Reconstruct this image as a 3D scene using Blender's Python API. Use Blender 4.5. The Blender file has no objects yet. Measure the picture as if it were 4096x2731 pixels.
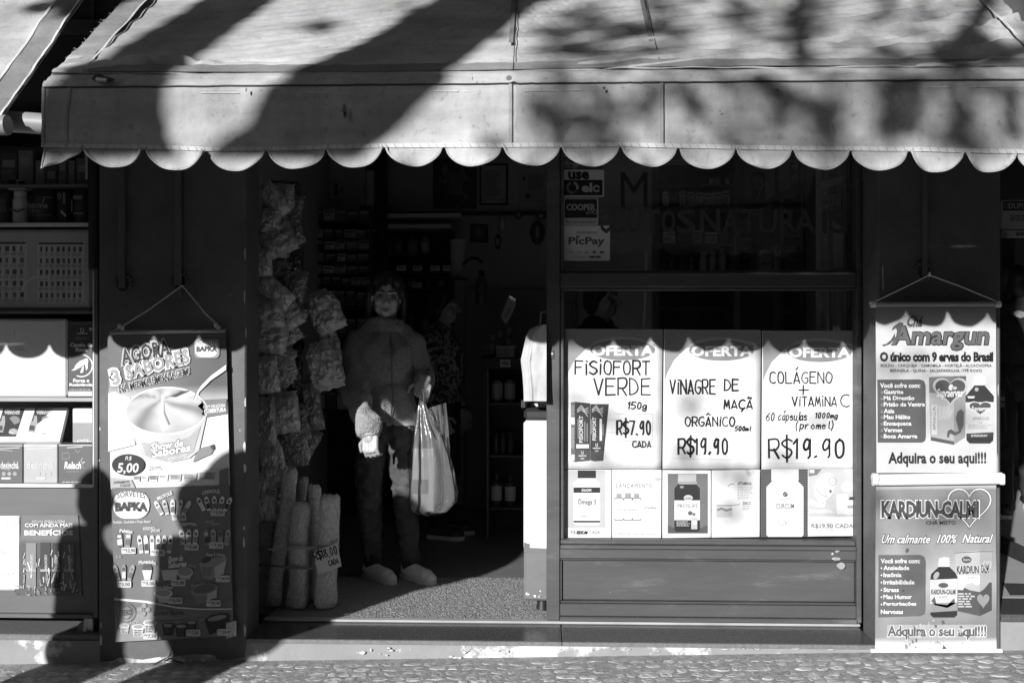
import bpy, bmesh, math, random, unicodedata
from mathutils import Vector, Matrix, noise, Quaternion
import numpy as np

random.seed(7)
C = bpy.context.scene.collection
SC = bpy.context.scene
PI = math.pi

# ---------------------------------------------------------------- camera, sky, sun, exposure
CAM_Z, YAW, LENS = 1.36, math.radians(1.86), 35.0
FPX = 4096 * LENS / 36.0
HOR = 1326.0                                  # the horizon's row in the photograph
cam_data = bpy.data.cameras.new('camera')
cam_data.lens = LENS
cam_data.sensor_width = 36.0
cam_data.shift_y = -(1365.5 - HOR) / 4096.0
cam_data.clip_start, cam_data.clip_end = 0.05, 2000.0
cam = bpy.data.objects.new('camera', cam_data)
cam.location = (0, 0, CAM_Z)
cam.rotation_euler = (PI / 2, 0, YAW)
C.objects.link(cam)
SC.camera = cam

SUN_EL, SUN_DX = math.radians(18.0), 0.49     # light travels +y and +x
_h = math.hypot(SUN_DX, 1.0)
LIGHT = Vector((SUN_DX / _h * math.cos(SUN_EL), 1.0 / _h * math.cos(SUN_EL), -math.sin(SUN_EL)))
TO_SUN = -LIGHT
sun_data = bpy.data.lights.new('sun', 'SUN')
sun_data.energy = 5.0
sun_data.angle = math.radians(0.53)
sun_data.color = (1.0, 1.0, 1.0)              # monochrome photograph
sun = bpy.data.objects.new('sun', sun_data)
sun.rotation_euler = LIGHT.to_track_quat('-Z', 'Y').to_euler()
sun.location = (-8, -8, 8)
C.objects.link(sun)

world = bpy.data.worlds.new('World')
SC.world = world
world.use_nodes = True
wn, wl = world.node_tree.nodes, world.node_tree.links
wn.clear()
sky = wn.new('ShaderNodeTexSky')
sky.sky_type = 'NISHITA'
sky.sun_disc = False
sky.sun_elevation = SUN_EL
sky.sun_rotation = math.atan2(TO_SUN.x, TO_SUN.y)
bw = wn.new('ShaderNodeRGBToBW')              # the photograph is black and white
bg = wn.new('ShaderNodeBackground')
bg.inputs['Strength'].default_value = 0.05
wo = wn.new('ShaderNodeOutputWorld')
wl.new(sky.outputs[0], bw.inputs[0])
wl.new(bw.outputs[0], bg.inputs['Color'])
wl.new(bg.outputs[0], wo.inputs[0])

SC.view_settings.view_transform = 'Standard'
SC.view_settings.look = 'None'
SC.view_settings.exposure = 0.5
SC.view_settings.gamma = 1.0
SC.view_settings.use_curve_mapping = False
SC.cycles.max_bounces = 8
SC.cycles.transparent_max_bounces = 16

# ---------------------------------------------------------------- photograph pixel -> point in the place
_cy, _sy = math.cos(YAW), math.sin(YAW)
def ray(px, py):
    u, v = (px - 2048.0) / FPX, (HOR - py) / FPX
    return Vector((u * _cy - _sy, u * _sy + _cy, v))
def W(px, py, y):
    r = ray(px, py); t = y / r.y
    return Vector((r.x * t, y, CAM_Z + r.z * t))
def Wz(px, py, z):
    r = ray(px, py); t = (z - CAM_Z) / r.z
    return Vector((r.x * t, r.y * t, z))
def X(px, y): return W(px, HOR, y).x
def Z(py, y, px=2100): return W(px, py, y).z
def S(y): return FPX / y                      # pixels per metre at that distance

# depths (metres from the camera)
Y_VAL = 2.85     # awning valance
Y_COL = 4.07     # face of the columns
Y_FRM = 4.32     # face of door post and window frame
Y_GLS = 4.385    # glass
Y_BACK = 7.25    # back wall of the shop
Z_FLR = 0.095    # shop floor, top of granite step

# ---------------------------------------------------------------- object helpers
ORD = ['first', 'second', 'third', 'fourth', 'fifth', 'sixth', 'seventh', 'eighth', 'ninth', 'tenth', 'eleventh', 'twelfth', 'thirteenth', 'fourteenth', 'fifteenth', 'sixteenth', 'seventeenth', 'eighteenth', 'nineteenth', 'twentieth']
def thing(name, label, cat, loc=(0, 0, 0), group=None):
    o = bpy.data.objects.new(name, None)
    o.empty_display_size = 0.05
    o.location = loc
    C.objects.link(o)
    tag(o, label, cat, group)
    return o
def tag(o, label, cat, group=None):
    o['label'] = label; o['category'] = cat
    if group: o['group'] = group
    return o
def struct(o):
    o['kind'] = 'structure'
    return o

class MB:
    """collects verts and faces in world coordinates"""
    def __init__(s): s.v = []; s.f = []; s.ink = []; s.sm = []
    def add(s, vs, fs, ink=None, smooth=False):
        b = len(s.v)
        s.v += [tuple(v) for v in vs]
        for f in fs:
            s.f.append(tuple(i + b for i in f)); s.ink.append(ink); s.sm.append(smooth)
        return s
    def quad(s, a, b, c, d, ink=None): return s.add([a, b, c, d], [(0, 1, 2, 3)], ink)
    def box(s, x0, x1, y0, y1, z0, z1, c=0.0, ink=None, M=None):
        if x0 > x1: x0, x1 = x1, x0
        if y0 > y1: y0, y1 = y1, y0
        if z0 > z1: z0, z1 = z1, z0
        c = min(c, (x1 - x0) * .45, (y1 - y0) * .45, (z1 - z0) * .45)
        if c <= 0:
            vs = [(x, y, z) for x in (x0, x1) for y in (y0, y1) for z in (z0, z1)]
            fs = [(0, 1, 3, 2), (4, 6, 7, 5), (0, 4, 5, 1), (2, 3, 7, 6), (0, 2, 6, 4), (1, 5, 7, 3)]
        else:
            vs, idx = [], {}
            for i, x in enumerate((x0, x1)):
                for j, y in enumerate((y0, y1)):
                    for k, z in enumerate((z0, z1)):
                        sx, sy, sz = (c, -c)[i], (c, -c)[j], (c, -c)[k]
                        for a, p in enumerate(((x, y + sy, z + sz), (x + sx, y, z + sz), (x + sx, y + sy, z))):
                            idx[i, j, k, a] = len(vs); vs.append(p)
            g = lambda *k: idx[k]
            fs = []
            for i in (0, 1):
                r = [g(i, 0, 0, 0), g(i, 0, 1, 0), g(i, 1, 1, 0), g(i, 1, 0, 0)]; fs.append(r if i else r[::-1])
                r = [g(0, i, 0, 1), g(1, i, 0, 1), g(1, i, 1, 1), g(0, i, 1, 1)]; fs.append(r[::-1] if i else r)
                r = [g(0, 0, i, 2), g(1, 0, i, 2), g(1, 1, i, 2), g(0, 1, i, 2)]; fs.append(r if i else r[::-1])
            for i in (0, 1):
                for j in (0, 1):
                    fs.append([g(i, j, 0, 0), g(i, j, 1, 0), g(i, j, 1, 1), g(i, j, 0, 1)])
                    fs.append([g(i, 0, j, 0), g(i, 1, j, 0), g(i, 1, j, 2), g(i, 0, j, 2)])
                    fs.append([g(0, i, j, 1), g(1, i, j, 1), g(1, i, j, 2), g(0, i, j, 2)])
            for i in (0, 1):
                for j in (0, 1):
                    for k in (0, 1): fs.append([g(i, j, k, 0), g(i, j, k, 1), g(i, j, k, 2)])
        if M is not None: vs = [M @ Vector(v) for v in vs]
        return s.add(vs, fs, ink)
    def tube(s, pts, r, n=8, caps=True, smooth=True):
        pts = [Vector(p) for p in pts]
        rr = r if isinstance(r, (list, tuple)) else [r] * len(pts)
        vs, fs = [], []
        up = None
        for i, p in enumerate(pts):
            d = (pts[min(i + 1, len(pts) - 1)] - pts[max(i - 1, 0)])
            d = d.normalized() if d.length > 1e-9 else Vector((0, 0, 1))
            if up is None:
                up = Vector((0, 0, 1)) if abs(d.z) < .9 else Vector((0, 1, 0))
            a = d.cross(up)
            if a.length < 1e-6: a = d.cross(Vector((1, 0, 0)))
            a.normalize(); b = a.cross(d).normalized(); up = b
            for k in range(n):
                t = 2 * PI * k / n
                vs.append(p + (a * math.cos(t) + b * math.sin(t)) * rr[i])
        for i in range(len(pts) - 1):
            for k in range(n):
                fs.append((i * n + k, i * n + (k + 1) % n, (i + 1) * n + (k + 1) % n, (i + 1) * n + k))
        s.add(vs, fs, None, smooth)
        if caps:
            s.add(vs[:n], [tuple(range(n))[::-1]]); s.add(vs[-n:], [tuple(range(n))])
        return s
    def lathe(s, cx, cy, prof, n=20, z0=0.0, ink=None):
        vs, fs = [], []
        for r, z in prof:
            for k in range(n):
                t = 2 * PI * k / n
                vs.append((cx + r * math.cos(t), cy + r * math.sin(t), z0 + z))
        for i in range(len(prof) - 1):
            for k in range(n):
                fs.append((i * n + k, i * n + (k + 1) % n, (i + 1) * n + (k + 1) % n, (i + 1) * n + k))
        s.add(vs, fs, ink, True)
        s.add(vs[:n], [tuple(range(n))[::-1]], ink); s.add(vs[-n:], [tuple(range(n))], ink)
        return s
    def prism(s, poly, y0, y1, ink=None):
        """poly: (x, z) outline, extruded from y0 (front) to y1"""
        n = len(poly)
        vs = [(x, y0, z) for x, z in poly] + [(x, y1, z) for x, z in poly]
        fs = [tuple(range(n)), tuple(range(n, 2 * n))[::-1]]
        fs += [(i, i + n, (i + 1) % n + n, (i + 1) % n) for i in range(n)]
        return s.add(vs, fs, ink)
    def ell(s, c, r, n=14, m=9, M=None):
        vs, fs = [], []
        for i in range(m + 1):
            a = PI * i / m
            for k in range(n):
                t = 2 * PI * k / n
                p = Vector((r[0] * math.sin(a) * math.cos(t), r[1] * math.sin(a) * math.sin(t), r[2] * math.cos(a)))
                if M is not None: p = M @ p
                vs.append(Vector(c) + p)
        for i in range(m):
            for k in range(n):
                fs.append((i * n + k, (i + 1) * n + k, (i + 1) * n + (k + 1) % n, i * n + (k + 1) % n))
        return s.add(vs, fs, None, True)
    def caps(s, p0, p1, r0, r1, n=14, sq=1.0, sqdir=None):
        """tapered capsule"""
        p0, p1 = Vector(p0), Vector(p1)
        d = (p1 - p0); L = d.length
        d = d / L if L > 1e-9 else Vector((0, 0, 1))
        q = []
        for k in range(5): a = PI / 2 * k / 4; q.append((p0 - d * r0 * math.cos(a), r0 * math.sin(a)))
        for k in range(1, 4): t = k / 4; q.append((p0.lerp(p1, t), r0 + (r1 - r0) * t))
        for k in range(5): a = PI / 2 * k / 4; q.append((p1 + d * r1 * math.sin(a), r1 * math.cos(a)))
        a = d.cross(Vector((0, 1, 0)) if abs(d.y) < .9 else Vector((1, 0, 0))).normalized()
        b = d.cross(a).normalized()
        vs, fs = [], []
        for p, r in q:
            r = max(r, 1e-4)
            for k in range(n):
                t = 2 * PI * k / n
                vs.append(p + a * r * math.cos(t) + b * r * math.sin(t) * sq)
        for i in range(len(q) - 1):
            for k in range(n):
                fs.append((i * n + k, i * n + (k + 1) % n, (i + 1) * n + (k + 1) % n, (i + 1) * n + k))
        return s.add(vs, fs, None, True)
    def grid(s, fn, nu, nv, ink=None, smooth=True):
        vs = [fn(i / nu, j / nv) for j in range(nv + 1) for i in range(nu + 1)]
        fs = [(j * (nu + 1) + i, j * (nu + 1) + i + 1, (j + 1) * (nu + 1) + i + 1, (j + 1) * (nu + 1) + i) for j in range(nv) for i in range(nu)]
        return s.add(vs, fs, ink, smooth)
    def mesh(s, name, org=(0, 0, 0)):
        me = bpy.data.meshes.new(name)
        ox, oy, oz = org
        me.from_pydata([(x - ox, y - oy, z - oz) for x, y, z in s.v], [], s.f)
        if any(s.sm): me.polygons.foreach_set('use_smooth', s.sm)
        if any(i is not None for i in s.ink):
            at = me.color_attributes.new('ink', 'FLOAT_COLOR', 'CORNER')
            data = np.ones((len(me.loops), 4), np.float32)
            k = 0
            for f, ink in zip(s.f, s.ink):
                n = len(f)
                if isinstance(ink, (list, tuple)):
                    for j in range(n): data[k + j, :3] = ink[j]
                else: data[k:k + n, :3] = 0.5 if ink is None else ink
                k += n
            at.data.foreach_set('color', data.ravel())
        return me
    def build(s, name, mat, parent=None, origin=None, fix=False):
        if parent is not None:
            org = Vector((0, 0, 0)); p = parent
            while p is not None: org = org + Vector(p.location); p = p.parent
        elif origin is not None: org = Vector(origin)
        else:
            a = np.array(s.v); lo, hi = a.min(0), a.max(0)
            org = Vector(((lo[0] + hi[0]) / 2, (lo[1] + hi[1]) / 2, lo[2]))
        me = s.mesh(name, org)
        if fix:
            bm = bmesh.new(); bm.from_mesh(me); bmesh.ops.recalc_face_normals(bm, faces=bm.faces); bm.to_mesh(me); bm.free()
        me.materials.append(mat)
        o = bpy.data.objects.new(name, me)
        if parent is None: o.location = org
        else: o.parent = parent
        C.objects.link(o)
        return o

def remesh(mb, voxel, smooth=6, fac=.5):
    """union of overlapping closed shapes as one skin"""
    me = mb.mesh('tmp')
    o = bpy.data.objects.new('tmp', me); C.objects.link(o)
    r = o.modifiers.new('r', 'REMESH'); r.mode = 'VOXEL'; r.voxel_size = voxel; r.use_smooth_shade = True
    if smooth:
        m = o.modifiers.new('s', 'SMOOTH'); m.factor = fac; m.iterations = smooth
    dg = bpy.context.evaluated_depsgraph_get()
    out = bpy.data.meshes.new_from_object(o.evaluated_get(dg))
    bpy.data.objects.remove(o); bpy.data.meshes.remove(me)
    return out
def mesh_obj(name, me, mat, parent=None, origin=None):
    """me in world coordinates"""
    if parent is not None:
        org = Vector((0, 0, 0)); p = parent
        while p is not None: org = org + Vector(p.location); p = p.parent
    else: org = Vector(origin) if origin is not None else Vector((0, 0, 0))
    me.transform(Matrix.Translation(-org))
    me.materials.clear(); me.materials.append(mat)
    me.polygons.foreach_set('use_smooth', [True] * len(me.polygons))
    me.name = name
    o = bpy.data.objects.new(name, me)
    if parent is None: o.location = org
    else: o.parent = parent
    C.objects.link(o)
    return o
def displace(me, fn):
    """move vertices along their normals; fn(co, normal) -> metres"""
    me.update()
    vs = me.vertices
    nn = [v.normal.copy() for v in vs]
    for v, n in zip(vs, nn):
        d = fn(v.co, n)
        if d: v.co = v.co + n * d
def copy_tree(o, parent=None):
    c = o.copy(); C.objects.link(c)
    if parent is not None: c.parent = parent
    for ch in [k for k in o.children]: copy_tree(ch, c)
    return c

# ---------------------------------------------------------------- materials (all greys: a black and white photograph)
def mat(name, g, rough=.6, spec=.4, var=.15, scale=6.0, bump=0.0, bscale=60.0, bdist=.002, stain=0.0, stain_g=None, stain_scale=3.0, stain_lo=.52, stain_hi=.6,
        sheen=0.0, coat=0.0, metal=0.0, stretch=None, trans=0.0, spots=0.0, spots_g=.6, spots_scale=40.0, spots_size=.12):
    m = bpy.data.materials.new(name); m.use_nodes = True
    nt = m.node_tree; N, L = nt.nodes, nt.links
    N.clear()
    out = N.new('ShaderNodeOutputMaterial')
    b = N.new('ShaderNodeBsdfPrincipled')
    L.new(b.outputs[0], out.inputs[0])
    b.inputs['Roughness'].default_value = rough
    b.inputs['Specular IOR Level'].default_value = spec
    b.inputs['Metallic'].default_value = metal
    if sheen: b.inputs['Sheen Weight'].default_value = sheen
    if coat: b.inputs['Coat Weight'].default_value = coat; b.inputs['Coat Roughness'].default_value = .12
    tc = N.new('ShaderNodeTexCoord')
    vec = tc.outputs['Object']
    if stretch:
        mp = N.new('ShaderNodeMapping'); mp.inputs['Scale'].default_value = stretch
        L.new(vec, mp.inputs[0]); vec = mp.outputs[0]
    nz = N.new('ShaderNodeTexNoise'); nz.inputs['Scale'].default_value = scale; nz.inputs['Detail'].default_value = 6; nz.inputs['Roughness'].default_value = .65
    L.new(vec, nz.inputs['Vector'])
    mr = N.new('ShaderNodeMapRange')
    mr.inputs['From Min'].default_value, mr.inputs['From Max'].default_value = .25, .75
    mr.inputs['To Min'].default_value, mr.inputs['To Max'].default_value = g * (1 - var), g * (1 + var)
    L.new(nz.outputs[0], mr.inputs[0])
    col = mr.outputs[0]
    def mix(a, val, facsock):
        mx = N.new('ShaderNodeMix'); mx.data_type = 'FLOAT'
        L.new(facsock, mx.inputs[0]); L.new(a, mx.inputs[2]); mx.inputs[3].default_value = val
        return mx.outputs[0]
    if stain:
        n2 = N.new('ShaderNodeTexNoise'); n2.inputs['Scale'].default_value = stain_scale; n2.inputs['Detail'].default_value = 8; n2.inputs['Roughness'].default_value = .7
        L.new(vec, n2.inputs['Vector'])
        r2 = N.new('ShaderNodeMapRange'); r2.inputs['From Min'].default_value, r2.inputs['From Max'].default_value = stain_lo, stain_hi
        r2.inputs['To Min'].default_value, r2.inputs['To Max'].default_value = 0, stain
        L.new(n2.outputs[0], r2.inputs[0])
        col = mix(col, g * .4 if stain_g is None else stain_g, r2.outputs[0])
    if spots:
        vo = N.new('ShaderNodeTexVoronoi'); vo.inputs['Scale'].default_value = spots_scale
        L.new(vec, vo.inputs['Vector'])
        r3 = N.new('ShaderNodeMapRange'); r3.inputs['From Min'].default_value, r3.inputs['From Max'].default_value = spots_size, spots_size * .5
        r3.inputs['To Min'].default_value, r3.inputs['To Max'].default_value = 0, spots
        L.new(vo.outputs['Distance'], r3.inputs[0])
        col = mix(col, spots_g, r3.outputs[0])
    L.new(col, b.inputs['Base Color'])
    if bump:
        n3 = N.new('ShaderNodeTexNoise'); n3.inputs['Scale'].default_value = bscale; n3.inputs['Detail'].default_value = 5
        L.new(vec, n3.inputs['Vector'])
        bp = N.new('ShaderNodeBump'); bp.inputs['Strength'].default_value = bump; bp.inputs['Distance'].default_value = bdist
        L.new(n3.outputs[0], bp.inputs['Height']); L.new(bp.outputs[0], b.inputs['Normal'])
    return m

def ink_mat(name='print_ink', rough=.55, coat=0.0, spec=.3):
    m = bpy.data.materials.new(name); m.use_nodes = True
    N, L = m.node_tree.nodes, m.node_tree.links
    b = N['Principled BSDF']
    a = N.new('ShaderNodeAttribute'); a.attribute_name = 'ink'
    tc = N.new('ShaderNodeTexCoord')
    nz = N.new('ShaderNodeTexNoise'); nz.inputs['Scale'].default_value = 9; nz.inputs['Detail'].default_value = 8
    L.new(tc.outputs['Object'], nz.inputs['Vector'])
    mr = N.new('ShaderNodeMapRange'); mr.inputs['From Min'].default_value, mr.inputs['From Max'].default_value = .3, .7
    mr.inputs['To Min'].default_value, mr.inputs['To Max'].default_value = .68, .83
    L.new(nz.outputs[0], mr.inputs[0])
    mu = N.new('ShaderNodeMix'); mu.data_type = 'RGBA'; mu.blend_type = 'MULTIPLY'; mu.inputs[0].default_value = 1
    L.new(a.outputs['Color'], mu.inputs[6]); L.new(mr.outputs[0], mu.inputs[7])
    L.new(mu.outputs[2], b.inputs['Base Color'])
    b.inputs['Roughness'].default_value = rough
    b.inputs['Specular IOR Level'].default_value = spec
    if coat: b.inputs['Coat Weight'].default_value = coat; b.inputs['Coat Roughness'].default_value = .2
    return m
INK = ink_mat()
INK_GLOSS = ink_mat('glossy_print', .35, .25)

# ---------------------------------------------------------------- lettering
GL = dict(
 A="03 3C 63;15 55", B="03 0C;~0C 4C 5A 38 08;~08 48 65 43 03", C="~6B 4C 1B 07 14 43 64", D="03 0C;~0C 4B 67 44 03", E="6C 0C 03 63;08 58", F="6C 0C 03;08 58",
 G="~6B 4C 1B 07 14 43 65;65 67 37", H="03 0C;63 6C;08 68", I="33 3C", J="~5C 55 33 14", K="03 0C;6C 07 63", L="0C 03 63", M="03 1C 35 5C 63", N="03 0C 63 6C",
 O="~3C 1B 07 14 33 54 68 5B 3C", P="03 0C;~0C 5C 69 47 07", Q="~3C 0A 05 33 65 6A 3C;45 72", R="03 0C;~0C 5C 69 47 07;37 63", S="~6B 3C 0A 28 57 65 33 04", T="0C 6C;3C 33",
 U="~0C 05 33 65 6C", V="0C 33 6C", W="0C 13 3A 53 6C", X="0C 63;03 6C", Y="0C 38 6C;38 33", Z="0C 6C 03 63")
GL.update({'0': "~3C 1A 15 33 55 5A 3C", '1': "1A 3C 33", '2': "~0A 2C 5B 58 26 03;03 63", '3': "~0B 3C 5A 38;~38 65 43 04", '4': "4C 06 66;4C 43", '5': "6C 1C 08;~08 48 65 33 04", '6': "~5C 18 05 33 65 38 06",
 '7': "0C 6C 23", '8': "~3C 1A 38 65 33 05 38 5A 3C", '9': "~5B 3C 19 27 48 5B;5C 54 43", '$': "~6B 3C 0A 28 57 65 33 04;3E 31", '.': "23 34", ',': "33 21", '+': "37 3B;19 59", '(': "~4D 27 41", ')': "~2D 47 21", '-': "18 48", '!': "3C 36;33 34",
 'i': "33 3A;3C 3D", 'a': "~58 28 05 23 55;58 53", 'c': "~58 28 05 23 54", 'p': "08 00;~08 48 56 33 04", 's': "~57 28 06 36 54 23 04", 'u': "~08 04 33 54 58;58 53", 'l': "2C 24 43", 'm': "03 08;~06 28 33;~35 58 63", 'g': "~58 28 05 33 57;~58 51 20 02", 'r': "03 08;~06 28 48", 'o': "~38 06 14 33 55 47 38", 'e': "06 56;~56 38 06 23 54", 'd': "~58 28 05 23 55;5C 53",
 'n': "03 08;~06 38 53", 't': "~2C 24 43;08 48", 'v': "08 33 68", 'h': "0C 03;~06 38 53", 'b': "0C 03;~07 48 55 33 04", 'x': "08 53;03 58", 'k': "0C 03;58 06 53", 'w': "08 13 37 53 68", 'z': "08 58 03 53", 'f': "~5C 3B 23;07 47", 'y': "08 34;58 10", 'j': "~38 32 10", 'q': "~58 28 05 23 55;58 50"})
COMB = {'\u0301': "2E 4G", '\u0300': "4E 2G", '\u0302': "1E 3G 5E", '\u0303': "~1E 2F 4E 5F", '\u0327': "~33 42 31 20"}
def _cr(p):
    out = []
    for i in range(len(p) - 1):
        a, b, c, d = p[max(i - 1, 0)], p[i], p[i + 1], p[min(i + 2, len(p) - 1)]
        for k in range(4):
            t = k / 4
            out.append(tuple(.5 * ((2 * b[j]) + (c[j] - a[j]) * t + (2 * a[j] - 5 * b[j] + 4 * c[j] - d[j]) * t * t + (3 * b[j] - a[j] - 3 * c[j] + d[j]) * t ** 3) for j in (0, 1)))
    out.append(p[-1]); return out
def hand_strokes(txt, jit=.25, rng=random):
    x, out = 0.0, []
    for ch in txt:
        if ch == ' ': x += 5; continue
        dec = unicodedata.normalize('NFD', ch)
        low = dec[0].islower() and dec[0] != 'i'
        adv = 4.0 if dec[0] in 'I1.,il!' else 8.2
        off = -2.0 if dec[0] in 'I1.,i!' else 0
        for cc in dec:
            g = GL.get(cc) or COMB.get(cc)
            if not g: continue
            dy = -3 if (low and cc in COMB and cc != '\u0327') else 0
            for st in g.split(';'):
                smooth = st[0] == '~'
                pts = [(int(q[0], 36) + x + off + rng.uniform(-jit, jit), int(q[1], 36) - 3 + dy + rng.uniform(-jit, jit)) for q in st.lstrip('~').split()]
                out.append(_cr(pts) if smooth and len(pts) > 2 else pts)
        x += adv
    return out

_tcache = {}
def text_mesh(txt, bold=0.0, space=1.0):
    key = (txt, bold, space)
    if key not in _tcache:
        c = bpy.data.curves.new('t', 'FONT'); c.body = txt; c.offset = bold; c.resolution_u = 2; c.space_character = space
        o = bpy.data.objects.new('t', c); m = o.to_mesh()
        v = np.array([q.co[:] for q in m.vertices])[:, :2]
        f = [tuple(p.vertices) for p in m.polygons]
        o.to_mesh_clear(); bpy.data.objects.remove(o); bpy.data.curves.remove(c)
        _tcache[key] = (v, f)
    return _tcache[key]

class Print:
    """flat print on the plane y: everything given in pixels of the photograph"""
    STEP = .00035
    def __init__(s, y, base=.0006, sc=1.0, ox=0.0, oy=0.0, warp=None):
        s.y, s.mb, s.base, s.n = y, MB(), base, 0
        s.sc, s.ox, s.oy, s.warp = sc, ox, oy, warp
    def P(s, x, y, lay):
        p = W(s.ox + x / s.sc, s.oy + y / s.sc, s.y)
        if s.warp: p = s.warp(p)
        p.y -= s.base + s.STEP * lay
        return p
    def poly(s, pts, ink, lay=1):
        s.mb.add([s.P(x, y, lay) for x, y in pts], [tuple(range(len(pts)))], ink); return s
    def rect(s, x0, y0, x1, y1, ink, lay=1, r=0):
        if not r: return s.poly([(x0, y0), (x0, y1), (x1, y1), (x1, y0)], ink, lay)
        pts = []
        for cx, cy, a0 in ((x0 + r, y0 + r, 180), (x1 - r, y0 + r, 270), (x1 - r, y1 - r, 0), (x0 + r, y1 - r, 90)):
            for k in range(5):
                a = math.radians(a0 + 90 * k / 4); pts.append((cx + r * math.cos(a), cy + r * math.sin(a)))
        return s.poly(pts, ink, lay)
    def ell(s, cx, cy, rx, ry, ink, lay=1, rot=0, a0=0, a1=360, n=28):
        c, q = math.cos(math.radians(rot)), math.sin(math.radians(rot))
        pts = []
        for k in range(n if a1 - a0 >= 360 else n + 1):
            a = math.radians(a0 + (a1 - a0) * k / n); u, v = rx * math.cos(a), ry * math.sin(a)
            pts.append((cx + u * c - v * q, cy + u * q + v * c))
        return s.poly(pts, ink, lay)
    def ring(s, cx, cy, rx, ry, w, ink, lay=1, rot=0, a0=0, a1=360, n=28):
        c, q = math.cos(math.radians(rot)), math.sin(math.radians(rot))
        def at(a, k):
            u, v = (rx + k) * math.cos(a), (ry + k) * math.sin(a)
            return (cx + u * c - v * q, cy + u * q + v * c)
        for k in range(n):
            a, b = math.radians(a0 + (a1 - a0) * k / n), math.radians(a0 + (a1 - a0) * (k + 1) / n)
            s.poly([at(a, w / 2), at(b, w / 2), at(b, -w / 2), at(a, -w / 2)], ink, lay)
        return s
    def line(s, pts, w, ink, lay=1, taper=False):
        n = len(pts)
        for i in range(n - 1):
            (x0, y0), (x1, y1) = pts[i], pts[i + 1]
            L = math.hypot(x1 - x0, y1 - y0) or 1e-6
            w0 = w * (1 - i / n * .8) if taper else w
            nx, ny = -(y1 - y0) / L * w0 / 2, (x1 - x0) / L * w0 / 2
            ex, ey = (x1 - x0) / L * w0 * .35, (y1 - y0) / L * w0 * .35
            s.poly([(x0 - ex + nx, y0 - ey + ny), (x1 + ex + nx, y1 + ey + ny), (x1 + ex - nx, y1 + ey - ny), (x0 - ex - nx, y0 - ey - ny)], ink, lay + (i % 2) * .15)
        return s
    def _fit(s, v, x0, y0, x1, y1, rot, shear, arc):
        lo, hi = v.min(0), v.max(0)
        w, h = max(hi[0] - lo[0], 1e-6), max(hi[1] - lo[1], 1e-6)
        c, q = math.cos(math.radians(rot)), math.sin(math.radians(rot))
        W_, H_ = x1 - x0, y1 - y0
        sh = shear * H_
        out = []
        for x, y in v:
            tx, ty = (x - lo[0]) / w, (y - lo[1]) / h
            u = tx * (W_ - sh) + ty * sh
            t = ty * H_ + arc * H_ * 4 * (tx - tx * tx)
            # rotation about the box's lower left corner, counter-clockwise in the picture
            out.append((x0 + u * c - t * q, y1 - u * q - t * c))
        return out
    def text(s, txt, x0, y0, x1, y1, ink, lay=2, bold=0.0, rot=0, shear=0.0, arc=0.0, space=1.0, outline=None, ow=.035):
        if outline is not None:
            v, f = text_mesh(txt, bold + ow, space); vb, _ = text_mesh(txt, bold, space)
            # fit the fat copy around the thin one
            k = ow / (vb[:, 1].max() - vb[:, 1].min()) * (y1 - y0) * 1.0
            s.mb.add([s.P(x, y, lay - .5) for x, y in s._fit(v, x0 - k, y0 - k, x1 + k, y1 + k, rot, shear, arc)], f, outline)
        v, f = text_mesh(txt, bold, space)
        s.mb.add([s.P(x, y, lay) for x, y in s._fit(v, x0, y0, x1, y1, rot, shear, arc)], f, ink)
        return s
    def hand(s, txt, x0, y0, x1, y1, w, ink, lay=2, rot=0, shear=0.0, jit=.25):
        st = hand_strokes(txt, jit)
        allp = np.array([p for q in st for p in q], float)
        n = 0; ap = s._fit(allp, x0, y0, x1, y1, rot, shear, 0)
        for q in st:
            pts = ap[n:n + len(q)]; n += len(q)
            if len(q) == 2 and math.hypot(pts[0][0] - pts[1][0], pts[0][1] - pts[1][1]) < w: pts = [pts[0], (pts[0][0] + w * .7, pts[0][1] + w * .3)]
            s.line(pts, w * random.uniform(.85, 1.15), ink, lay)
        return s
    def scribble(s, x0, y0, x1, y1, h, ink, lay=2, gap=1.8, ragged=.3, rng=None):
        """rows of tiny print too small to read in the photograph"""
        rng = rng or random
        y = y0
        while y + h <= y1 + .01:
            x = x0; end = x1 - (x1 - x0) * rng.uniform(0, ragged)
            while x < end:
                w = rng.uniform(1.5, 5) * h; w = min(w, end - x)
                if w < h * .5: break
                s.rect(x, y, x + w, y + h, ink, lay); x += w + h * .8
            y += h * gap
        return s
    def build(s, name, parent, m=None):
        return s.mb.build(name, m or INK, parent)
# ---------------------------------------------------------------- shared materials
M_COL = mat('dark_column_paint', .10, .55, .35, .3, 4, .5, 30, .003, .5, .07, 2.2, .5, .6, spots=.5, spots_g=.35, spots_scale=9, spots_size=.035)
M_WOOD = mat('painted_window_wood', .072, .5, .4, .28, 2.2, .35, 30, .002, .5, .17, 5, .55, .68, stretch=(.5, 1, 2.5), spots=.7, spots_g=.4, spots_scale=11, spots_size=.03)
M_GRANITE = mat('polished_dark_granite', .075, .22, .5, .35, 90, .05, 200, .0005, .5, .16, 180, .55, .65)
M_GRANITE_EDGE = mat('granite_edge', .15, .6, .4, .3, 80, .2, 120, .001)
M_BASE = mat('painted_kerb_wall', .25, .8, .2, .15, 4, .5, 30, .004, .75, .62, 2.6, .53, .57)
M_CHIP = mat('bare_plaster_chip', .46, .9, .1, .2, 12)
M_STONE = [mat('paving_stone', g, .9, .1, .4, 26, 1, 45, .005, .8, g * .35, 30, .55, .62) for g in (.38, .44, .5, .41)]
M_MORTAR = mat('sandy_joint', .31, .95, .1, .45, 30, .8, 120, .004, .5, .25, 7)
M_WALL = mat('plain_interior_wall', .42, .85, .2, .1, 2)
M_WALLD = mat('dark_interior_wall', .08, .8, .2, .15, 2)
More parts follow.
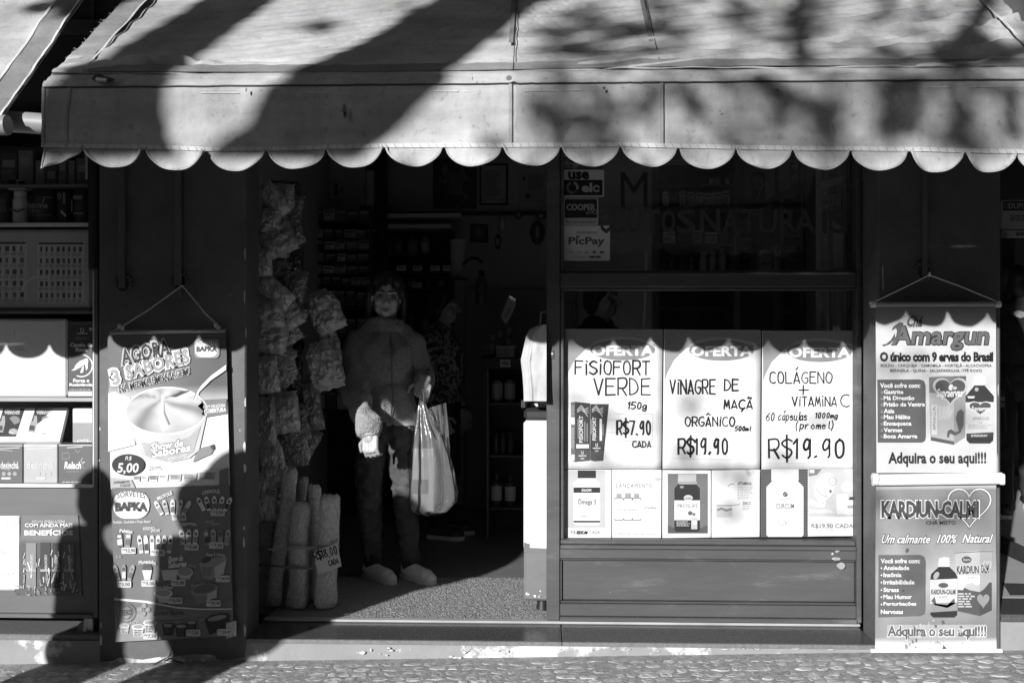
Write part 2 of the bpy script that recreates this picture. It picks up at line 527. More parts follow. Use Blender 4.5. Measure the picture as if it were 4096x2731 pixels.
M_FLOOR = mat('shop_floor_tile', .2, .35, .4, .2, 3, stain=.4, stain_g=.12, stain_scale=2)
M_FACADE = mat('dark_facade_paint', .06, .8, .2, .2, 1.5)
M_OPP = mat('street_facade', .22, .9, .1, .2, .3)
M_BLACK = mat('black_plastic', .02, .45, .4, .2, 8)
M_DARK = mat('dark_grey_paint', .05, .5, .4, .2, 5)
M_STEEL = mat('worn_steel', .45, .4, .5, .25, 20, metal=.7)
M_WHITE = mat('white_plastic', .78, .35, .4, .06, 4)
M_WHITEPAINT = mat('white_enamel', .68, .25, .5, .05, 2, stain=.5, stain_g=.5, stain_scale=1.3, stain_lo=.6, stain_hi=.75)
M_GREY = mat('grey_plastic', .3, .45, .4, .1, 6)
M_PAPER = mat('white_paper', .8, .7, .2, .04, 3)
M_CORD = mat('twine', .42, .9, .1, .25, 60)
M_CARD = mat('box_card', .5, .7, .2, .1, 4)

# ---------------------------------------------------------------- ground
def zg(x): return .024 * (min(max(x, -3.2), 3.2) + 1.35)
def ground():
    xs = [-300, -60, -12, -6] + [-3.6 + .3 * i for i in range(25)] + [6, 12, 60, 300]
    ys = [2.0, 2.5, 3.0, 3.6, 4.06, 4.3]
    m = MB()
    m.v = [(x, y, zg(x) - .0002) for y in ys for x in xs]
    n = len(xs)
    m.f = [(j * n + i, j * n + i + 1, (j + 1) * n + i + 1, (j + 1) * n + i) for j in range(len(ys) - 1) for i in range(n - 1)]
    m.ink = [None] * len(m.f); m.sm = [True] * len(m.f)
    return struct(m.build('pavement', M_MORTAR, origin=(0, 4.06, 0)))
PAVE = ground()
M_ROAD = mat('worn_asphalt', .05, .9, .2, .3, 6, .5, 90, .004)
struct(MB().grid(lambda u, v: (-300 + 600 * u, -400 + 401.88 * v, zg(-300 + 600 * u) - .16), 200, 40).build('road', M_ROAD))
struct(MB().box(-300, 300, 1.881, 1.999, -.5, -.06).build('kerb', M_STONE[0]))
def stone_mesh(m, cx, cy, w, d, rng):
    n = rng.choice((5, 6, 6, 7))
    ang = sorted(2 * PI * (k + rng.uniform(-.36, .36)) / n for k in range(n))
    sup = lambda a: 1 / max(abs(math.cos(a)), abs(math.sin(a)) + .12) ** .85
    out = [(cx + math.cos(a) * w / 2 * min(sup(a), 1.25), cy + math.sin(a) * d / 2 * min(sup(a), 1.25)) for a in ang]
    z = zg(cx) + rng.uniform(-.0002, .0016)
    tx, ty = rng.uniform(-.015, .015), rng.uniform(-.02, .02)
    vs = [(x, y, zg(cx) - .003) for x, y in out]
    vs += [(cx + (x - cx) * .96, cy + (y - cy) * .95, zg(cx) - .0006 + (x - cx) * tx + (y - cy) * ty) for x, y in out]
    vs += [(cx + (x - cx) * .78, cy + (y - cy) * .74, z + (x - cx) * tx + (y - cy) * ty + rng.uniform(-.0015, .0015)) for x, y in out]
    fs = []
    for r in (0, 1):
        for i in range(n): fs.append((r * n + i, r * n + (i + 1) % n, (r + 1) * n + (i + 1) % n, (r + 1) * n + i))
    fs.append(tuple(range(2 * n, 3 * n)))
    m.add(vs, fs)
rs = random.Random(21)
stuff = MB(); count = 0
y = 4.045 - .03
row = 0
while y > 2.9:
    d = rs.uniform(.042, .060)
    x = -3.2 + rs.uniform(0, .06)
    while x < 3.1:
        w = rs.uniform(.042, .09)
        cx, cy = x + w / 2, y - d / 2 + rs.uniform(-.009, .009)
        vis = -2.2 < cx < 2.0 and y > 3.80
        if row % 1 == 0 and rs.random() < .96:
            if vis and count < 298:
                m = MB(); stone_mesh(m, cx, cy, w * .99, d * .99, rs)
                o = m.build('paving_stone', M_STONE[rs.randrange(4)], PAVE); count += 1
            else: stone_mesh(stuff, cx, cy, w * .99, d * .99, rs)
        x += w
    y -= d; row += 1
o = stuff.build('paving_stones', M_STONE[1], PAVE); o['kind'] = 'stuff'

# ---------------------------------------------------------------- facade: columns, step, kerb wall
XL0, XL1 = X(395, Y_COL), X(984, Y_COL)       # left column
XR0, XR1 = X(3512, Y_COL), X(4003, Y_COL)     # right column
YCB = Y_COL + .19
def chips(m, spots, y, rng, g0=6):
    for px, py, w, h in spots:
        n = 9
        pts = []
        for k in range(n):
            a = 2 * PI * k / n; r = rng.uniform(.6, 1.1)
            p = W(px + math.cos(a) * w / 2 * r, py - math.sin(a) * h / 2 * r, y); pts.append((p.x, y - .0012, p.z))
        m.add(pts, [tuple(range(n))])
rc = random.Random(3)
def column(x0, x1, label, spots):
    t = thing('column', label, 'column', ((x0 + x1) / 2, Y_COL + .15, 0))
    MB().box(x0, x1, Y_COL, YCB, -.05, 2.62, .006).build('shaft', M_COL, t)
    m = MB(); chips(m, spots, Y_COL, rc)
    m.build('paint_chip', M_CHIP, t)['kind'] = 'stuff'
    return t
column(XL0, XL1, 'dark painted column behind the ice cream poster, left of the doorway',
       [(980, 1015, 8, 60), (978, 1190, 7, 60), (981, 1610, 7, 50), (978, 1790, 12, 50), (980, 1870, 13, 50), (977, 2110, 8, 18), (976, 2170, 8, 45), (980, 2520, 10, 60), (984, 1330, 6, 50), (400, 1715, 5, 20), (398, 1840, 4, 9), (404, 2560, 12, 50), (405, 2500, 8, 28), (960, 1720, 5, 9)])
column(XR0, XR1, 'dark painted column behind the two hanging tea banners',
       [(3531, 1090, 6, 60), (3532, 1140, 5, 70), (3517, 2180, 6, 60), (3516, 2270, 8, 50), (3520, 2330, 6, 80), (3950, 1240, 5, 8), (3519, 1610, 5, 9), (3516, 2430, 8, 60), (3990, 1850, 4, 90), (3992, 1560, 4, 60)])
# granite step of two slabs on the kerb wall
t = thing('granite_step', 'long polished dark granite step under the doorway and shop window', 'step', (0, 4.2, 0))
xj = X(2248, Y_COL)
for a, b in ((XL1 + .001, xj - .0015), (xj + .0015, XR0 - .001)):
    MB().box(a, b, Y_COL + .002, Y_FRM + .12, Z_FLR - .018, Z_FLR, .003).build('slab', M_GRANITE, t)
    MB().box(a, b, Y_COL - .0015, Y_COL + .0015, Z_FLR - .0185, Z_FLR - .002, .0008).build('slab_edge', M_GRANITE_EDGE, t)
m = MB()
m.grid(lambda u, v: (XL0 - 2.5 + u * (XR1 + 1.2 - XL0 + 2.5), Y_COL + .006 - .010 * v - .003 * noise.noise((u * 60, v * 3, 0)) , Z_FLR - .0185 + (zg(XL0 - 2.5 + u * (XR1 + 3.7 - XL0)) - .03 - Z_FLR + .0185) * v), 220, 8)
kw = m.build('kerb_wall', M_BASE)
tag(kw, 'low painted kerb wall with flaking white patches below the granite step', 'wall')
ms = MB()
rk = random.Random(5)
for k in range(28):
    px = rk.choice((rk.gauss(1500, 60), rk.gauss(1800, 120), rk.uniform(1150, 2150), rk.uniform(2150, 3400)))
    py = 2590 + abs(rk.gauss(0, 20)) if px < 2200 else 2592 + abs(rk.gauss(0, 4))
    chips(ms, [(px, py, rk.uniform(6, 36), rk.uniform(3, 16) if px < 2200 else 4)], Y_COL - .0098, rk)
ms.build('flaked_patch', M_CHIP, kw)['kind'] = 'stuff'
# threshold strip along the doorway and window
m = MB().box(XL1 + .002, X(3440, Y_FRM), Y_FRM - .012, Y_FRM + .03, Z_FLR + .001, Z_FLR + .012, .004)
tag(m.build('threshold_strip', mat('worn_metal_strip', .36, .45, .5, .25, 12, stretch=(.3, 1, 1))), 'thin worn metal strip along the back of the granite step', 'strip')
# step on the left under the rack, and the neighbour's entrance on the right
m = MB().box(XL0 - 2.4, XL0 - .002, Y_COL + .02, 6.0, Z_FLR - .06, Z_FLR, .006)
tag(m.build('concrete_step', M_GRANITE_EDGE), 'rough grey concrete step under the wheeled rack', 'step')
ZN = .222
t = thing('entrance_step', 'dark stone entrance step of the passage right of the banners', 'step', (XR1 + .5, 4.2, 0))
MB().box(XR1 + .002, XR1 + 1.3, Y_COL - .002, Y_COL + .26, ZN - .03, ZN, .005).build('tread', M_GRANITE, t)
MB().box(XR1 + .002, XR1 + 1.3, Y_COL + .003, Y_COL + .26, -.05, ZN - .031).build('riser', M_BASE, t)

# ---------------------------------------------------------------- shop room
RX0, RX1, RY0, RY1, RZ1 = -1.5, 1.76, Y_FRM + .12, Y_BACK, 2.62
def wallbox(name, *a, m=M_WALL): return struct(MB().box(*a).build(name, m))
wallbox('shop_floor', RX0, RX1, Y_FRM + .121, RY1, Z_FLR - .05, Z_FLR, m=M_FLOOR)
wallbox('wall_back', RX0, RX1, RY1, RY1 + .1, Z_FLR - .05, RZ1)
wallbox('wall_left', RX0 - .1, RX0, YCB, RY1 + .1, -.05, RZ1)
wallbox('wall_right', RX1, RX1 + .1, YCB, RY1 + .1, -.05, RZ1)
wallbox('ceiling', RX0 - .1, RX1 + .1, YCB, RY1 + .1, RZ1, RZ1 + .1)
m = MB().box(-14, XL0 - .001, Y_COL + .1, Y_COL + .4, 2.35, 8).box(XL0 - .001, XR1, Y_COL + .06, Y_COL + .4, 2.63, 8).box(XR1, 14, Y_COL + .1, Y_COL + .4, 2.35, 8)
m.box(-14, -3.6, Y_COL + .05, Y_COL + .4, -.05, 2.35).box(3.6, 14, Y_COL + .05, Y_COL + .4, -.05, 2.35)
fw = thing('shop_building', 'dark facade of the old shop building above the awning', 'building', (0, Y_COL + .3, 2.6))
m.build('wall', M_FACADE, fw)
# dark upper doorway seen between the two awnings
MB().box(X(345, 4.1), X(352, 4.1), Y_COL + .08, Y_COL + .1, 2.36, 3.2).box(X(200, 4.1), X(400, 4.1), Y_COL + .085, Y_COL + .1, 2.62, 2.68).build('moulding', M_COL, fw)
# the neighbours' dark rooms
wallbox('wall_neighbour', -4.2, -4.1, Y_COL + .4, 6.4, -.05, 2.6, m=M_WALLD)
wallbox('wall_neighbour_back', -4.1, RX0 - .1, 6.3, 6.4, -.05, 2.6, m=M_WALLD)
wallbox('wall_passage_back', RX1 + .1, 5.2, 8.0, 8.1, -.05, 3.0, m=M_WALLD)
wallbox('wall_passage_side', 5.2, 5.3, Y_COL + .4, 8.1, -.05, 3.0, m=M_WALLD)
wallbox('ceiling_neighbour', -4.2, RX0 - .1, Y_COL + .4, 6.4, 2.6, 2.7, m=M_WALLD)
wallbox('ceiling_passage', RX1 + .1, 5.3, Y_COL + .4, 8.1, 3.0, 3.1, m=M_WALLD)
m = MB().box(XR1 + .002, 5.2, Y_COL + .261, 8.0, ZN - .06, ZN)
struct(m.build('passage_floor', mat('pale_floor', .42, .4, .4, .1, 2)))
# dark inlay stripes on the passage floor
def stripe(pts):
    m = MB(); v = [Wz(a, b, ZN + .004) for a, b in pts]; m.add(v, [(0, 1, 2, 3)])
    return m
for pts in ([(3985, 2130), (4200, 2235), (4200, 2300), (3985, 2200)], [(4010, 2330), (4200, 2335), (4200, 2378), (4040, 2378)]):
    o = stripe(pts).build('dark_inlay', M_GRANITE); struct(o)

# street behind the camera (it shades the facade from most of the sky)
def street_building(x0, x1, y, h, label):
    t = thing('street_building', label, 'building', ((x0 + x1) / 2, y, 0))
    MB().box(x0, x1, y - 4, y, -.1, h).build('wall', M_OPP, t)
    for fl in range(int(h // 3.3)):
        x = x0 + 1.0
        while x < x1 - 1.5 and x < 26:
            if x > -32 and fl < 4:
                f = MB().box(x, x + 1.1, y, y + .05, fl * 3.3 + .9, fl * 3.3 + 2.6, .01).build('window', M_DARK, t)
            x += 2.4
street_building(-.9, 32, -7.5, 19, 'tall plain building across the street to the right')
street_building(-44, -13.0, -7.5, 19, 'tall plain building across the street to the left')

t = thing('street_building', 'long low building far down the side street', 'building', (-14, -46, 0)); MB().box(-60, 40, -50, -46, -.1, 12).build('wall', M_OPP, t)
t = thing('street_building', 'building beyond the end of the street on the left', 'building', (-50, -1, 0)); MB().box(-54, -50, -7, 12, -.1, 16).build('wall', M_OPP, t)
t = thing('street_building', 'building beyond the end of the street on the right', 'building', (42, -1, 0)); MB().box(40, 44, -7, 12, -.1, 16).build('wall', M_OPP, t)
t = thing('shop_building', 'neighbouring facade further along the street', 'building', (-30, 5, 0)); MB().box(-50, -14.01, Y_COL + .1, Y_COL + .5, -.1, 12).box(14.01, 40, Y_COL + .1, Y_COL + .5, -.1, 12).build('wall', M_FACADE, t)
# ---------------------------------------------------------------- awnings
def canvas(name, g, band=True):
    m = bpy.data.materials.new(name); m.use_nodes = True
    N, L = m.node_tree.nodes, m.node_tree.links
    b = N['Principled BSDF']; b.inputs['Roughness'].default_value = .75; b.inputs['Specular IOR Level'].default_value = .25
    tc = N.new('ShaderNodeTexCoord')
    def nz(scale, det, st=(1, 1, 1), rough=.65):
        mp = N.new('ShaderNodeMapping'); mp.inputs['Scale'].default_value = st
        L.new(tc.outputs['Object'], mp.inputs[0])
        n = N.new('ShaderNodeTexNoise'); n.inputs['Scale'].default_value = scale; n.inputs['Detail'].default_value = det; n.inputs['Roughness'].default_value = rough
        L.new(mp.outputs[0], n.inputs['Vector']); return n.outputs[0]
    def rng(s, a, b_, c, d):
        r = N.new('ShaderNodeMapRange'); r.inputs['From Min'].default_value, r.inputs['From Max'].default_value = a, b_
        r.inputs['To Min'].default_value, r.inputs['To Max'].default_value = c, d
        L.new(s, r.inputs[0]); return r.outputs[0]
    def mul(a, c):
        x = N.new('ShaderNodeMath'); x.operation = 'MULTIPLY'; L.new(a, x.inputs[0]); L.new(c, x.inputs[1]); return x.outputs[0]
    v = rng(nz(2.6, 9, (1, 1, 1), .72), .36, .62, g * .74, g * 1.14)
    v = mul(v, rng(nz(5, 6, (1, 1, .1)), .42, .62, 1.06, .84))        # vertical rain streaks
    v = mul(v, rng(nz(4, 7, (.1, 1, 1)), .44, .62, 1.06, .82))        # creases along the cloth
    v = mul(v, rng(nz(46, 3), .6, .72, 1.0, .7))                    # specks of dirt
    L.new(v, b.inputs['Base Color'])
    # woven cloth relief
    wv = N.new('ShaderNodeTexWave'); wv.inputs['Scale'].default_value = 120; wv.bands_direction = 'DIAGONAL'
    L.new(tc.outputs['Object'], wv.inputs['Vector'])
    nn = nz(22, 6)
    ad = N.new('ShaderNodeMath'); ad.operation = 'MULTIPLY_ADD'; L.new(wv.outputs['Fac'], ad.inputs[0]); ad.inputs[1].default_value = .12; L.new(nn, ad.inputs[2])
    bp = N.new('ShaderNodeBump'); bp.inputs['Strength'].default_value = .7; bp.inputs['Distance'].default_value = .006
    L.new(ad.outputs[0], bp.inputs['Height']); L.new(bp.outputs[0], b.inputs['Normal'])
    return m
M_CANVAS = canvas("weathered_canvas", .40)
M_CANVAS_D = canvas('stained_canvas', .2)
M_TAPE = canvas('hem_tape', .56)
M_SEAM = canvas('seam_cloth', .33)
M_THREAD = mat('dark_thread', .05, .8)
M_PIPE = mat('painted_pipe', .22, .5, .4, .2, 8)

AX0, AX1 = X(170, Y_VAL), X(170, Y_VAL) + (X(4096, Y_VAL) - X(170, Y_VAL)) * 1.062
Z_CR = Z(338, Y_VAL)                       # crease where the valance is sewn on
SLP = .775
PROF = [(Y_VAL, Z_CR), (Y_VAL + .012, Z_CR + .022), (Y_VAL + .032, Z_CR + .040), (Y_VAL + .06, Z_CR + .055)]
_y0, _z0 = PROF[-1]
S_LEN = (Y_COL + .07 - _y0)
def slope_pt(x, s, off=0.0):
    """s: 0 at the front bar, 1 at the wall; off along the outward normal"""
    y_, z_ = _y0 + s * S_LEN, _z0 + s * S_LEN * SLP
    n = Vector((0, -SLP, 1)).normalized() * off
    return (x, y_ + n.y, z_ + n.z)
def px_slope(px, py):
    """pixel -> (x, s) on the slope"""
    r = ray(px, py)
    # z = _z0 + (y - _y0) * SLP
    t = (_z0 - _y0 * SLP - CAM_Z) / (r.z - r.y * SLP)
    return r.x * t, (r.y * t - _y0) / S_LEN

def wrinkle_fn(lines, seed):
    A = [(*px_slope(*a), *px_slope(*b), w, d * 1.9) for a, b, w, d in lines]
    def fn(x, s):
        h = np.zeros_like(x)
        for x0, s0, x1, s1, w, d in A:
            dx, ds = x1 - x0, (s1 - s0) * S_LEN
            L2 = dx * dx + ds * ds
            t = ((x - x0) * dx + (s * S_LEN - s0 * S_LEN) * ds) / L2
            wob = .008 * np.sin(t * 9 + x0 * 7) + .004 * np.sin(t * 23 + s0 * 5)
            dist = ((x - x0) * ds - (s * S_LEN - s0 * S_LEN) * dx) / math.sqrt(L2) + wob
            env = np.clip(np.minimum(t, 1 - t) * 6 + .15, 0, 1)
            h += env * d * (np.exp(-(dist / w) ** 2) - .5 * np.exp(-((dist - w * 2.2) / (w * 1.5)) ** 2))
        return h
    return fn
rw = random.Random(11)
WL = [((2300, 300), (4096, 60), .006, -.005), ((2500, 262), (3700, 115), .006, -.006), ((2650, 228), (4050, 30), .007, -.007), ((2350, 160), (3500, 20), .006, -.004),
      ((2650, 215), (3200, 160), .005, -.004), ((3000, 120), (3900, -40), .008, -.006), ((3450, 200), (4000, 90), .009, -.008), ((3500, 160), (4000, 60), .008, -.008),
      ((3600, 230), (4060, 130), .010, -.008), ((3300, 130), (3950, 20), .009, -.008), ((3000, 210), (3900, 150), .006, -.005), ((3650, 260), (4150, 190), .010, -.009), ((3780, 130), (4100, 20), .010, -.009),
      ((1230, 190), (1800, 60), .006, -.005), ((1200, 160), (1600, 80), .006, -.004), ((1300, 215), (1900, 80), .007, -.004), ((1100, 120), (1500, 90), .006, -.003),
      ((600, 260), (1300, 215), .012, -.006), ((480, 255), (900, 235), .012, .010), ((420, 240), (700, 250), .010, -.010), ((1400, 200), (2000, 60), .005, -.004),
      ((2060, 140), (2550, 130), .006, -.004), ((2060, 210), (2600, 190), .006, -.004)]
wr = wrinkle_fn(WL, 1)
def puckers(x, s):
    """rows of little stitched puckers towards the top and the right end"""
    u, v = x * 34 + 6 * s, s * 46
    cell = np.sin(u * PI + (np.floor(v) % 2) * PI / 2) * np.sin(v * PI)
    a = np.clip((x - 1.0) / .6, 0, 1) * np.clip((s - .25) * 4, 0, 1) + .6 * np.clip(1 - abs(x + .05) / .55, 0, 1) * np.clip((s - .12) * 5, 0, 1)
    return -.0060 * np.clip(cell - .35, 0, 1) * 2 * np.clip(a, 0, 1)

def awning_cloth(parent, name, x0, x1, s0, s1, nx, ns, material, off=0.0, extra=None, bulge=.012, name_y=0):
    xs = np.linspace(x0, x1, nx + 1); ss = np.linspace(s0, s1, ns + 1)
    Xg, Sg = np.meshgrid(xs, ss)
    h = np.zeros_like(Xg) + off
    if extra: h += extra(Xg, Sg)
    h += -bulge * np.sin(np.clip(Sg, 0, 1) * PI) + .005 * np.sin(Xg * 3.1 + Sg * 4) + .003 * np.sin(Xg * 7.7 - Sg * 9)
    D_ = Sg * S_LEN * 1.6 - Xg * .35                       # soft folds running up to the right
    h += .0028 * np.sin(D_ * 38 + 2.2 * np.sin(Xg * 2.3)) * (.4 + .6 * np.sin(Xg * 1.7 + 1) ** 2) + .0016 * np.sin(D_ * 95 + 3 * np.sin(Xg * 3.9)) * np.sin(Xg * 2.9 + Sg * 3)
    yv = _y0 + Sg * S_LEN - h * SLP / math.hypot(1, SLP) * 1.0
    zv = _z0 + Sg * S_LEN * SLP + h / math.hypot(1, SLP)
    m = MB()
    m.v = list(zip(Xg.ravel().tolist(), yv.ravel().tolist(), zv.ravel().tolist()))
    n = nx + 1
    m.f = [(j * n + i, j * n + i + 1, (j + 1) * n + i + 1, (j + 1) * n + i) for j in range(ns) for i in range(nx)]
    m.ink = [None] * len(m.f); m.sm = [True] * len(m.f)
    o = m.build(name, material, parent)
    so = o.modifiers.new('thickness', 'SOLIDIFY'); so.thickness = .003; so.offset = -1
    return o

AW = thing('awning', 'large weathered canvas awning with scalloped hem over the doorway and window', 'awning', ((AX0 + AX1) / 2, Y_COL + .05, 2.9))
def full(x, s): return wr(x, s) + puckers(x, s)
awning_cloth(AW, 'canopy', AX0 + .0, AX1 - .0, 0, 1, 620, 190, M_CANVAS, extra=full)
# cloth over the front bar
def bar_pt(x, t):
    k = t * 3; i = min(int(k), 2); f = k - i
    y_ = PROF[i][0] + (PROF[i + 1][0] - PROF[i][0]) * f; z_ = PROF[i][1] + (PROF[i + 1][1] - PROF[i][1]) * f
    d = .004 * noise.noise((x * 3, t * 2, 5)) + .002 * noise.noise((x * 14, t * 3, 1))
    crum = max(0, 1 - abs(x - X(420, Y_VAL)) / .22)
    d += crum * .016 * noise.noise((x * 16, t * 5, 2)) * math.sin(t * PI)
    return (x, y_ - d * (1 - t * .8), z_ + d * .6)
o = MB().grid(lambda u, v: bar_pt(AX0 + u * (AX1 - AX0), v), 420, 9).build('bar_cover', M_CANVAS, AW)
so = o.modifiers.new('t', 'SOLIDIFY'); so.thickness = .003; so.offset = -1
# darker reinforcing band just above the bar, with a ragged top edge
def band_pt(u, v):
    x = AX0 + .1 + u * (AX1 - AX0 - .1)
    top = .035 + .012 * noise.noise((x * 2.3, 0, 3)) + .006 * noise.noise((x * 19, 0, 8))
    p = slope_pt(x, .002 + v * max(top, .012), .0038 + .004 * math.sin(x * 3.1))
    return p
MB().grid(band_pt, 380, 2).build('reinforcing_band', M_CANVAS_D, AW)
MB().tube([(AX0 - .012, Y_VAL + .045, Z_CR + .012), (AX1, Y_VAL + .045, Z_CR + .012)], .022, 12).build('front_bar', M_PIPE, AW)
# valance panels between the two vertical seams
Z_HEM_PX = [(170, 572), (336, 577), (580, 583), (820, 592), (1065, 589), (1310, 585), (1540, 583), (2055, 584), (2480, 588), (2950, 596), (3400, 606), (4096, 620), (4400, 626)]
def hem_px(px):
    for (a, b), (c, d) in zip(Z_HEM_PX, Z_HEM_PX[1:]):
        if px <= c: return b + (d - b) * (px - a) / (c - a)
    return Z_HEM_PX[-1][1]
def px_of(x, y):
    # inverse of X
    u = (x / y + _sy / _cy) / (1 - x / y * _sy / _cy) if False else None
    t = x / y
    return 2048 + FPX * (t * _cy + _sy) / (_cy - t * _sy)
def zhem(x): return Z(hem_px(px_of(x, Y_VAL)), Y_VAL)
def vy(x, t):
    """valance surface depth: gentle waves, t 0 at the crease, 1 at the hem"""
    return Y_VAL - .004 + t * (.022 * noise.noise((x * 2.2, t * 1.2, 7)) + .009 * noise.noise((x * 7, t * 2, 3))) + math.sin(t * PI) * (.004 * noise.noise((x * 12, t * 5, 9)))
SEAMS = [AX0, X(2050, Y_VAL), X(2654, Y_VAL), AX1]
for a, b in zip(SEAMS, SEAMS[1:]):
    n = int((b - a) / .012)
    o = MB().grid(lambda u, v: (a + u * (b - a), vy(a + u * (b - a), v), Z_CR + .002 + (zhem(a + u * (b - a)) - Z_CR) * v), n, 24).build('valance_panel', M_CANVAS, AW)
    so = o.modifiers.new('t', 'SOLIDIFY'); so.thickness = .0025; so.offset = 1
    cz = [(a + (b - a) * k / 40, vy(a + (b - a) * k / 40, 0) - .0015, Z_CR + .001 + .0015 * noise.noise((k * .7, a, 0))) for k in range(41)]
    MB().tube(cz, .0026, 5).build('crease', M_THREAD, AW)
# seams
def ribbon(parent, name, pts, w, material, n=(0, -1, 0), side=(1, 0, 0)):
    m = MB(); sd = Vector(side) * w / 2; nn = Vector(n) * .0022
    for p, q in zip(pts, pts[1:]):
        p, q = Vector(p) + nn, Vector(q) + nn
        m.add([p - sd, q - sd, q + sd, p + sd], [(0, 1, 2, 3)])
    return m.build(name, material, parent)
for xs in SEAMS[1:3]:
    ribbon(AW, 'seam', [(xs - .006, vy(xs, k / 12) - .001, Z_CR + (zhem(xs) - Z_CR) * k / 12) for k in range(13)], .009, M_SEAM)
    ribbon(AW, 'seam', [(xs, vy(xs, k / 12) - .0015, Z_CR + (zhem(xs) - Z_CR) * k / 12) for k in range(13)], .0022, M_THREAD)
    ribbon(AW, 'seam', [slope_pt(xs, k / 30, .003) for k in range(31)], .003, M_THREAD, (0, -.5, .8))
    ribbon(AW, 'seam', [slope_pt(xs - .012, .13 + k * .87 / 30, .0025) for k in range(31)], .014, M_CANVAS_D, (0, -.5, .8))
ribbon(AW, 'seam', [slope_pt(AX0 + .085, k / 40, .004 + .002 * math.sin(k)) for k in range(41)], .008, M_TAPE, (0, -.5, .8))
ribbon(AW, 'seam', [slope_pt(AX1 - .085, k / 40, .004 + .002 * math.sin(k)) for k in range(41)], .008, M_TAPE, (0, -.5, .8))
xs = X(282, Y_VAL)
ribbon(AW, 'seam', [(xs - .01 * k / 12, vy(xs, k / 12) - .001, Z_CR + (zhem(xs) - Z_CR) * k / 12) for k in range(13)], .009, M_SEAM)
ribbon(AW, 'seam', [(AX0 + .006, vy(AX0, k / 12) - .001, Z_CR + (zhem(AX0) - Z_CR) * k / 12) for k in range(13)], .009, M_SEAM)
# frayed threads along the torn left edge
m = MB(); rf = random.Random(4)
for k in range(60):
    s_ = rf.random() ** 1.5; p = Vector(slope_pt(AX0, s_, 0)); q = p + Vector((-rf.uniform(.002, .009), rf.uniform(-.006, .006), rf.uniform(-.004, .007)))
    m.tube([p, p.lerp(q, .5) + Vector((0, 0, .003)), q], .0006, 3)
m.build('frayed_threads', M_TAPE, AW)['kind'] = 'stuff'
# torn hole near the left corner, its shade a flat dark patch, showing the bar
m = MB(); rt = random.Random(9)
pts = []
for px, py in ((366, 316), (378, 300), (402, 296), (420, 306), (452, 314), (460, 322), (436, 332), (400, 328), (378, 326)):
    p = W(px, py, Y_VAL - .012); pts.append(p)
m.add(pts, [tuple(range(len(pts)))]); m.build('torn_hole', M_THREAD, AW)
MB().tube([W(386, 318, Y_VAL - .02), W(428, 322, Y_VAL - .02)], [.007, .006], 8).build('exposed_bar_end', M_STEEL, AW)
# scallops
CUSP = [v * 4096 / 2352 for v in (101, 195, 335, 475, 612, 750, 885, 1020, 1155, 1289, 1424, 1557, 1689, 1821, 1952, 2083, 2212, 2335, 2462)]
def scallop(k, pa, pb):
    xa, xb = X(pa, Y_VAL) + .003, X(pb, Y_VAL) - .003
    rr = random.Random(k * 7 + 1)
    dep = rr.uniform(.054, .060); ph = rr.uniform(0, 6)
    if k == 0: dep = .066
    def pt(u, v):
        x = xa + u * (xb - xa)
        if k == 0: q = (1 - u) ** .62 * (1 - .12 * math.sin(u * 3))
        else: q = max(0.0, 1 - abs(2 * u - 1) ** 2.15) ** .62
        z = zhem(x) - .004 - v * dep * q
        y_ = vy(x, 1) + v * (.010 * math.sin(u * 5 + ph) + .006 * math.sin(u * 11 + ph * 2)) - .006 * v
        return (x, y_, z)
    o = MB().grid(pt, 28, 6).build('scallop', M_CANVAS, AW)
    so = o.modifiers.new('t', 'SOLIDIFY'); so.thickness = .0025; so.offset = 1
    m = MB()
    edge = [Vector(pt(i / 28, 1)) for i in range(29)]
    if k == 0: edge = [Vector(pt(0, 0))] + edge
    inn = [Vector(pt(i / 28, 1)) + Vector(((.5 - i / 28) * .006, -.0022, .0055)) for i in range(29)]
    if k == 0: inn = [Vector(pt(0, 0)) + Vector((.007, -.0022, 0))] + inn
    for a, b, c, d in zip(edge, edge[1:], inn[1:], inn):
        a = a + Vector((0, -.0022, 0)); b = b + Vector((0, -.0022, 0))
        m.add([a, b, c, d], [(0, 1, 2, 3)])
    m.build('trim', M_SEAM, o)
for k, (a, b) in enumerate(zip(CUSP, CUSP[1:])): scallop(k, a, b)
# hem tape with slanting stitches
n = 200
xs = [AX0 + (AX1 - AX0) * k / n for k in range(n + 1)]
hp = [(x, vy(x, 1) - .001, zhem(x) + .001) for x in xs]
o = ribbon(AW, 'hem_tape', hp, .012, M_TAPE, side=(0, 0, 1))
m = MB(); x = AX0 + .02
while x < AX1 - .02:
    z_ = zhem(x); y_ = vy(x, 1) - .0042
    m.add([(x, y_, z_ + .006), (x + .0018, y_, z_ + .006), (x + .0078, y_, z_ - .006), (x + .006, y_, z_ - .006)], [(0, 1, 2, 3)]); x += .024
m.build('stitching', mat('stitch_thread', .25, .8), AW)['kind'] = 'stuff'
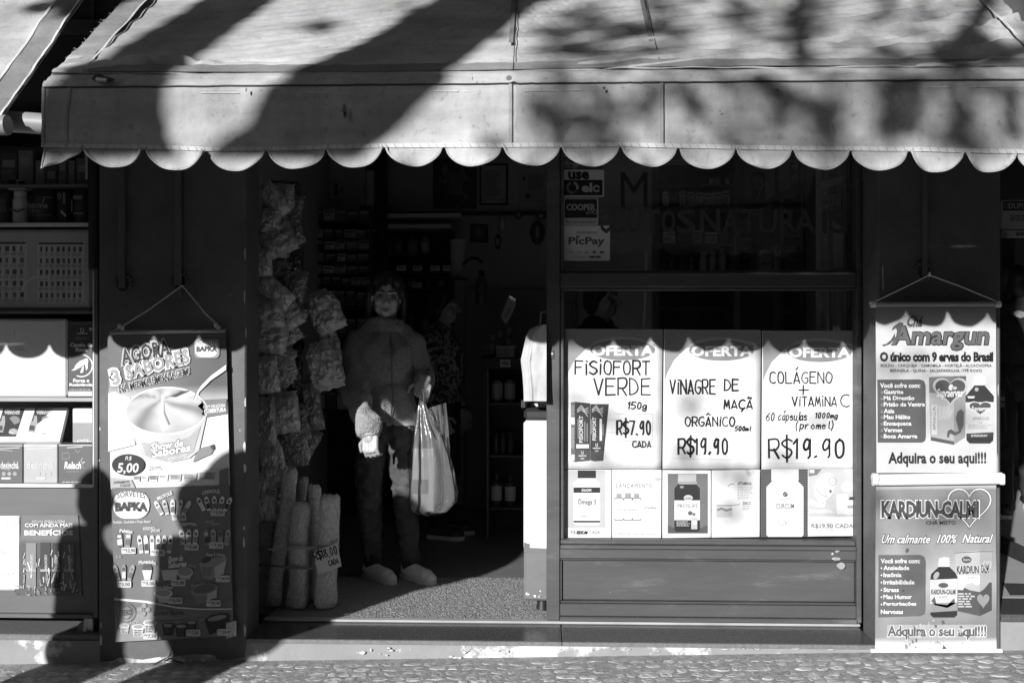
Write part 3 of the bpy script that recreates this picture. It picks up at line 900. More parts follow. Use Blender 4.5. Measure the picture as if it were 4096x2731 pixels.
# flat worn line and patches on the valance
m = MB(); rv = random.Random(2)
x = AX0 + .2
while x < AX1 - .1:
    L_ = rv.uniform(.01, .16)
    if rv.random() < .55:
        z_ = Z(366, Y_VAL) + .002 * noise.noise((x * 3, 0, 0)); t_ = .1
        m.add([(x, vy(x, t_) - .0026, z_), (x + L_, vy(x + L_, t_) - .0026, z_ - .001), (x + L_, vy(x + L_, t_) - .0026, z_ + .002), (x, vy(x, t_) - .0026, z_ + .0025)], [(0, 1, 2, 3)])
    x += L_ + rv.uniform(.01, .1)
m.build('worn_line', M_TAPE, AW)['kind'] = 'stuff'
m = MB()
for px, py, w, h in ((1379, 438, 20, 48), (1379, 462, 14, 30), (2035, 313, 30, 22), (2417, 352, 16, 16), (3108, 362, 22, 18), (985, 360, 10, 24), (2880, 445, 8, 8), (3332, 506, 5, 40), (2245, 495, 6, 12), (1890, 314, 6, 20)):
    pts = [];
    for q in range(9):
        a = 2 * PI * q / 9; r_ = rv.uniform(.65, 1.1); p = W(px + w / 2 * r_ * math.cos(a), py + h / 2 * r_ * math.sin(a), Y_VAL - .022); pts.append(p)
    m.add(pts, [tuple(range(9))[::-1]])
m.build('stain', mat('glue_stain', .13, .6), AW)['kind'] = 'stuff'
# folding arms carrying the bar
for px in (700, 3300):
    xa = X(px, Y_VAL)
    MB().tube([(xa, Y_VAL + .06, Z_CR), (xa + .35, 3.5, Z_CR + .25), (xa, Y_COL + .05, 2.55)], .016, 8).build('folding_arm', M_PIPE, AW)

# the neighbour's awning on the left
BX1 = X(8, Y_VAL + .02); BX0 = BX1 - 2.6
ZB = Z(456, Y_VAL + .02)
AB = thing('awning', 'neighbouring canvas awning with a side stripe at the left edge', 'awning', ((BX0 + BX1) / 2, Y_COL + .05, 2.9))
SL2 = 1.0
def b_pt(x, s, off=0):
    n = Vector((0, -SL2, 1)).normalized() * off
    w_ = .006 * noise.noise((x * 3, s * 4, 0)) + .003 * noise.noise((x * 12, s * 14, 2))
    return (x, Y_VAL + .02 + s * (Y_COL - Y_VAL) + n.y - w_, ZB + s * (Y_COL - Y_VAL) * SL2 + n.z + w_)
o = MB().grid(lambda u, v: b_pt(BX0 + u * (BX1 - BX0), v), 160, 120).build('canopy', M_CANVAS, AB)
so = o.modifiers.new('t', 'SOLIDIFY'); so.thickness = .003; so.offset = -1
def sb(u, v):
    x = BX1 - .085 + u * .079
    p = b_pt(x, v, .0035 + .0028 * max(0, math.sin(v * 70 + 2 * math.sin(v * 13)))); return p
MB().grid(sb, 5, 160).build('side_stripe', M_CANVAS_D, AB)
for dx in (.087, .004):
    ribbon(AB, 'seam', [b_pt(BX1 - dx, k / 60, .0065 + .001 * math.sin(k * 2)) for k in range(61)], .007, M_TAPE, (0, -.6, .6))
def sb2(u, v):
    x = AX0 + .005 + u * .074
    p = slope_pt(x, v, .0035 + .0028 * max(0, math.sin(v * 60 + 2 * math.sin(v * 13)))); return p
MB().grid(sb2, 5, 160).build('side_stripe', canvas('stripe_canvas', .27), AW)
MB().tube([(BX0, Y_VAL + .03, ZB - .02), (BX1 + .012, Y_VAL + .03, ZB - .02)], .03, 16).build('front_bar', M_PIPE, AB)
MB().tube([W(10, 485, Y_VAL + .12), W(420, 512, Y_VAL + .12)], .032, 16).build('cross_bar', M_PIPE, AB)
MB().lathe(0, 0, [(.0, 0), (.022, 0), (.022, .004), (0, .004)], 14).build('end_cap', M_BLACK, AB).location = (BX1 + .014 - AB.location.x, Y_VAL + .03 - AB.location.y, ZB - .02 - AB.location.z)
# its valance hangs outside the frame; the scalloped shadows on rack and poster come from it
ZBC = 1.782
zb_top = ZB - .03
VB1 = X(-60, Y_VAL)
o = MB().grid(lambda u, v: (BX0 + u * (VB1 - BX0), Y_VAL - .004 + .006 * math.sin(u * 17) * v, zb_top + (ZBC - zb_top) * v), 80, 6).build('valance_panel', M_CANVAS, AB)
so = o.modifiers.new('t', 'SOLIDIFY'); so.thickness = .0025
x = -1.63; ks = 0
while x - .186 > BX0:
    xa, xb = x - .186, x
    o = MB().grid(lambda u, v: (xa + u * (xb - xa), Y_VAL - .004 + .006 * v * math.sin(u * 5 + ks), ZBC - v * .062 * max(0, 1 - abs(2 * u - 1) ** 2.1) ** .62), 20, 4).build('scallop', M_CANVAS, AB)
    so = o.modifiers.new('t', 'SOLIDIFY'); so.thickness = .0025
    x -= .186; ks += 1
# ---------------------------------------------------------------- shop window
def glass_mat():
    m = bpy.data.materials.new('window_glass'); m.use_nodes = True
    N, L = m.node_tree.nodes, m.node_tree.links; N.clear()
    out = N.new('ShaderNodeOutputMaterial'); tr = N.new('ShaderNodeBsdfTransparent'); gl = N.new('ShaderNodeBsdfGlossy')
    tr.inputs[0].default_value = (.86, .86, .86, 1); gl.inputs['Roughness'].default_value = .02; gl.inputs[0].default_value = (1, 1, 1, 1)
    fr = N.new('ShaderNodeFresnel'); fr.inputs[0].default_value = 1.5
    mx = N.new('ShaderNodeMixShader'); L.new(fr.outputs[0], mx.inputs[0]); L.new(tr.outputs[0], mx.inputs[1]); L.new(gl.outputs[0], mx.inputs[2]); L.new(mx.outputs[0], out.inputs[0])
    return m
M_GLASS = glass_mat()
px0, px1, gx0, gx1 = X(2186, Y_FRM), X(3448, Y_FRM), X(2256, Y_FRM), X(3422, Y_FRM)
zt = 2.42
z_up1, z_t1, z_t0, z_lo0 = Z(1082, Y_FRM), Z(1090, Y_FRM), Z(1150, Y_FRM), Z(2158, Y_FRM)
WIN = thing('shop_window', 'dark wooden shop window with two glass panes and a panelled base', 'window', ((px0 + px1) / 2, Y_FRM, Z_FLR))
YB = Y_FRM + .1
def bar(name, x0, x1, z0, z1, y0=Y_FRM, y1=YB, c=.004): return MB().box(x0, x1, y0, y1, z0, z1, c).build(name, M_WOOD, WIN)
zs = Z_FLR + .013
bar('post', px0, gx0 - .018, zs, zt)
bar('post', gx1 + .006, px1, zs, zt)
bar('transom', gx0 - .017, gx1 + .005, z_t0, z_t1)
for (a, b) in ((z_t1 + .0005, z_up1), (Z(1162, Y_FRM), z_t0 - .0005)): bar('moulding', gx0 - .016, gx1 + .004, a, b, Y_FRM + .014, YB - .01, .003)
bar('moulding', gx0 - .017, gx0, z_lo0, Z(1164, Y_FRM), Y_FRM + .014, YB - .01)
bar('moulding', gx0 - .017, gx0, z_up1 + .0005, zt, Y_FRM + .014, YB - .01)
bar('sill', gx0 - .017, gx1 + .005, Z(2176, Y_FRM), z_lo0, Y_FRM + .01, YB)
bar('sill', gx0 - .016, gx1 + .004, Z(2192, Y_FRM), Z(2177, Y_FRM), Y_FRM - .008, YB)
bar('rail', gx0 - .017, gx1 + .005, Z(2232, Y_FRM), Z(2193, Y_FRM))
bar('rail', gx0 - .017, gx1 + .005, zs + .02, Z(2412, Y_FRM))
bar('moulding', gx0 - .017, gx1 + .005, zs, zs + .019, Y_FRM - .012, YB)
bar('moulding', gx0 - .016, gx1 + .004, Z(2239, Y_FRM), Z(2233, Y_FRM), Y_FRM + .006, YB)
bar('moulding', gx0 - .016, gx1 + .004, Z(2411, Y_FRM), Z(2403, Y_FRM), Y_FRM + .006, YB)
bar('moulding', gx0 - .016, gx0 - .008, Z(2402, Y_FRM), Z(2240, Y_FRM), Y_FRM + .006, YB)
bar('panel', gx0 - .007, gx1 + .004, Z(2402, Y_FRM), Z(2240, Y_FRM), Y_FRM + .016, YB, .006)
gu = MB().box(gx0 + .001, gx1 - .001, Y_GLS, Y_GLS + .005, z_up1 + .001, zt - .001).build('glass', M_GLASS, WIN)
gl = MB().box(gx0 + .001, gx1 - .001, Y_GLS, Y_GLS + .005, z_lo0 + .001, Z(1163, Y_FRM)).build('glass', M_GLASS, WIN)
# lock and scratches on the post
p = W(2209, 1418, Y_FRM)
m = MB().box(p.x - .009, p.x + .009, Y_FRM - .004, Y_FRM + .002, p.z - .018, p.z + .02, .003)
lk = m.build('lock_plate', M_DARK, WIN)
MB().tube([(p.x, Y_FRM - .007, p.z + .004), (p.x, Y_FRM - .002, p.z + .004)], .005, 10).build('keyhole', M_STEEL, lk)
# painted shop lettering on the upper pane
pr = Print(Y_GLS, .0008)
xx = 2395
for ch, a, b in (('O', 2398, 2452), ('D', 2455, 2510), ('U', 2512, 2566), ('T', 2574, 2640), ('O', 2645, 2702), ('S', 2706, 2784), ('N', 2800, 2880), ('A', 2890, 2952), ('T', 2962, 3030), ('U', 3034, 3110), ('R', 3118, 3188), ('A', 3176, 3262), ('I', 3290, 3310), ('S', 3318, 3392)):
    pr.text(ch, a, 838, b, 934, .085, 1, bold=.02)
pr.text('M', 2482, 690, 2590, 830, .025, 1, bold=.0)
pr.build('lettering', gu)

# stickers on the upper pane
def sticker(name, label, x0, y0, x1, y1, bg, fn, r=6):
    a, b = W(x0, y1, Y_GLS), W(x1, y0, Y_GLS)
    t = thing(name, label, 'sticker', ((a.x + b.x) / 2, Y_GLS - .001, a.z), 'payment stickers on the window glass')
    pr = Print(Y_GLS, .0006); pr.rect(x0, y0, x1, y1, bg, 0, r); pr.build('sheet', t)
    pr = Print(Y_GLS, .0008); fn(pr); pr.build('print', t)
def st_use(p):
    p.rect(2254, 720, 2410, 782, .015, 1)
    p.text('use', 2272, 686, 2358, 719, .015, 1, bold=.05)
    p.ring(2290, 751, 20, 20, 10, .18, 2, a0=80, a1=250); p.ring(2290, 751, 20, 20, 10, .38, 2, a0=-75, a1=20); p.ring(2290, 751, 20, 20, 10, .1, 2, a0=35, a1=70)
    p.text('el', 2326, 732, 2369, 770, .5, 2, bold=.04); p.ring(2386, 755, 11, 11, 7, .5, 2, a0=20, a1=340)
sticker('sticker', 'card sticker with big dark letters above a black box, on the upper glass', 2250, 680, 2416, 788, .62, st_use)
def st_coop(p):
    p.rect(2259, 797, 2388, 872, .025, 1, 5); p.text('COOPER', 2266, 816, 2382, 842, .5, 2, bold=.03); p.text('card', 2342, 843, 2372, 856, .5, 2, shear=.25)
    p.ring(2379, 848, 7, 8, 2, .5, 2); p.text('Para uma vida melhor!', 2265, 882, 2384, 893, .06, 1)
sticker('sticker', 'dark card sticker with rounded corners, second of the stack on the upper glass', 2255, 793, 2393, 901, .58, st_coop)
def st_pp(p):
    p.text('Aceitamos', 2306, 922, 2388, 935, .1, 1); p.text('PicPay', 2274, 948, 2419, 987, .12, 1, bold=.03)
    p.rect(2305, 941, 2318, 953, .12, 1); p.rect(2307, 943, 2316, 951, .5, 2); p.rect(2309, 945, 2313, 949, .12, 3)
    p.scribble(2277, 1006, 2297, 1013, 2, .15, 1); p.text('VISA', 2308, 1005, 2328, 1013, .08, 1, shear=.2); p.text('elo', 2339, 1004, 2355, 1013, .1, 1, bold=.02)
    p.ell(2375, 1009, 5, 5, .1, 1); p.ell(2380, 1009, 5, 5, .2, 2); p.rect(2399, 1005, 2416, 1013, .1, 1)
    p.scribble(2290, 1026, 2352, 1029, 2.5, .2, 1); p.rect(2357, 1024, 2380, 1031, .05, 1); p.rect(2383, 1024, 2403, 1031, .05, 1)
sticker('sticker', 'largest payment sticker, pale with small card logos, lowest on the upper glass', 2253, 903, 2440, 1043, .8, st_pp)
def st_mae(p):
    p.ell(2273, 654, 21, 20, .2, 1); p.ell(2297, 654, 21, 20, .26, 1); p.text('Maestro', 2259, 647, 2318, 660, .45, 2, bold=.02)
sticker('sticker', 'dark card sticker of two overlapping discs half hidden by the scallops', 2249, 630, 2412, 678, .07, st_mae)

# ---------------------------------------------------------------- the three big offer posters and six flyers
YP = Y_GLS - .006
INK_D = .012
def sheet(t, quad, y, ink, th=.0006, nu=12, nv=16, wob=.0015, seed=0, name='sheet', grad=None):
    """quad: TL TR BR BL in pixels; a slightly uneven sheet with thickness"""
    m = MB()
    def at(u, v):
        a = [quad[0][i] + (quad[1][i] - quad[0][i]) * u for i in (0, 1)]; b = [quad[3][i] + (quad[2][i] - quad[3][i]) * u for i in (0, 1)]
        p = W(a[0] + (b[0] - a[0]) * v, a[1] + (b[1] - a[1]) * v, y)
        return p
    def f(u, v):
        p = at(u, v); p.y += wob * (.5 + .5 * noise.noise((u * 2.5 + seed, v * 3.5, seed))) ; return p
    if grad:
        for j in range(nv):
            for i in range(nu):
                q = [f(i / nu, j / nv), f((i + 1) / nu, j / nv), f((i + 1) / nu, (j + 1) / nv), f(i / nu, (j + 1) / nv)]
                m.add(q, [(0, 3, 2, 1)], [grad(i / nu, j / nv), grad(i / nu, (j + 1) / nv), grad((i + 1) / nu, (j + 1) / nv), grad((i + 1) / nu, j / nv)], False)
    else: m.grid(f, nu, nv, ink)
    o = m.build(name, INK, t)
    so = o.modifiers.new('t', 'SOLIDIFY'); so.thickness = th; so.offset = 1
    return o
def poster_thing(name, label, cat, quad, y, group=None):
    a, b = W(*quad[3], y), W(*quad[2], y)
    return thing(name, label, cat, ((a.x + b.x) / 2, y, min(a.z, b.z)), group)
def offer(label, quad, ox, fn, oval_l):
    t = poster_thing('offer_poster', label, 'poster', quad, YP, 'handwritten offer posters in the shop window')
    sheet(t, quad, YP, .8, seed=ox)
    p = Print(YP, .0009)
    x0, y0, x1 = quad[0][0], quad[0][1], quad[1][0]; w = x1 - x0
    top = [(x0 + 2, y0 + 2), (x0 + 3, y0 + 202)]
    top += [(x0 + 12, y0 + 175), (x0 + 38, y0 + 124), (x0 + 86, y0 + 76), (x0 + 150, y0 + 45), (x0 + 232, y0 + 33), (x0 + 300, y0 + 40), (x0 + 362, y0 + 54), (x1 - 3, y0 + 78), (x1 - 2, y0 + 2)]
    p.poly(top, .3, 1)
    p.ell(x0 + oval_l, y0 + 83, 130, 42, .25, 2); p.ring(x0 + oval_l, y0 + 80, 132, 46, 8, .42, 2.6, a0=190, a1=345)
    p.text('OFERTA', x0 + oval_l - 122, y0 + 66, x0 + oval_l + 125, y0 + 108, .8, 3, bold=.045, space=1.02)
    fn(p)
    # strips of clear tape and creases
    r = random.Random(ox)
    for k in range(5):
        xa, ya = r.uniform(x0 + 10, x1 - 60), r.uniform(y0 + 250, y0 + 530); p.line([(xa, ya), (xa + r.uniform(8, 40), ya + r.uniform(-3, 3))], 1.5, .5, 1)
    p.build('print', t)
def of_a(p):
    p.hand('FiSiOFORT', 2300, 1437, 2597, 1498, 6.5, INK_D, 4); p.hand('VERDE', 2376, 1511, 2600, 1580, 6, INK_D, 4)
    p.hand('150g', 2508, 1607, 2588, 1643, 5, INK_D, 4, shear=.15); p.hand('R$7.90', 2467, 1672, 2600, 1748, 7.5, INK_D, 4); p.hand('CADA', 2530, 1764, 2603, 1788, 4.5, INK_D, 4)
    q = lambda x, y: (2200 + x / 1.6507, 1250 + y / 1.6507)
    p.poly([q(137, 593), q(137, 972), q(165, 985), q(165, 588)], .16, 3); p.poly([q(165, 588), q(165, 985), q(262, 975), q(264, 598)], .05, 3)
    p.poly([q(267, 603), q(265, 972), q(290, 980), q(350, 976), q(387, 603)], .05, 3)
    p.poly([q(266, 915), q(265, 972), q(290, 980), q(350, 976), q(355, 910)], .09, 4); p.poly([q(166, 900), q(165, 985), q(262, 975), q(262, 905)], .1, 4)
    for cx in (215, 312):
        for k in range(3): p.line([q(cx - 35, 640 + k * 8), q(cx - 8, 612 + k * 14), q(cx + 12, 640 + k * 9), q(cx + 38, 628 + k * 16)], 2.2, .7, 5)
        p.line([q(cx + 5, 640), q(cx + 18, 662), q(cx + 34, 684)], 2.2, .7, 5)
    for (x, a, b, w) in ((218, 680, 857, 26), (304, 690, 842, 24)):
        l = q(x, b); p.text('FISIOFORT', l[0], l[1] - w / 1.65, l[0] + (b - a) / 1.65, l[1], .75, 5, bold=.02, rot=90)
    for x, a, b in ((186, 700, 830), (230, 720, 850), (245, 730, 850), (272, 705, 800), (350, 735, 810)):
        u, v = q(x, a); p.line([(u, v), (u, v + (b - a) / 1.65)], 2, .5, 5)
    u = q(173, 868), q(257, 895); p.rect(*u[0], *u[1], .78, 5)
    u = q(327, 700), q(343, 845); p.rect(*u[0], *u[1], .7, 5)
    for (x, y) in ((192, 600), (140, 690), (140, 740), (140, 790)): u = q(x, y)
    p.rect(*q(139, 690), *q(163, 738), .7, 4); p.rect(*q(139, 935), *q(163, 975), .65, 4); p.scribble(*q(140, 610), *q(162, 680), 1.5, .5, 4); p.scribble(*q(140, 760), *q(162, 900), 1.5, .5, 4)
    for x in (214, 308):
        y = 922 if x == 214 else 872
        p.ring(*q(x, y), 4, 7, 2.5, .7, 5, a0=-60, a1=240); p.rect(*q(x - 26, y + 18), *q(x + 26, y + 26), .6, 5); p.rect(*q(x - 12, y + 36), *q(x + 12, y + 44), .55, 5)
    p.line([q(425, 668), q(678, 668), q(675, 845), q(420, 845)], 1.2, .6, 3)
offer('offer poster with a picture of a box and tube, leftmost in the shop window', [(2259, 1315), (2651, 1317), (2645, 1875), (2254, 1875)], 0, of_a, 231)
def of_b(p):
    p.hand('ViNAGRE', 2680, 1513, 2860, 1575, 6.5, INK_D, 4); p.hand('DE', 2897, 1516, 2952, 1562, 6, INK_D, 4); p.hand('MAÇÃ', 2896, 1588, 3008, 1645, 6, INK_D, 4)
    p.hand('ORGÂNiCO', 2740, 1652, 2938, 1704, 5.5, INK_D, 4); p.hand('500ml', 2938, 1704, 3006, 1722, 4.5, INK_D, 4, shear=.2); p.hand('R$19.90', 2713, 1742, 2908, 1826, 8, INK_D, 4)
    p.line([(2695, 1735), (2925, 1735), (2923, 1838), (2690, 1832)], 1.2, .6, 3)
offer('offer poster without any picture, middle of the three in the shop window', [(2656, 1317), (3044, 1322), (3040, 1876), (2650, 1875)], 5, of_b, 230)
def of_c(p):
    p.hand('COLÁGENO', 3079, 1468, 3328, 1533, 4.8, INK_D, 4); p.hand('+', 3196, 1541, 3233, 1577, 4.8, INK_D, 4); p.hand('ViTAMiNA', 3168, 1582, 3345, 1624, 4.8, INK_D, 4); p.hand('C', 3362, 1578, 3397, 1626, 5, INK_D, 4)
    p.hand('60', 3062, 1650, 3098, 1682, 4, INK_D, 4, shear=.15); p.hand('cápsulas', 3110, 1642, 3230, 1690, 4, INK_D, 4, shear=.15); p.hand('1000mg', 3258, 1650, 3352, 1678, 4, INK_D, 4, shear=.2); p.hand('(promel)', 3181, 1680, 3334, 1724, 4, INK_D, 4, shear=.12)
    p.rect(3050, 1727, 3405, 1850, .82, 1.5); p.hand('R$19.90', 3074, 1740, 3374, 1846, 8.5, INK_D, 4)
offer('offer poster with the widest price, rightmost in the shop window', [(3049, 1322), (3432, 1323), (3426, 1880), (3046, 1877)], 9, of_c, 228)

def flyer(label, quad, bg, fn, seed):
    t = poster_thing('flyer', label, 'flyer', quad, YP, 'small product flyers under the offer posters')
    sheet(t, quad, YP, bg, nu=6, nv=8, wob=.001, seed=seed)
    p = Print(YP, .0009); p.poly([(quad[0][0] + 2, quad[0][1] + 2), (quad[3][0] + 2, quad[3][1] - 2), (quad[2][0] - 2, quad[2][1] - 2), (quad[1][0] - 2, quad[1][1] + 2)], bg, .2); fn(p); p.build('print', t)
q7 = lambda x, y: (2200 + x / 1.6507, 1250 + y / 1.6507)
q8 = lambda x, y: (2850 + x / 1.6507, 1250 + y / 1.6507)
def P_(q, pts): return [q(*a) for a in pts]
def bottle_print(p, q, cx, y0, ycap, ysh, y1, wcap, w, capink, bodyink, lay=2, labels=()):
    p.rect(*q(cx - wcap / 2, y0), *q(cx + wcap / 2, ycap), capink, lay, 2)
    p.poly(P_(q, [(cx - wcap * .45, ycap), (cx - w / 2, ysh), (cx - w / 2, y1 - 12), (cx - w / 2 + 12, y1), (cx + w / 2 - 12, y1), (cx + w / 2, y1 - 12), (cx + w / 2, ysh), (cx + wcap * .45, ycap)]), bodyink, lay)
    for a, b, ink in labels: p.rect(*q(cx - w / 2, a), *q(cx + w / 2, b), ink, lay + 1)
def fa1(p):
    p.rect(*q7(100, 1040), *q7(365, 1418), .52, 1)
    bottle_print(p, q7, 243, 1040, 1092, 1125, 1400, 120, 174, .03, .8, 2, [(1152, 1188, .03), (1372, 1384, .03)])
    p.text('DUOM', *q7(210, 1162), *q7(272, 1180), .8, 5, bold=.03); p.scribble(*q7(205, 1222), *q7(295, 1232), 3, .45, 4); p.text('Ômega 3', *q7(183, 1222), *q7(302, 1275), .04, 4, bold=.01)
    p.scribble(*q7(235, 1285), *q7(315, 1312), 1.8, .5, 4); p.ring(*q7(180, 1330), 9, 12, 1.5, .5, 4); p.rect(*q7(205, 1335), *q7(275, 1350), .6, 4); p.text('120', *q7(207, 1337), *q7(235, 1348), .3, 5)
    p.text('R$', *q7(137, 1437), *q7(168, 1460), .06, 3); p.hand('R$35.00', *q7(175, 1438), *q7(248, 1462), 3, .03, 3, shear=.2); p.text('CADA', *q7(260, 1437), *q7(330, 1459), .06, 3)
flyer('white flyer showing a white bottle with dark cap and band, first of the row', [(2252, 1878), (2447, 1877), (2446, 2150), (2251, 2151)], .8, fa1, 1)
def fa2(p):
    p.text('SUPER', *q7(530, 1113), *q7(588, 1125), .1, 2, space=1.3); p.text('LANÇAMENTO', *q7(438, 1128), *q7(677, 1160), .08, 2, space=1.2)
    for cx, s in ((455, .85), (515, 1), (572, .85)):
        p.rect(*q7(cx - 20 * s, 1212 - 22 * s), *q7(cx + 20 * s, 1222), .35, 2); p.line(P_(q7, [(cx - 30, 1235), (cx - 24, 1222), (cx + 24, 1222), (cx + 30, 1235)]), 3, .12, 3)
        p.line(P_(q7, [(cx - 30, 1358), (cx - 24, 1368), (cx + 24, 1368), (cx + 30, 1358)]), 3, .12, 3)
    p.text('COLÁGENO', *q7(430, 1290), *q7(585, 1308), .2, 3); p.text('COLÁGENO', *q7(617, 1258), *q7(705, 1274), .55, 3); p.text('VITAMINA D', *q7(620, 1280), *q7(722, 1297), .06, 3)
    p.ell(*q7(710, 1098), 14, 7, .5, 2); p.line(P_(q7, [(470, 1055), (480, 1045), (500, 1055)]), 3, .5, 2); p.text('R$29.90 com 60 cápsulas', *q7(447, 1452), *q7(713, 1470), .25, 2)
flyer('white flyer with three small faint bottles in outline, second in the flyer row', [(2449, 1877), (2647, 1877), (2645, 2151), (2448, 2150)], .8, fa2, 2)
def fb1(p):
    p.rect(*q7(777, 1062), *q7(1042, 1456), .17, 1); p.poly(P_(q7, [(777, 1400), (777, 1456), (1042, 1456), (1042, 1400), (985, 1425), (830, 1425)]), .1, 1.5)
    bottle_print(p, q7, 905, 1065, 1125, 1160, 1445, 120, 168, .5, .03, 2, [(1238, 1368, .8)])
    p.rect(*q7(850, 1112), *q7(970, 1132), .35, 3); p.text('PROSLIFE', *q7(842, 1262), *q7(975, 1288), .06, 5); p.ell(*q7(912, 1222), 18, 12, .6, 4); p.text('Unilife', *q7(888, 1214), *q7(936, 1232), .06, 5, shear=.2)
    p.scribble(*q7(845, 1300), *q7(885, 1360), 1.6, .5, 5); p.ell(*q7(925, 1322), 9, 9, .12, 5); p.ell(*q7(950, 1330), 7, 7, .2, 5); p.rect(*q7(932, 1350), *q7(972, 1428), .5, 5); p.text('30', *q7(940, 1372), *q7(968, 1396), .8, 6, bold=.03); p.scribble(*q7(835, 1375), *q7(925, 1410), 2.4, .5, 4)
    p.ell(*q7(870, 1150), 8, 5, .3, 4)
flyer('white-bordered flyer with a photo of a dark bottle, third in the flyer row', [(2650, 1879), (2845, 1880), (2844, 2149), (2649, 2151)], .8, fb1, 3)
def fb2(p):
    p.rect(*q8(25, 1272), *q8(130, 1350), .62, 1, 5); p.rect(*q8(25, 1266), *q8(130, 1276), .45, 2); p.line(P_(q8, [(35, 1300), (60, 1292), (90, 1305), (122, 1296)]), 8, .25, 3)
    p.text('VITAMINA', *q8(165, 1117), *q8(258, 1138), .07, 2, bold=.02); p.text('ZINCO', *q8(198, 1247), *q8(255, 1268), .07, 2, bold=.02); p.scribble(*q8(165, 1148), *q8(275, 1232), 3, .45, 2, 2.2); p.scribble(*q8(198, 1275), *q8(270, 1310), 3, .45, 2, 2.2)
    p.line(P_(q8, [(102, 1145), (118, 1130), (142, 1130)]), 2, .1, 2); p.line(P_(q8, [(133, 1270), (160, 1268), (178, 1262)]), 2, .1, 2)
    r = random.Random(8)
    for k in range(9): p.ring(*q8(225 + r.uniform(0, 80), 1030 + r.uniform(8, 40)), 6, 6, 1.2, .45, 2, n=8)
flyer('pale flyer with two arrows pointing from a faint jar, fourth in the flyer row', [(2847, 1880), (3040, 1877), (3039, 2147), (2846, 2149)], .8, fb2, 4)
def fc1(p):
    for k in range(36): p.rect(*q8(322, 1036 + k * 12.3), *q8(632, 1041 + k * 12.3), .07, 1)
    bottle_print(p, q8, 478, 1033, 1108, 1150, 1478, 180, 244, .72, .82, 2, [])
    for k in range(18): p.rect(*q8(392 + k * 10, 1036), *q8(396 + k * 10, 1092), .62, 3)
    p.ell(*q8(480, 1198), 10, 10, .1, 4); p.line(P_(q8, [(470, 1205), (480, 1195), (492, 1190)]), 1.6, .7, 5); p.text('OrganuMed', *q8(428, 1218), *q8(530, 1240), .35, 4); p.text('CURCUM', *q8(418, 1258), *q8(538, 1293), .16, 4, bold=.015); p.rect(*q8(465, 1303), *q8(522, 1318), .6, 4)
    p.scribble(*q8(400, 1340), *q8(560, 1346), 2, .6, 4); p.ring(*q8(460, 1383), 15, 12, 2, .25, 4); p.text('ORGÂNICO', *q8(455, 1376), *q8(522, 1390), .2, 5)
flyer('flyer filled by a big white bottle on dark stripes, fifth in the flyer row', [(3043, 1877), (3231, 1876), (3230, 2147), (3042, 2148)], .12, fc1, 5)
def fc2(p):
    p.rect(*q8(634, 1032), *q8(946, 1345), .55, 1); p.poly(P_(q8, [(634, 1032), (634, 1080), (690, 1070), (720, 1032)]), .2, 2)
    p.ell(*q8(740, 1150), 38, 60, .72, 2, 20); p.ring(*q8(792, 1112), 15, 16, 2.5, .3, 3); p.line(P_(q8, [(780, 1112), (790, 1120), (805, 1106)]), 2, .3, 3); p.ell(*q8(778, 1178), 5, 7, .15, 3); p.ell(*q8(890, 1150), 26, 20, .66, 2); p.line(P_(q8, [(680, 1155), (715, 1200), (760, 1215)]), 3, .4, 3)
    p.text('Speci', *q8(635, 1228), *q8(745, 1275), .82, 4, bold=.04, rot=-3); p.text('Kids', *q8(678, 1258), *q8(742, 1284), .82, 5, bold=.04); p.scribble(*q8(636, 1298), *q8(810, 1322), 3, .8, 3)
    p.rect(*q8(818, 1195), *q8(890, 1330), .72, 2); p.rect(*q8(888, 1236), *q8(945, 1332), .8, 3, 3); p.poly(P_(q8, [(898, 1236), (905, 1215), (930, 1215), (938, 1236)]), .06, 3); p.rect(*q8(890, 1270), *q8(944, 1290), .35, 4); p.ring(*q8(918, 1320), 10, 5, 2, .3, 4)
    p.rect(*q8(640, 1036), *q8(672, 1058), .7, 3); p.text('Supra', *q8(862, 1034), *q8(935, 1052), .75, 3, shear=.25, bold=.02); p.text('R$19,90 CADA', *q8(653, 1392), *q8(928, 1424), .1, 3)
flyer('flyer with a pale puppy picture and printed price, last in the flyer row', [(3231, 1876), (3424, 1877), (3422, 2143), (3230, 2145)], .8, fc2, 6)
# silver tape scraps on the rail
m = MB(); r = random.Random(4)
for (px, py, w, h) in ((3350, 2200, 34, 22), (3345, 2235, 40, 18), (3365, 2262, 40, 34), (3330, 2215, 18, 12)):
    pts = [W(px + math.cos(2 * PI * k / 7) * w / 2 * r.uniform(.5, 1.1), py + math.sin(2 * PI * k / 7) * h / 2 * r.uniform(.5, 1.1), Y_FRM - .003 - r.uniform(0, .004)) for k in range(7)]
    m.add(pts, [tuple(range(7))])
tag(m.build('tape_scrap', M_GREY), 'torn scraps of clear tape stuck on the rail below the window', 'tape')
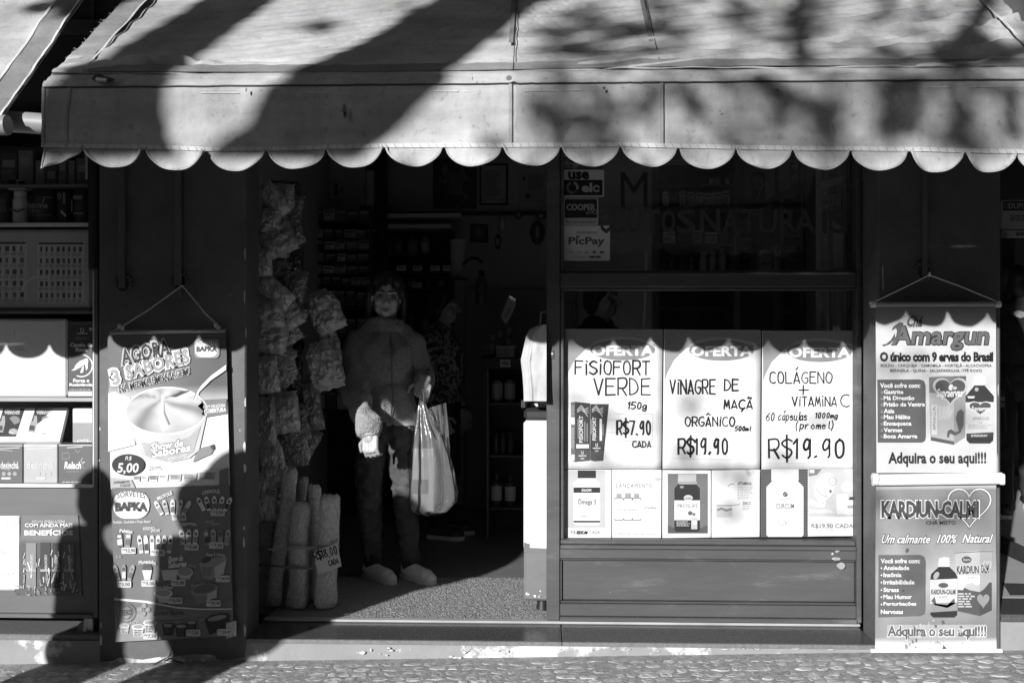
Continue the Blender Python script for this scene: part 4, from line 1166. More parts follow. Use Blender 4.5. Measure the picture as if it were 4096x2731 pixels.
# ---------------------------------------------------------------- ice cream poster on the left column
YI = Y_COL - .03
IC = thing('hanging_poster', 'two-part ice cream poster hanging on twine from the left column', 'poster', (W(680, 2560, YI).x, YI, W(680, 2560, YI).z))
MB().tube([W(441, 1330, YI - .012), W(902, 1322, YI - .012)], .010, 10).build('rod', mat('rod_wood', .22, .6), IC)
m = MB()
hook = W(728, 1142, Y_COL - .02)
for pts in ([(452, 1325), (505, 1295), (600, 1235), (690, 1170), (728, 1142)], [(728, 1142), (770, 1190), (820, 1252), (862, 1292), (878, 1322)]): m.tube([W(a, b, YI - .01) for a, b in pts], .0035, 6)
for a, b in ((478, 1305), (490, 1312), (864, 1300), (875, 1312)): m.ell(W(a, b, YI - .014), (.010, .008, .012), 7, 5)
m.build('cord', M_CORD, IC)
def g_up(u, v):
    a = .13 + .03 * math.sin(u * 5)
    k = min(1, max(0, (v - .30 - .05 * u) / .16)); return a + (.8 - a) * k
sheet(IC, [(429, 1341), (903, 1334), (919, 1944), (442, 1957)], YI, .5, seed=31, wob=.006, nu=14, nv=24, name='upper_sheet', grad=lambda u, v: g_up(u, v))
sheet(IC, [(443, 1953), (918, 1940), (934, 2544), (462, 2566)], YI - .003, .5, seed=37, wob=.006, nu=14, nv=24, name='lower_sheet', grad=lambda u, v: .165 + .07 * max(0, 1 - abs(u - .5) * 2) * (1 - v) if v < .785 + .03 * math.sin(u * 3) else .2 + .25 * max(0, .5 - abs(u - .22)))
p = Print(YI, .002); R5 = lambda x, y: (380 + x / 1.845, 1100 + y / 1.845)
def T5(s, x, yb, w, h, ink, rot=0, **k): a = R5(x, yb); p.text(s, a[0], a[1] - h / 1.845, a[0] + w / 1.845, a[1], ink, rot=rot, **k)
def E5(x, y, rx, ry, ink, lay=2, rot=0, **k): p.ell(*R5(x, y), rx / 1.845, ry / 1.845, ink, lay, rot, **k)
def Y5(pts, ink, lay=2): p.poly([R5(*a) for a in pts], ink, lay)
# glow behind the words, the words
T5('AGORA', 205, 668, 375, 118, .02, 13, lay=4, bold=.02, shear=.08, outline=.5, ow=.08)
T5('SABORES', 240, 772, 490, 108, .3, 15, lay=4, bold=.03, shear=.08, outline=.75, ow=.09); T5('3', 135, 815, 62, 115, .35, 12, lay=4, bold=.03, outline=.75, ow=.1)
T5('NA MESMA EMBALAGEM!', 182, 865, 545, 50, .03, 14.5, lay=4, bold=.02, shear=.1, outline=.6, ow=.09)
p.rect(*R5(735, 470), *R5(920, 612), .3, 2, 16); p.rect(*R5(740, 482), *R5(907, 604), .8, 3, 26); T5('SORVETES', 760, 508, 132, 26, .08, 0, lay=4, bold=.02, arc=.25); T5('BAPKA', 750, 568, 155, 40, .05, 0, lay=4, bold=.06, arc=.12)
# cream splash
Y5([(100, 870), (100, 1300), (300, 1250), (240, 1000), (262, 905), (230, 890), (190, 880), (150, 860)], .82, 2)
# tub
Y5([(220, 1040), (345, 1330), (400, 1352), (560, 1378), (700, 1350), (770, 1290), (830, 1020)], .58, 3)
E5(525, 1005, 308, 180, .7, 4, -2); E5(525, 1000, 290, 165, .44, 5, -2)
def bowl(u, v):
    """soft swirl of ice cream, printed"""
    an, r_ = math.atan2(v + .55, u + .08), math.hypot(u + .08, (v + .55) * .8)
    k = an * 5.0 + 1.6 * r_ + .8 * math.sin(3 * u)
    g = .46 + .15 * math.sin(k) + .07 * math.sin(2 * k + 1.2) + .05 * noise.noise((u * 3, v * 3, 1)) - .10 * max(0, r_ - .9) + .12 * max(0, .3 - abs(u + .05))
    return max(.16, min(.66, g))
def shade_ell(cx, cy, rx, ry, fn, lay, nr=12, na=44, rot=-2):
    c, q_ = math.cos(math.radians(rot)), math.sin(math.radians(rot))
    def at(i, k):
        r_, a = (i / nr) ** .8, 2 * PI * k / na; u, v = r_ * math.cos(a), r_ * math.sin(a)
        return R5(cx + rx * u * c - ry * v * q_, cy + rx * u * q_ + ry * v * c), fn(u, v)
    for i in range(nr):
        for k in range(na):
            qs = [at(i, k), at(i + 1, k), at(i + 1, k + 1), at(i, k + 1)]
            if i == 0: qs = [qs[0], qs[1], qs[2]]
            p.mb.add([p.P(*z[0], lay) for z in qs], [tuple(range(len(qs)))], [z[1] for z in qs])
shade_ell(525, 1000, 288, 164, bowl, 6)
Y5([(560, 895), (640, 855), (710, 850), (600, 900)], .06, 7); Y5([(490, 880), (520, 880), (512, 1010), (545, 1140), (500, 1160), (470, 1080), (488, 980)], .6, 6.4); Y5([(512, 900), (520, 1010), (560, 1100), (545, 1105), (510, 1020)], .22, 6.8)
p.ring(*R5(525, 1003), 304 / 1.845, 177 / 1.845, 4, .82, 7, -2)
Y5([(970, 660), (860, 740), (790, 810), (755, 860), (725, 935), (745, 930), (775, 860), (860, 775), (970, 700)], .7, 8); Y5([(760, 850), (725, 935), (735, 900), (748, 862)], .1, 9)
Y5([(345, 1230), (380, 1330), (520, 1372), (640, 1352), (730, 1300), (785, 1110), (700, 1190), (560, 1240), (430, 1245)], .45, 8)
T5('Show de', 415, 1298, 255, 58, .8, 8, lay=10, bold=.04, shear=.2, outline=.2, ow=.06); T5('Sabores', 425, 1348, 300, 60, .8, 10, lay=10.6, bold=.04, shear=.2, outline=.2, ow=.06); T5('CHICLETES', 545, 1368, 145, 20, .75, 12, lay=10, bold=.02)
Y5([(760, 965), (790, 940), (785, 920), (972, 910), (974, 1022), (815, 1048), (790, 1025), (800, 1000)], .2, 6); T5('COM DELICIOSA', 803, 985, 162, 24, .8, 5, lay=7, bold=.02); T5('COBERTURA', 808, 1020, 165, 30, .8, 5, lay=7, bold=.04)
E5(248, 1398, 121, 80, .03, 5); T5('R$', 225, 1368, 52, 34, .75, 0, lay=6, shear=.2); T5('5,00', 165, 1468, 165, 84, .8, 0, lay=6, bold=.02, shear=.12); T5('250ML', 392, 1438, 112, 28, .3, 3, lay=5, shear=.1)
Y5([(722, 1380), (745, 1320), (790, 1270), (850, 1258), (885, 1275), (860, 1320), (800, 1345)], .25, 5); Y5([(850, 1258), (880, 1245), (887, 1280), (870, 1290)], .06, 6)
for x, w, h, g in ((310, 26, 40, .35), (370, 26, 40, .7), (432, 34, 46, .25), (508, 36, 52, .72), (595, 46, 60, .4), (700, 54, 72, .5), (830, 74, 92, .45)):
    Y5([(x - w, 1512 - h * .85), (x + w, 1512 - h * .85), (x + w * .8, 1518), (x - w * .8, 1518)], .78, 5); Y5([(x - w * .9, 1505 - h * .6), (x + w * .9, 1505 - h * .6), (x + w * .75, 1508), (x - w * .75, 1508)], g, 6); p.scribble(*R5(x - w * .7, 1505 - h * .5), *R5(x + w * .7, 1500), 2.5, .15, 7)
Y5([(920, 1440), (985, 1420), (990, 1545), (918, 1550)], .2, 4); Y5([(115, 1490), (270, 1505), (300, 1568), (118, 1568)], .45, 4); T5('EXPERIMENTE', 140, 1538, 120, 18, .05, 3, lay=6, shear=.15, bold=.02); T5('TODOS!', 185, 1562, 80, 20, .05, 3, lay=6, shear=.15, bold=.02)
# lower sheet
R6 = lambda x, y: (380 + x / 1.887, 1900 + y / 1.887)
R5 = R6
def T6(s, x, yb, w, h, ink, rot=0, **k): a = R6(x, yb); p.text(s, a[0], a[1] - h / 1.887, a[0] + w / 1.887, a[1], ink, rot=rot, **k)
p.base = .005
p.rect(*R6(140, 118), *R6(415, 326), .8, 2, 50); T6('SORVETES', 172, 175, 212, 45, .12, 0, lay=3, bold=.02, arc=.3); T6('BAPKA', 158, 272, 245, 66, .06, 0, lay=4, bold=.07, arc=.1, outline=.5, ow=.05)
T6('Tradição, Qualidade e Preço Baixo!', 140, 365, 285, 24, .7, 1, lay=3, bold=.02)
def tagp(s, x, y):
    p.rect(*R6(x, y), *R6(x + 108, y + 48), .62, 8, 5); T6('R$', x + 10, y + 24, 24, 14, .1, 0, lay=9, bold=.02); T6(s, x + 38, y + 40, 60 if len(s) < 5 else 66, 30, .04, 0, lay=9, bold=.02)
rp = random.Random(17)
def pops(x, y, n, w, h, fan, g0=.3, g1=.75):
    for k in range(n):
        a = (k - (n - 1) / 2) * fan; cx = x + (k - (n - 1) / 2) * w * 1.15
        c, q_ = math.cos(math.radians(a)), math.sin(math.radians(a))
        f = lambda u, v: (cx + u * c + v * q_, y + u * q_ - v * c)
        g = min(.8, rp.uniform(g0, g1) * 1.35)
        Y5([f(-w * .42, 0), f(-w * .5, h * .8), f(-w * .25, h), f(w * .25, h), f(w * .5, h * .8), f(w * .42, 0)], g, 4 + k * .2)
        Y5([f(-w * .4, h * .15), f(-w * .4, h * .5), f(w * .4, h * .55), f(w * .4, h * .15)], rp.choice((.06, .15, .3, .7)), 5.2 + k * .2); Y5([f(-w * .3, h * .62), f(-w * .3, h * .8), f(w * .3, h * .8), f(w * .3, h * .62)], rp.choice((.08, .2, .65)), 5.3 + k * .2)
pops(590, 295, 5, 34, 115, 14); pops(905, 265, 5, 34, 110, 13); pops(222, 540, 2, 46, 115, 10, .04, .2); pops(458, 585, 6, 36, 135, 3); pops(712, 520, 3, 38, 115, 7); pops(925, 525, 4, 40, 120, 6, .15, .5); pops(222, 790, 3, 34, 120, 16, .12, .35)
T6('FRUTOLÉ', 482, 190, 120, 34, .7, 24, lay=6, bold=.04); T6('CREMOLÉ', 812, 150, 135, 34, .75, 6, lay=6, bold=.04, arc=.3); T6('Paletas', 190, 432, 98, 28, .7, -4, lay=6, bold=.03, arc=.2); T6('KREMO', 370, 412, 88, 24, .7, 2, lay=6, bold=.02); T6('SHOW', 425, 428, 72, 24, .7, 2, lay=6.5, bold=.02)
T6('Especials', 660, 388, 110, 32, .75, 0, lay=6, bold=.03, arc=.3); T6('KREMO', 835, 358, 70, 20, .5, 2, lay=6, bold=.02); T6('SHOW', 885, 376, 62, 20, .5, 2, lay=6, bold=.02); T6('Moreninha', 335, 672, 130, 30, .75, 0, lay=6, bold=.03, arc=.25); T6('Kids', 165, 622, 40, 20, .4, 4, lay=6)
T6('Show de', 555, 655, 125, 48, .8, 6, lay=6, bold=.04, shear=.25); T6('Sabores', 555, 700, 150, 48, .8, 6, lay=6.6, bold=.04, shear=.25); T6('Pote 250 ml', 665, 678, 95, 18, .6, -8, lay=6); T6('Pote 2 Litros', 845, 610, 138, 26, .7, 0, lay=6, bold=.02, arc=.1); T6('Premium', 732, 848, 110, 26, .55, 16, lay=6, shear=.3); T6('Zero Açúcar', 455, 864, 138, 34, .78, 0, lay=6, bold=.03, arc=.15)
Y5([(360, 712), (435, 712), (420, 785), (378, 785)], .7, 4); E5(398, 700, 36, 36, .1, 3.8); Y5([(505, 712), (630, 706), (618, 785), (520, 790)], .6, 4); E5(683, 730, 60, 40, .55, 5); E5(683, 724, 50, 30, .3, 6); Y5([(630, 745), (740, 735), (720, 782), (648, 785)], .4, 4.5)
Y5([(790, 660), (840, 628), (995, 605), (1000, 625), (975, 740), (880, 785), (820, 770)], .3, 4); Y5([(905, 690), (995, 640), (975, 740), (910, 765)], .5, 5); E5(845, 640, 36, 16, .08, 5, -20); p.scribble(*R6(815, 690), *R6(900, 760), 4, .15, 6)
E5(520, 888, 70, 34, .75, 4); E5(520, 885, 55, 24, .4, 5); Y5([(468, 905), (572, 905), (555, 958), (490, 958)], .6, 3.6); E5(830, 860, 102, 45, .3, 4, -10); E5(830, 852, 84, 32, .14, 5, -10); Y5([(730, 880), (770, 968), (860, 950), (925, 900), (928, 850), (860, 890)], .24, 3.6); Y5([(850, 890), (925, 860), (922, 920), (850, 940)], .5, 5)
for s, x, y in (('2,00', 586, 290), ('3,00', 876, 256), ('12,90', 205, 541), ('9,00', 423, 557), ('5,00', 680, 515), ('7,50', 866, 501), ('3,00', 171, 795), ('5,00', 355, 788), ('5,00', 580, 784), ('24,90', 916, 752), ('9,00', 556, 918), ('29,90', 845, 938)): tagp(s, x, y)
Y5([(148, 922), (148, 938), (380, 958), (620, 1000), (800, 1012), (1035, 1008), (1035, 1000), (800, 1002), (620, 988), (390, 942)], .7, 3)
p.ring(*R6(237, 1032), 38, 38, 2.5, .12, 4); p.ring(*R6(237, 1032), 26, 26, 2, .12, 4); T6('ZERO', 192, 1056, 86, 44, .1, 4, lay=5, bold=.02); T6('GLÚTEN', 205, 985, 50, 16, .12, 0, lay=5); T6('AÇÚCAR', 262, 1075, 40, 14, .12, 50, lay=5)
for k in range(4): E5(372 + 26 * math.cos(k * 1.6), 1010 + 26 * math.sin(k * 1.6), 24, 18, .3, 4, k * 90)
T6('Sorbet Bapka', 440, 1066, 238, 44, .04, 2, lay=5, shear=.2); T6('o refrescante sabor da fruta', 475, 1098, 210, 18, .08, 1, lay=5, shear=.2); T6('Pote 250 ml', 272, 1118, 95, 20, .5, 6, lay=5); T6('Pote 250 ml', 680, 1096, 95, 18, .4, 6, lay=5); T6('Pote 1 Litro', 800, 1098, 105, 20, .5, 18, lay=5)
for x, y, s, g in ((228, 1130, 38, .62), (330, 1140, 48, .75), (418, 1108, 50, .72), (555, 1130, 46, .06), (655, 1136, 48, .06), (733, 1108, 42, .07)):
    E5(x, y, s, s * .42, g, 5); E5(x, y - 2, s * .75, s * .28, .35, 6); Y5([(x - s * .9, y + 6), (x + s * .9, y + 6), (x + s * .7, y + s * 1.6), (x - s * .7, y + s * 1.6)], g * .75, 4.5); p.scribble(*R6(x - s * .6, y + 22), *R6(x + s * .6, y + s * 1.5), 4, .12, 6)
E5(925, 1075, 98, 30, .05, 5, -12); E5(925, 1072, 70, 18, .3, 6, -12); Y5([(830, 1090), (1020, 1055), (1000, 1150), (870, 1200)], .04, 4)
for s, x, y in (('7,50', 368, 1185), ('7,50', 692, 1160), ('29,90', 926, 1155)): tagp(s, x, y)
p.build('print', IC)
# plastic fold at the bottom corner
MB().grid(lambda u, v: W(905 + u * 40, 2490 + v * 62 - 10 * u, YI - .008 - .006 * noise.noise((u * 4, v * 5, 1))), 8, 10).build('plastic_corner', mat('clear_wrap', .38, .2, .6, .3, 30, coat=.5, bump=.5, bscale=50), IC)

# ---------------------------------------------------------------- the two tea banners on the right column
YR = Y_COL - .045
R1 = lambda x, y: (3400 + x / 1.845, 1050 + y / 1.845)
R2 = lambda x, y: (3400 + x / 1.7802, 1850 + y / 1.7802)
cw = mat('banner_tube', .6, .4)
UB = thing('hanging_banner', 'upper tea banner hung on white cord from the right column', 'banner', (W(3746, 1890, YR).x, YR, W(3746, 1890, YR).z), 'tea banners on the right column')
MB().tube([W(*R1(150, 310), YR - .012), W(*R1(1110, 305), YR - .012)], .009, 12).build('rod', M_GREY, UB)
for x in (150, 1075): MB().tube([W(*R1(x, 309), YR - .012), W(*R1(x + 36, 307), YR - .012)], .0125, 12).build('end_cap', cw, UB)
m = MB(); m.tube([W(*R1(190, 285), YR - .01), W(*R1(400, 185), YR - .006), W(*R1(585, 92), YR)], .0022, 6); m.tube([W(*R1(585, 92), YR), W(*R1(820, 178), YR - .006), W(*R1(1078, 285), YR - .01)], .0022, 6); m.ell(W(*R1(587, 88), YR), (.006, .005, .01), 6, 5)
m.build('cord', M_PAPER, UB)
sheet(UB, [R1(190, 292), R1(1077, 288), R1(1086, 1550), R1(197, 1552)], YR, .7, seed=41, wob=.004, nu=12, nv=24, grad=lambda u, v: .28 if v < .055 else .28 + .34 * min(1, max(0, (v - .055) * 9)))
p = Print(YR, .0016)
def T1(s, x0, y0, x1, y1, ink, **k): p.text(s, *R(x0, y0), *R(x1, y1), ink, **k)
def Y1(pts, ink, lay=2): p.poly([R(*a) for a in pts], ink, lay)
R = R1
T1('Chá', 410, 392, 545, 472, .06, lay=6, bold=.025, shear=.25, outline=.4, ow=.03)
T1('Amargun', 300, 470, 1035, 645, .14, lay=4, bold=.02, shear=.14, outline=.03, ow=.035)
Y1([(320, 470), (365, 440), (392, 445), (352, 590), (330, 590), (345, 500), (335, 480), (305, 500)], .1, 4.4); Y1([(330, 560), (290, 600), (245, 616), (235, 605), (265, 600), (300, 570), (330, 520)], .1, 4.4)
T1('O único com 9 ervas do Brasil', 218, 658, 1055, 732, .02, lay=3, bold=.045, space=.92)
T1('BOLDO - CARQUEJA - CAMOMILA - HORTELÃ - ALCACHOFRA', 225, 744, 1043, 775, .06, lay=3, bold=.01); T1('BERINJELA - QUINA - SALSAPARRILHA -YPÊ ROXO', 295, 780, 972, 813, .06, lay=3, bold=.01)
Y1([(200, 863), (203, 1325), (530, 1325), (552, 1312), (558, 1285), (556, 905), (545, 873), (515, 861)], .11, 2)
T1('Você sofre com:', 220, 888, 517, 924, .78, lay=4, bold=.03)
for s, x1, y in (('Gastrite', 392, 937), ('Má Digestão', 473, 983), ('Prisão de Ventre', 550, 1029), ('Azia', 325, 1078), ('Mau Hálito', 443, 1122), ('Enxaqueca', 452, 1170), ('Vermes', 384, 1218), ('Boca Amarga', 495, 1264)):
    hb = y + (32 if not any(c in s for c in 'qg') else 40)
    T1(s, 247, y, x1, hb, .78, lay=4, bold=.03); p.ring(*R(232, y + 20), 3.2, 3.8, 1.6, .4, 4, n=8)
Y1([(580, 845), (592, 1308), (765, 1342), (765, 838), (690, 833)], .42, 2); Y1([(765, 838), (765, 1342), (848, 1285), (855, 836)], .3, 2); Y1([(581, 845), (583, 960), (765, 960), (765, 838)], .2, 2.5); Y1([(765, 838), (765, 950), (852, 940), (855, 836)], .14, 2.5)
def heart(cx, cy, w, h, ink, lay):
    pts = []
    for k in range(28):
        t = 2 * PI * k / 28
        x = 16 * math.sin(t) ** 3; y = 13 * math.cos(t) - 5 * math.cos(2 * t) - 2 * math.cos(3 * t) - math.cos(4 * t)
        pts.append((cx + x / 16 * w, cy - (y + 2.5) / 14.5 * h))
    Y1(pts, ink, lay)
heart(738, 955, 130, 105, .55, 3); heart(738, 952, 112, 90, .1, 4); T1('Supraervas', 632, 928, 832, 1010, .75, lay=6, bold=.03, shear=.15); p.ell(*R(742, 920), 9, 12, .78, 6, 20); p.ell(*R(768, 925), 10, 6, .6, 6)
a = R(632, 1235); p.text('AMARGUN', a[0], a[1] - 13, a[0] + 95, a[1], .12, 5, rot=90); p.rect(*R(600, 1050), *R(640, 1270), .62, 3); p.scribble(*R(650, 1060), *R(755, 1170), 4, .55, 4, 2)
Y1([(712, 1285), (718, 1240), (745, 1228), (775, 1250), (800, 1240), (778, 1150), (790, 1100), (815, 1080), (838, 1100), (835, 1200), (812, 1255), (770, 1275), (735, 1258), (726, 1290)], .1, 6); Y1([(595, 1285), (595, 1310), (765, 1342), (765, 1318)], .1, 5)
T1('CHÁ', 668, 1238, 712, 1254, .4, lay=5)
Y1([(910, 840), (908, 905), (1000, 905), (998, 835), (955, 828)], .72, 4); Y1([(918, 905), (850, 985), (858, 1310), (880, 1332), (1030, 1332), (1055, 1310), (1060, 985), (990, 905)], .04, 3); Y1([(862, 985), (920, 985), (912, 1000), (870, 1000)], .65, 5); p.ell(*R(932, 935), 8, 8, .4, 5, 30)
Y1([(850, 1030), (855, 1260), (1056, 1250), (1060, 1028)], .6, 4); heart(958, 1078, 92, 55, .66, 5); heart(958, 1076, 80, 46, .09, 6); T1('Supraervas', 890, 1058, 1028, 1105, .75, lay=8, bold=.03, shear=.15)
T1('AMARGUN', 902, 1137, 1022, 1162, .15, lay=6); T1('CHÁ', 945, 1172, 975, 1186, .12, lay=6); p.scribble(*R(870, 1195), *R(1050, 1235), 3.5, .4, 6); Y1([(855, 1262), (856, 1290), (1056, 1280), (1056, 1252)], .06, 6); p.scribble(*R(890, 1268), *R(1040, 1284), 3, .6, 7)
T1('Adquira o seu aqui!!!', 280, 1395, 1003, 1505, .03, lay=4, bold=.035)
p.build('print', UB)
MB().tube([W(*R2(155, 105), YR - .013), W(*R2(1080, 92), YR - .013)], .013, 14).build('rod', cw, UB)
# lower banner
LB = thing('hanging_banner', 'lower tea banner with a heart outline, reaching down to the pavement', 'banner', (W(3746, 2610, YR).x, YR, W(3746, 2612, YR).z), 'tea banners on the right column')
MB().tube([W(*R2(160, 142), YR - .014), W(*R2(1072, 130), YR - .014)], .013, 14).build('rod', cw, LB)
for x, k in ((153, 0), (1045, 0)): MB().box(W(*R2(x, 100), YR).x, W(*R2(x + 38, 100), YR).x, YR - .032, YR + .002, W(*R2(x, 155 - 5), YR).z, W(*R2(x, 72), YR).z, .004).build('end_cap', cw, LB)
sheet(LB, [R2(186, 150), R2(1042, 142), R2(1046, 1340), R2(180, 1342)], YR - .002, .4, seed=43, wob=.006, nu=12, nv=24, grad=lambda u, v: .72 if v < .03 or v > .94 else .24 + .3 * max(0, 1 - abs(v - .55) * 3.2) * max(0, 1 - abs(u - .55) * 1.3) + .08 * max(0, 1 - abs(u - .1) * 6))
MB().tube([W(*R2(145, 1338), YR - .008), W(*R2(1080, 1338), YR - .008)], .009, 12).build('rod', cw, LB)
p = Print(YR - .002, .0016); R = R2
def heart_ring(cx, cy, w, h, wd, ink, lay):
    pts = []
    for k in range(41):
        t = 2 * PI * k / 40
        x = 16 * math.sin(t) ** 3; y = 13 * math.cos(t) - 5 * math.cos(2 * t) - 2 * math.cos(3 * t) - math.cos(4 * t); pts.append(R(cx + x / 16 * w, cy - (y + 2.5) / 14.5 * h))
    p.line(pts, wd, ink, lay)
heart_ring(848, 325, 152, 140, 10, .1, 2.6); heart_ring(848, 325, 152, 140, 6, .72, 3); heart_ring(848, 325, 144, 133, 1.5, .1, 3.4)
T1('KARDIUN-CALMI', 222, 268, 915, 392, .08, lay=6, bold=.045, space=.95, outline=.78, ow=.05)
T1('CHÁ MISTO', 537, 405, 750, 438, .05, lay=6, bold=.025)
T1('Um calmante', 215, 510, 582, 572, .78, lay=5, bold=.02, shear=.35, outline=.08, ow=.05); T1('100%', 615, 508, 770, 572, .78, lay=5, bold=.02, shear=.35, outline=.08, ow=.05); T1('Natural', 795, 506, 1018, 568, .78, lay=5, bold=.02, shear=.35, outline=.08, ow=.05)
Y1([(202, 655), (200, 1098), (500, 1088), (528, 1075), (535, 1040), (537, 700), (528, 668), (500, 654)], .14, 2)
T1('Você sofre com:', 217, 680, 497, 714, .78, lay=4, bold=.03)
for s, x1, y in (('Ansiedade', 420, 730), ('Insônia', 365, 780), ('Irritabilidade', 457, 832), ('Stress', 346, 886), ('Mau Humor', 438, 936), ('Perturbações', 470, 988)):
    T1(s, 236, y, x1, y + 32, .78, lay=4, bold=.03); p.ell(*R(222, y + 18), 3, 3.4, .78, 4)
T1('Nervosas', 217, 1042, 376, 1074, .78, lay=4, bold=.03)
Y1([(745, 635), (748, 1050), (922, 1088), (922, 622)], .48, 2); Y1([(922, 622), (922, 1088), (1008, 1048), (1013, 620)], .38, 2); Y1([(748, 780), (750, 1050), (922, 1088), (922, 918), (850, 905), (800, 880)], .1, 3); Y1([(922, 918), (922, 1088), (1008, 1048), (1008, 850), (990, 850), (950, 900)], .08, 3)
Y1([(765, 800), (765, 900), (800, 905), (830, 860), (870, 850), (900, 870), (922, 860), (922, 800)], .72, 3.5); p.ell(*R(828, 688), 20, 14, .1, 4); T1('Supra', 800, 678, 856, 700, .7, lay=5, shear=.2); T1('KARDIUN', 757, 730, 915, 788, .06, lay=5, bold=.04, outline=.75, ow=.04); T1('CALMI', 928, 720, 990, 785, .07, lay=5, bold=.04, outline=.7, ow=.04); T1('CHÁ MISTO', 818, 806, 908, 824, .1, lay=5); heart(946, 985, 44, 52, .3, 5)
p.line([R(745, 640), R(922, 630), R(1013, 630)], 2.5, .1, 5); p.scribble(*R(768, 925), *R(890, 1040), 6, .55, 5, 1.7); heart_ring(975, 740, 28, 40, 2, .72, 5)
Y1([(632, 678), (622, 738), (708, 738), (706, 675), (668, 668)], .74, 6); Y1([(630, 738), (575, 790), (568, 840), (570, 1080), (590, 1098), (740, 1098), (760, 1080), (764, 830), (752, 785), (705, 738)], .035, 5); p.ell(*R(612, 800), 10, 16, .4, 6, 30)
Y1([(567, 830), (570, 1060), (762, 1050), (763, 822)], .6, 6); Y1([(570, 1000), (571, 1062), (761, 1050), (761, 990)], .3, 7); p.ell(*R(662, 870), 20, 10, .1, 7); T1('KARDIUN-CALMI', 575, 898, 750, 935, .07, lay=7, bold=.04); T1('CHÁ MISTO', 620, 945, 690, 960, .2, lay=7); Y1([(600, 950), (612, 1000), (690, 1010), (740, 960), (745, 1000), (690, 1030), (600, 1010), (575, 980)], .12, 7)
Y1([(262, 1150), (968, 1150), (968, 1250), (262, 1250)], .42, 2); T1('Adquira o seu aqui!!!', 265, 1155, 968, 1256, .12, lay=5, bold=.03, outline=.78, ow=.05)
rt = random.Random(6)
for k in range(46):
    x = rt.choice((rt.uniform(380, 520), rt.uniform(540, 700), rt.uniform(540, 690), rt.uniform(690, 850))); y = rt.uniform(1110, 1340); w = rt.uniform(8, 28); h = rt.uniform(6, 34)
    Y1([(x, y), (x + w * .3, y + h), (x + w, y + h * .7), (x + w * .7, y - h * .1)], rt.choice((.3, .45, .5, .12, .2)), 7 + k * .05)
p.ell(*R(405, 622), 6, 9, .12, 4, 20); p.ell(*R(378, 908), 4, 5, .08, 5); p.ell(*R(418, 1328), 4, 4, .04, 5); p.ell(*R(488, 1332), 3, 3, .04, 5); p.ell(*R(668, 1322), 8, 9, .06, 9)
p.build('print', LB)

# downpipes on the columns with plaster rosettes
def downpipe(px, yb, label, r=.014, stub=False):
    x = X(px, Y_COL - .02); z0 = Z(yb, Y_COL - .02)
    t = thing('downpipe', label, 'pipe', (x, Y_COL - .02, z0))
    MB().tube([(x, Y_COL - .02, z0), (x, Y_COL - .02, 2.4)], r, 12).build('tube', M_COL, t)
    m = MB(); rr = random.Random(px)
    for k in range(14):
        a = 2 * PI * k / 14
        m.ell((x + .03 * math.cos(a), Y_COL - .004, z0 + .02 + .035 * math.sin(a)), (rr.uniform(.009, .014), .010, rr.uniform(.009, .014)), 7, 5)
    m.build('plaster_collar', mat('rough_plaster', .09, .9, bump=.6, bscale=60), t)
downpipe(488, 1150, 'dark pipe on the left column, ending in a plaster collar by its left edge')
downpipe(712, 1140, 'dark pipe on the left column above the hook of the ice cream poster', .016)
downpipe(3700, 1105, 'dark pipe on the right column above the tea banners', .011)
MB().tube([W(719, 1150, Y_COL - .03), W(719, 1188, Y_COL - .03)], .011, 10).build('pipe_stub', M_COL)
tag(bpy.data.objects['pipe_stub'], 'short dark pipe end below the collar where the poster twine hangs', 'pipe')
# thin wires at the foot of the left column
m = MB()
for k, (a, b, c, d) in enumerate((((700, 2560), (676, 2625), (640, 2640), (560, 2690)), ((668, 2630), (620, 2650), (580, 2660), (500, 2680)), ((668, 2628), (700, 2640), (735, 2650), (660, 2640)), ((700, 2600), (672, 2628), (600, 2665), (520, 2700)))):
    m.tube([W(*a, Y_COL - .015), W(*b, Y_COL - .02), W(*c, Y_COL - .03), W(*d, Y_COL - .05)], .0016, 5)
tag(m.build('loose_wire', M_THREAD), 'thin loose wires lying at the foot of the left column', 'wire')
# ---------------------------------------------------------------- wheeled rack of the neighbour on the left
YK = Y_COL + .06
def xk(px): return X(px, YK)
def zk(py): return Z(py, YK, 200)
M_RACK = mat('rack_laminate', .11, .5, .4, .2, 6, .1, 60, .001, stretch=(.2, 1, 1))
M_EDGE = mat('pale_edge_band', .55, .5, .3, .2, 10)
RK = thing('display_rack', 'dark wheeled display rack with shelves at the left edge', 'rack', (xk(150), YK + .2, Z_FLR))
K0, K1, KD = xk(-700), xk(392), YK + .34
MB().box(xk(371), K1, YK, KD, zk(2470), 2.2, .003).build('side_panel', M_RACK, RK)
MB().box(xk(371), xk(377), YK - .002, YK + .004, zk(1945), zk(1085), .001).build('edge_band', M_EDGE, RK)
MB().box(K0, xk(370), KD - .02, KD, zk(2470), 2.2).build('back_panel', M_RACK, RK)
for py, th, m_ in ((890, 14, M_EDGE), (1240, 14, M_RACK), (1590, 16, M_GREY), (1936, 14, M_EDGE), (2456, 16, M_RACK), (735, 10, M_RACK)):
    MB().box(K0, xk(370), YK + .002, KD - .021, zk(py + th), zk(py), .002).build('shelf', m_, RK)
MB().box(K0, xk(370), YK + .02, YK + .04, zk(2455), zk(1951)).build('front_panel', M_RACK, RK)
def caster(px):
    x = xk(px); zc = zk(2514)
    c = MB().box(x - .02, x + .022, YK + .0, YK + .045, zc - .005, zk(2471), .003).build('caster', M_STEEL, RK)
    w = MB(); w.tube([(x - .012, YK + .004, zc + .0), (x - .012, YK + .034, zc)], .036, 20); w.build('wheel', mat('grey_rubber', .12, .6), c)
    MB().tube([(x - .012, YK - .004, zc), (x - .012, YK + .002, zc)], .009, 10).build('axle', M_STEEL, c)
caster(352)
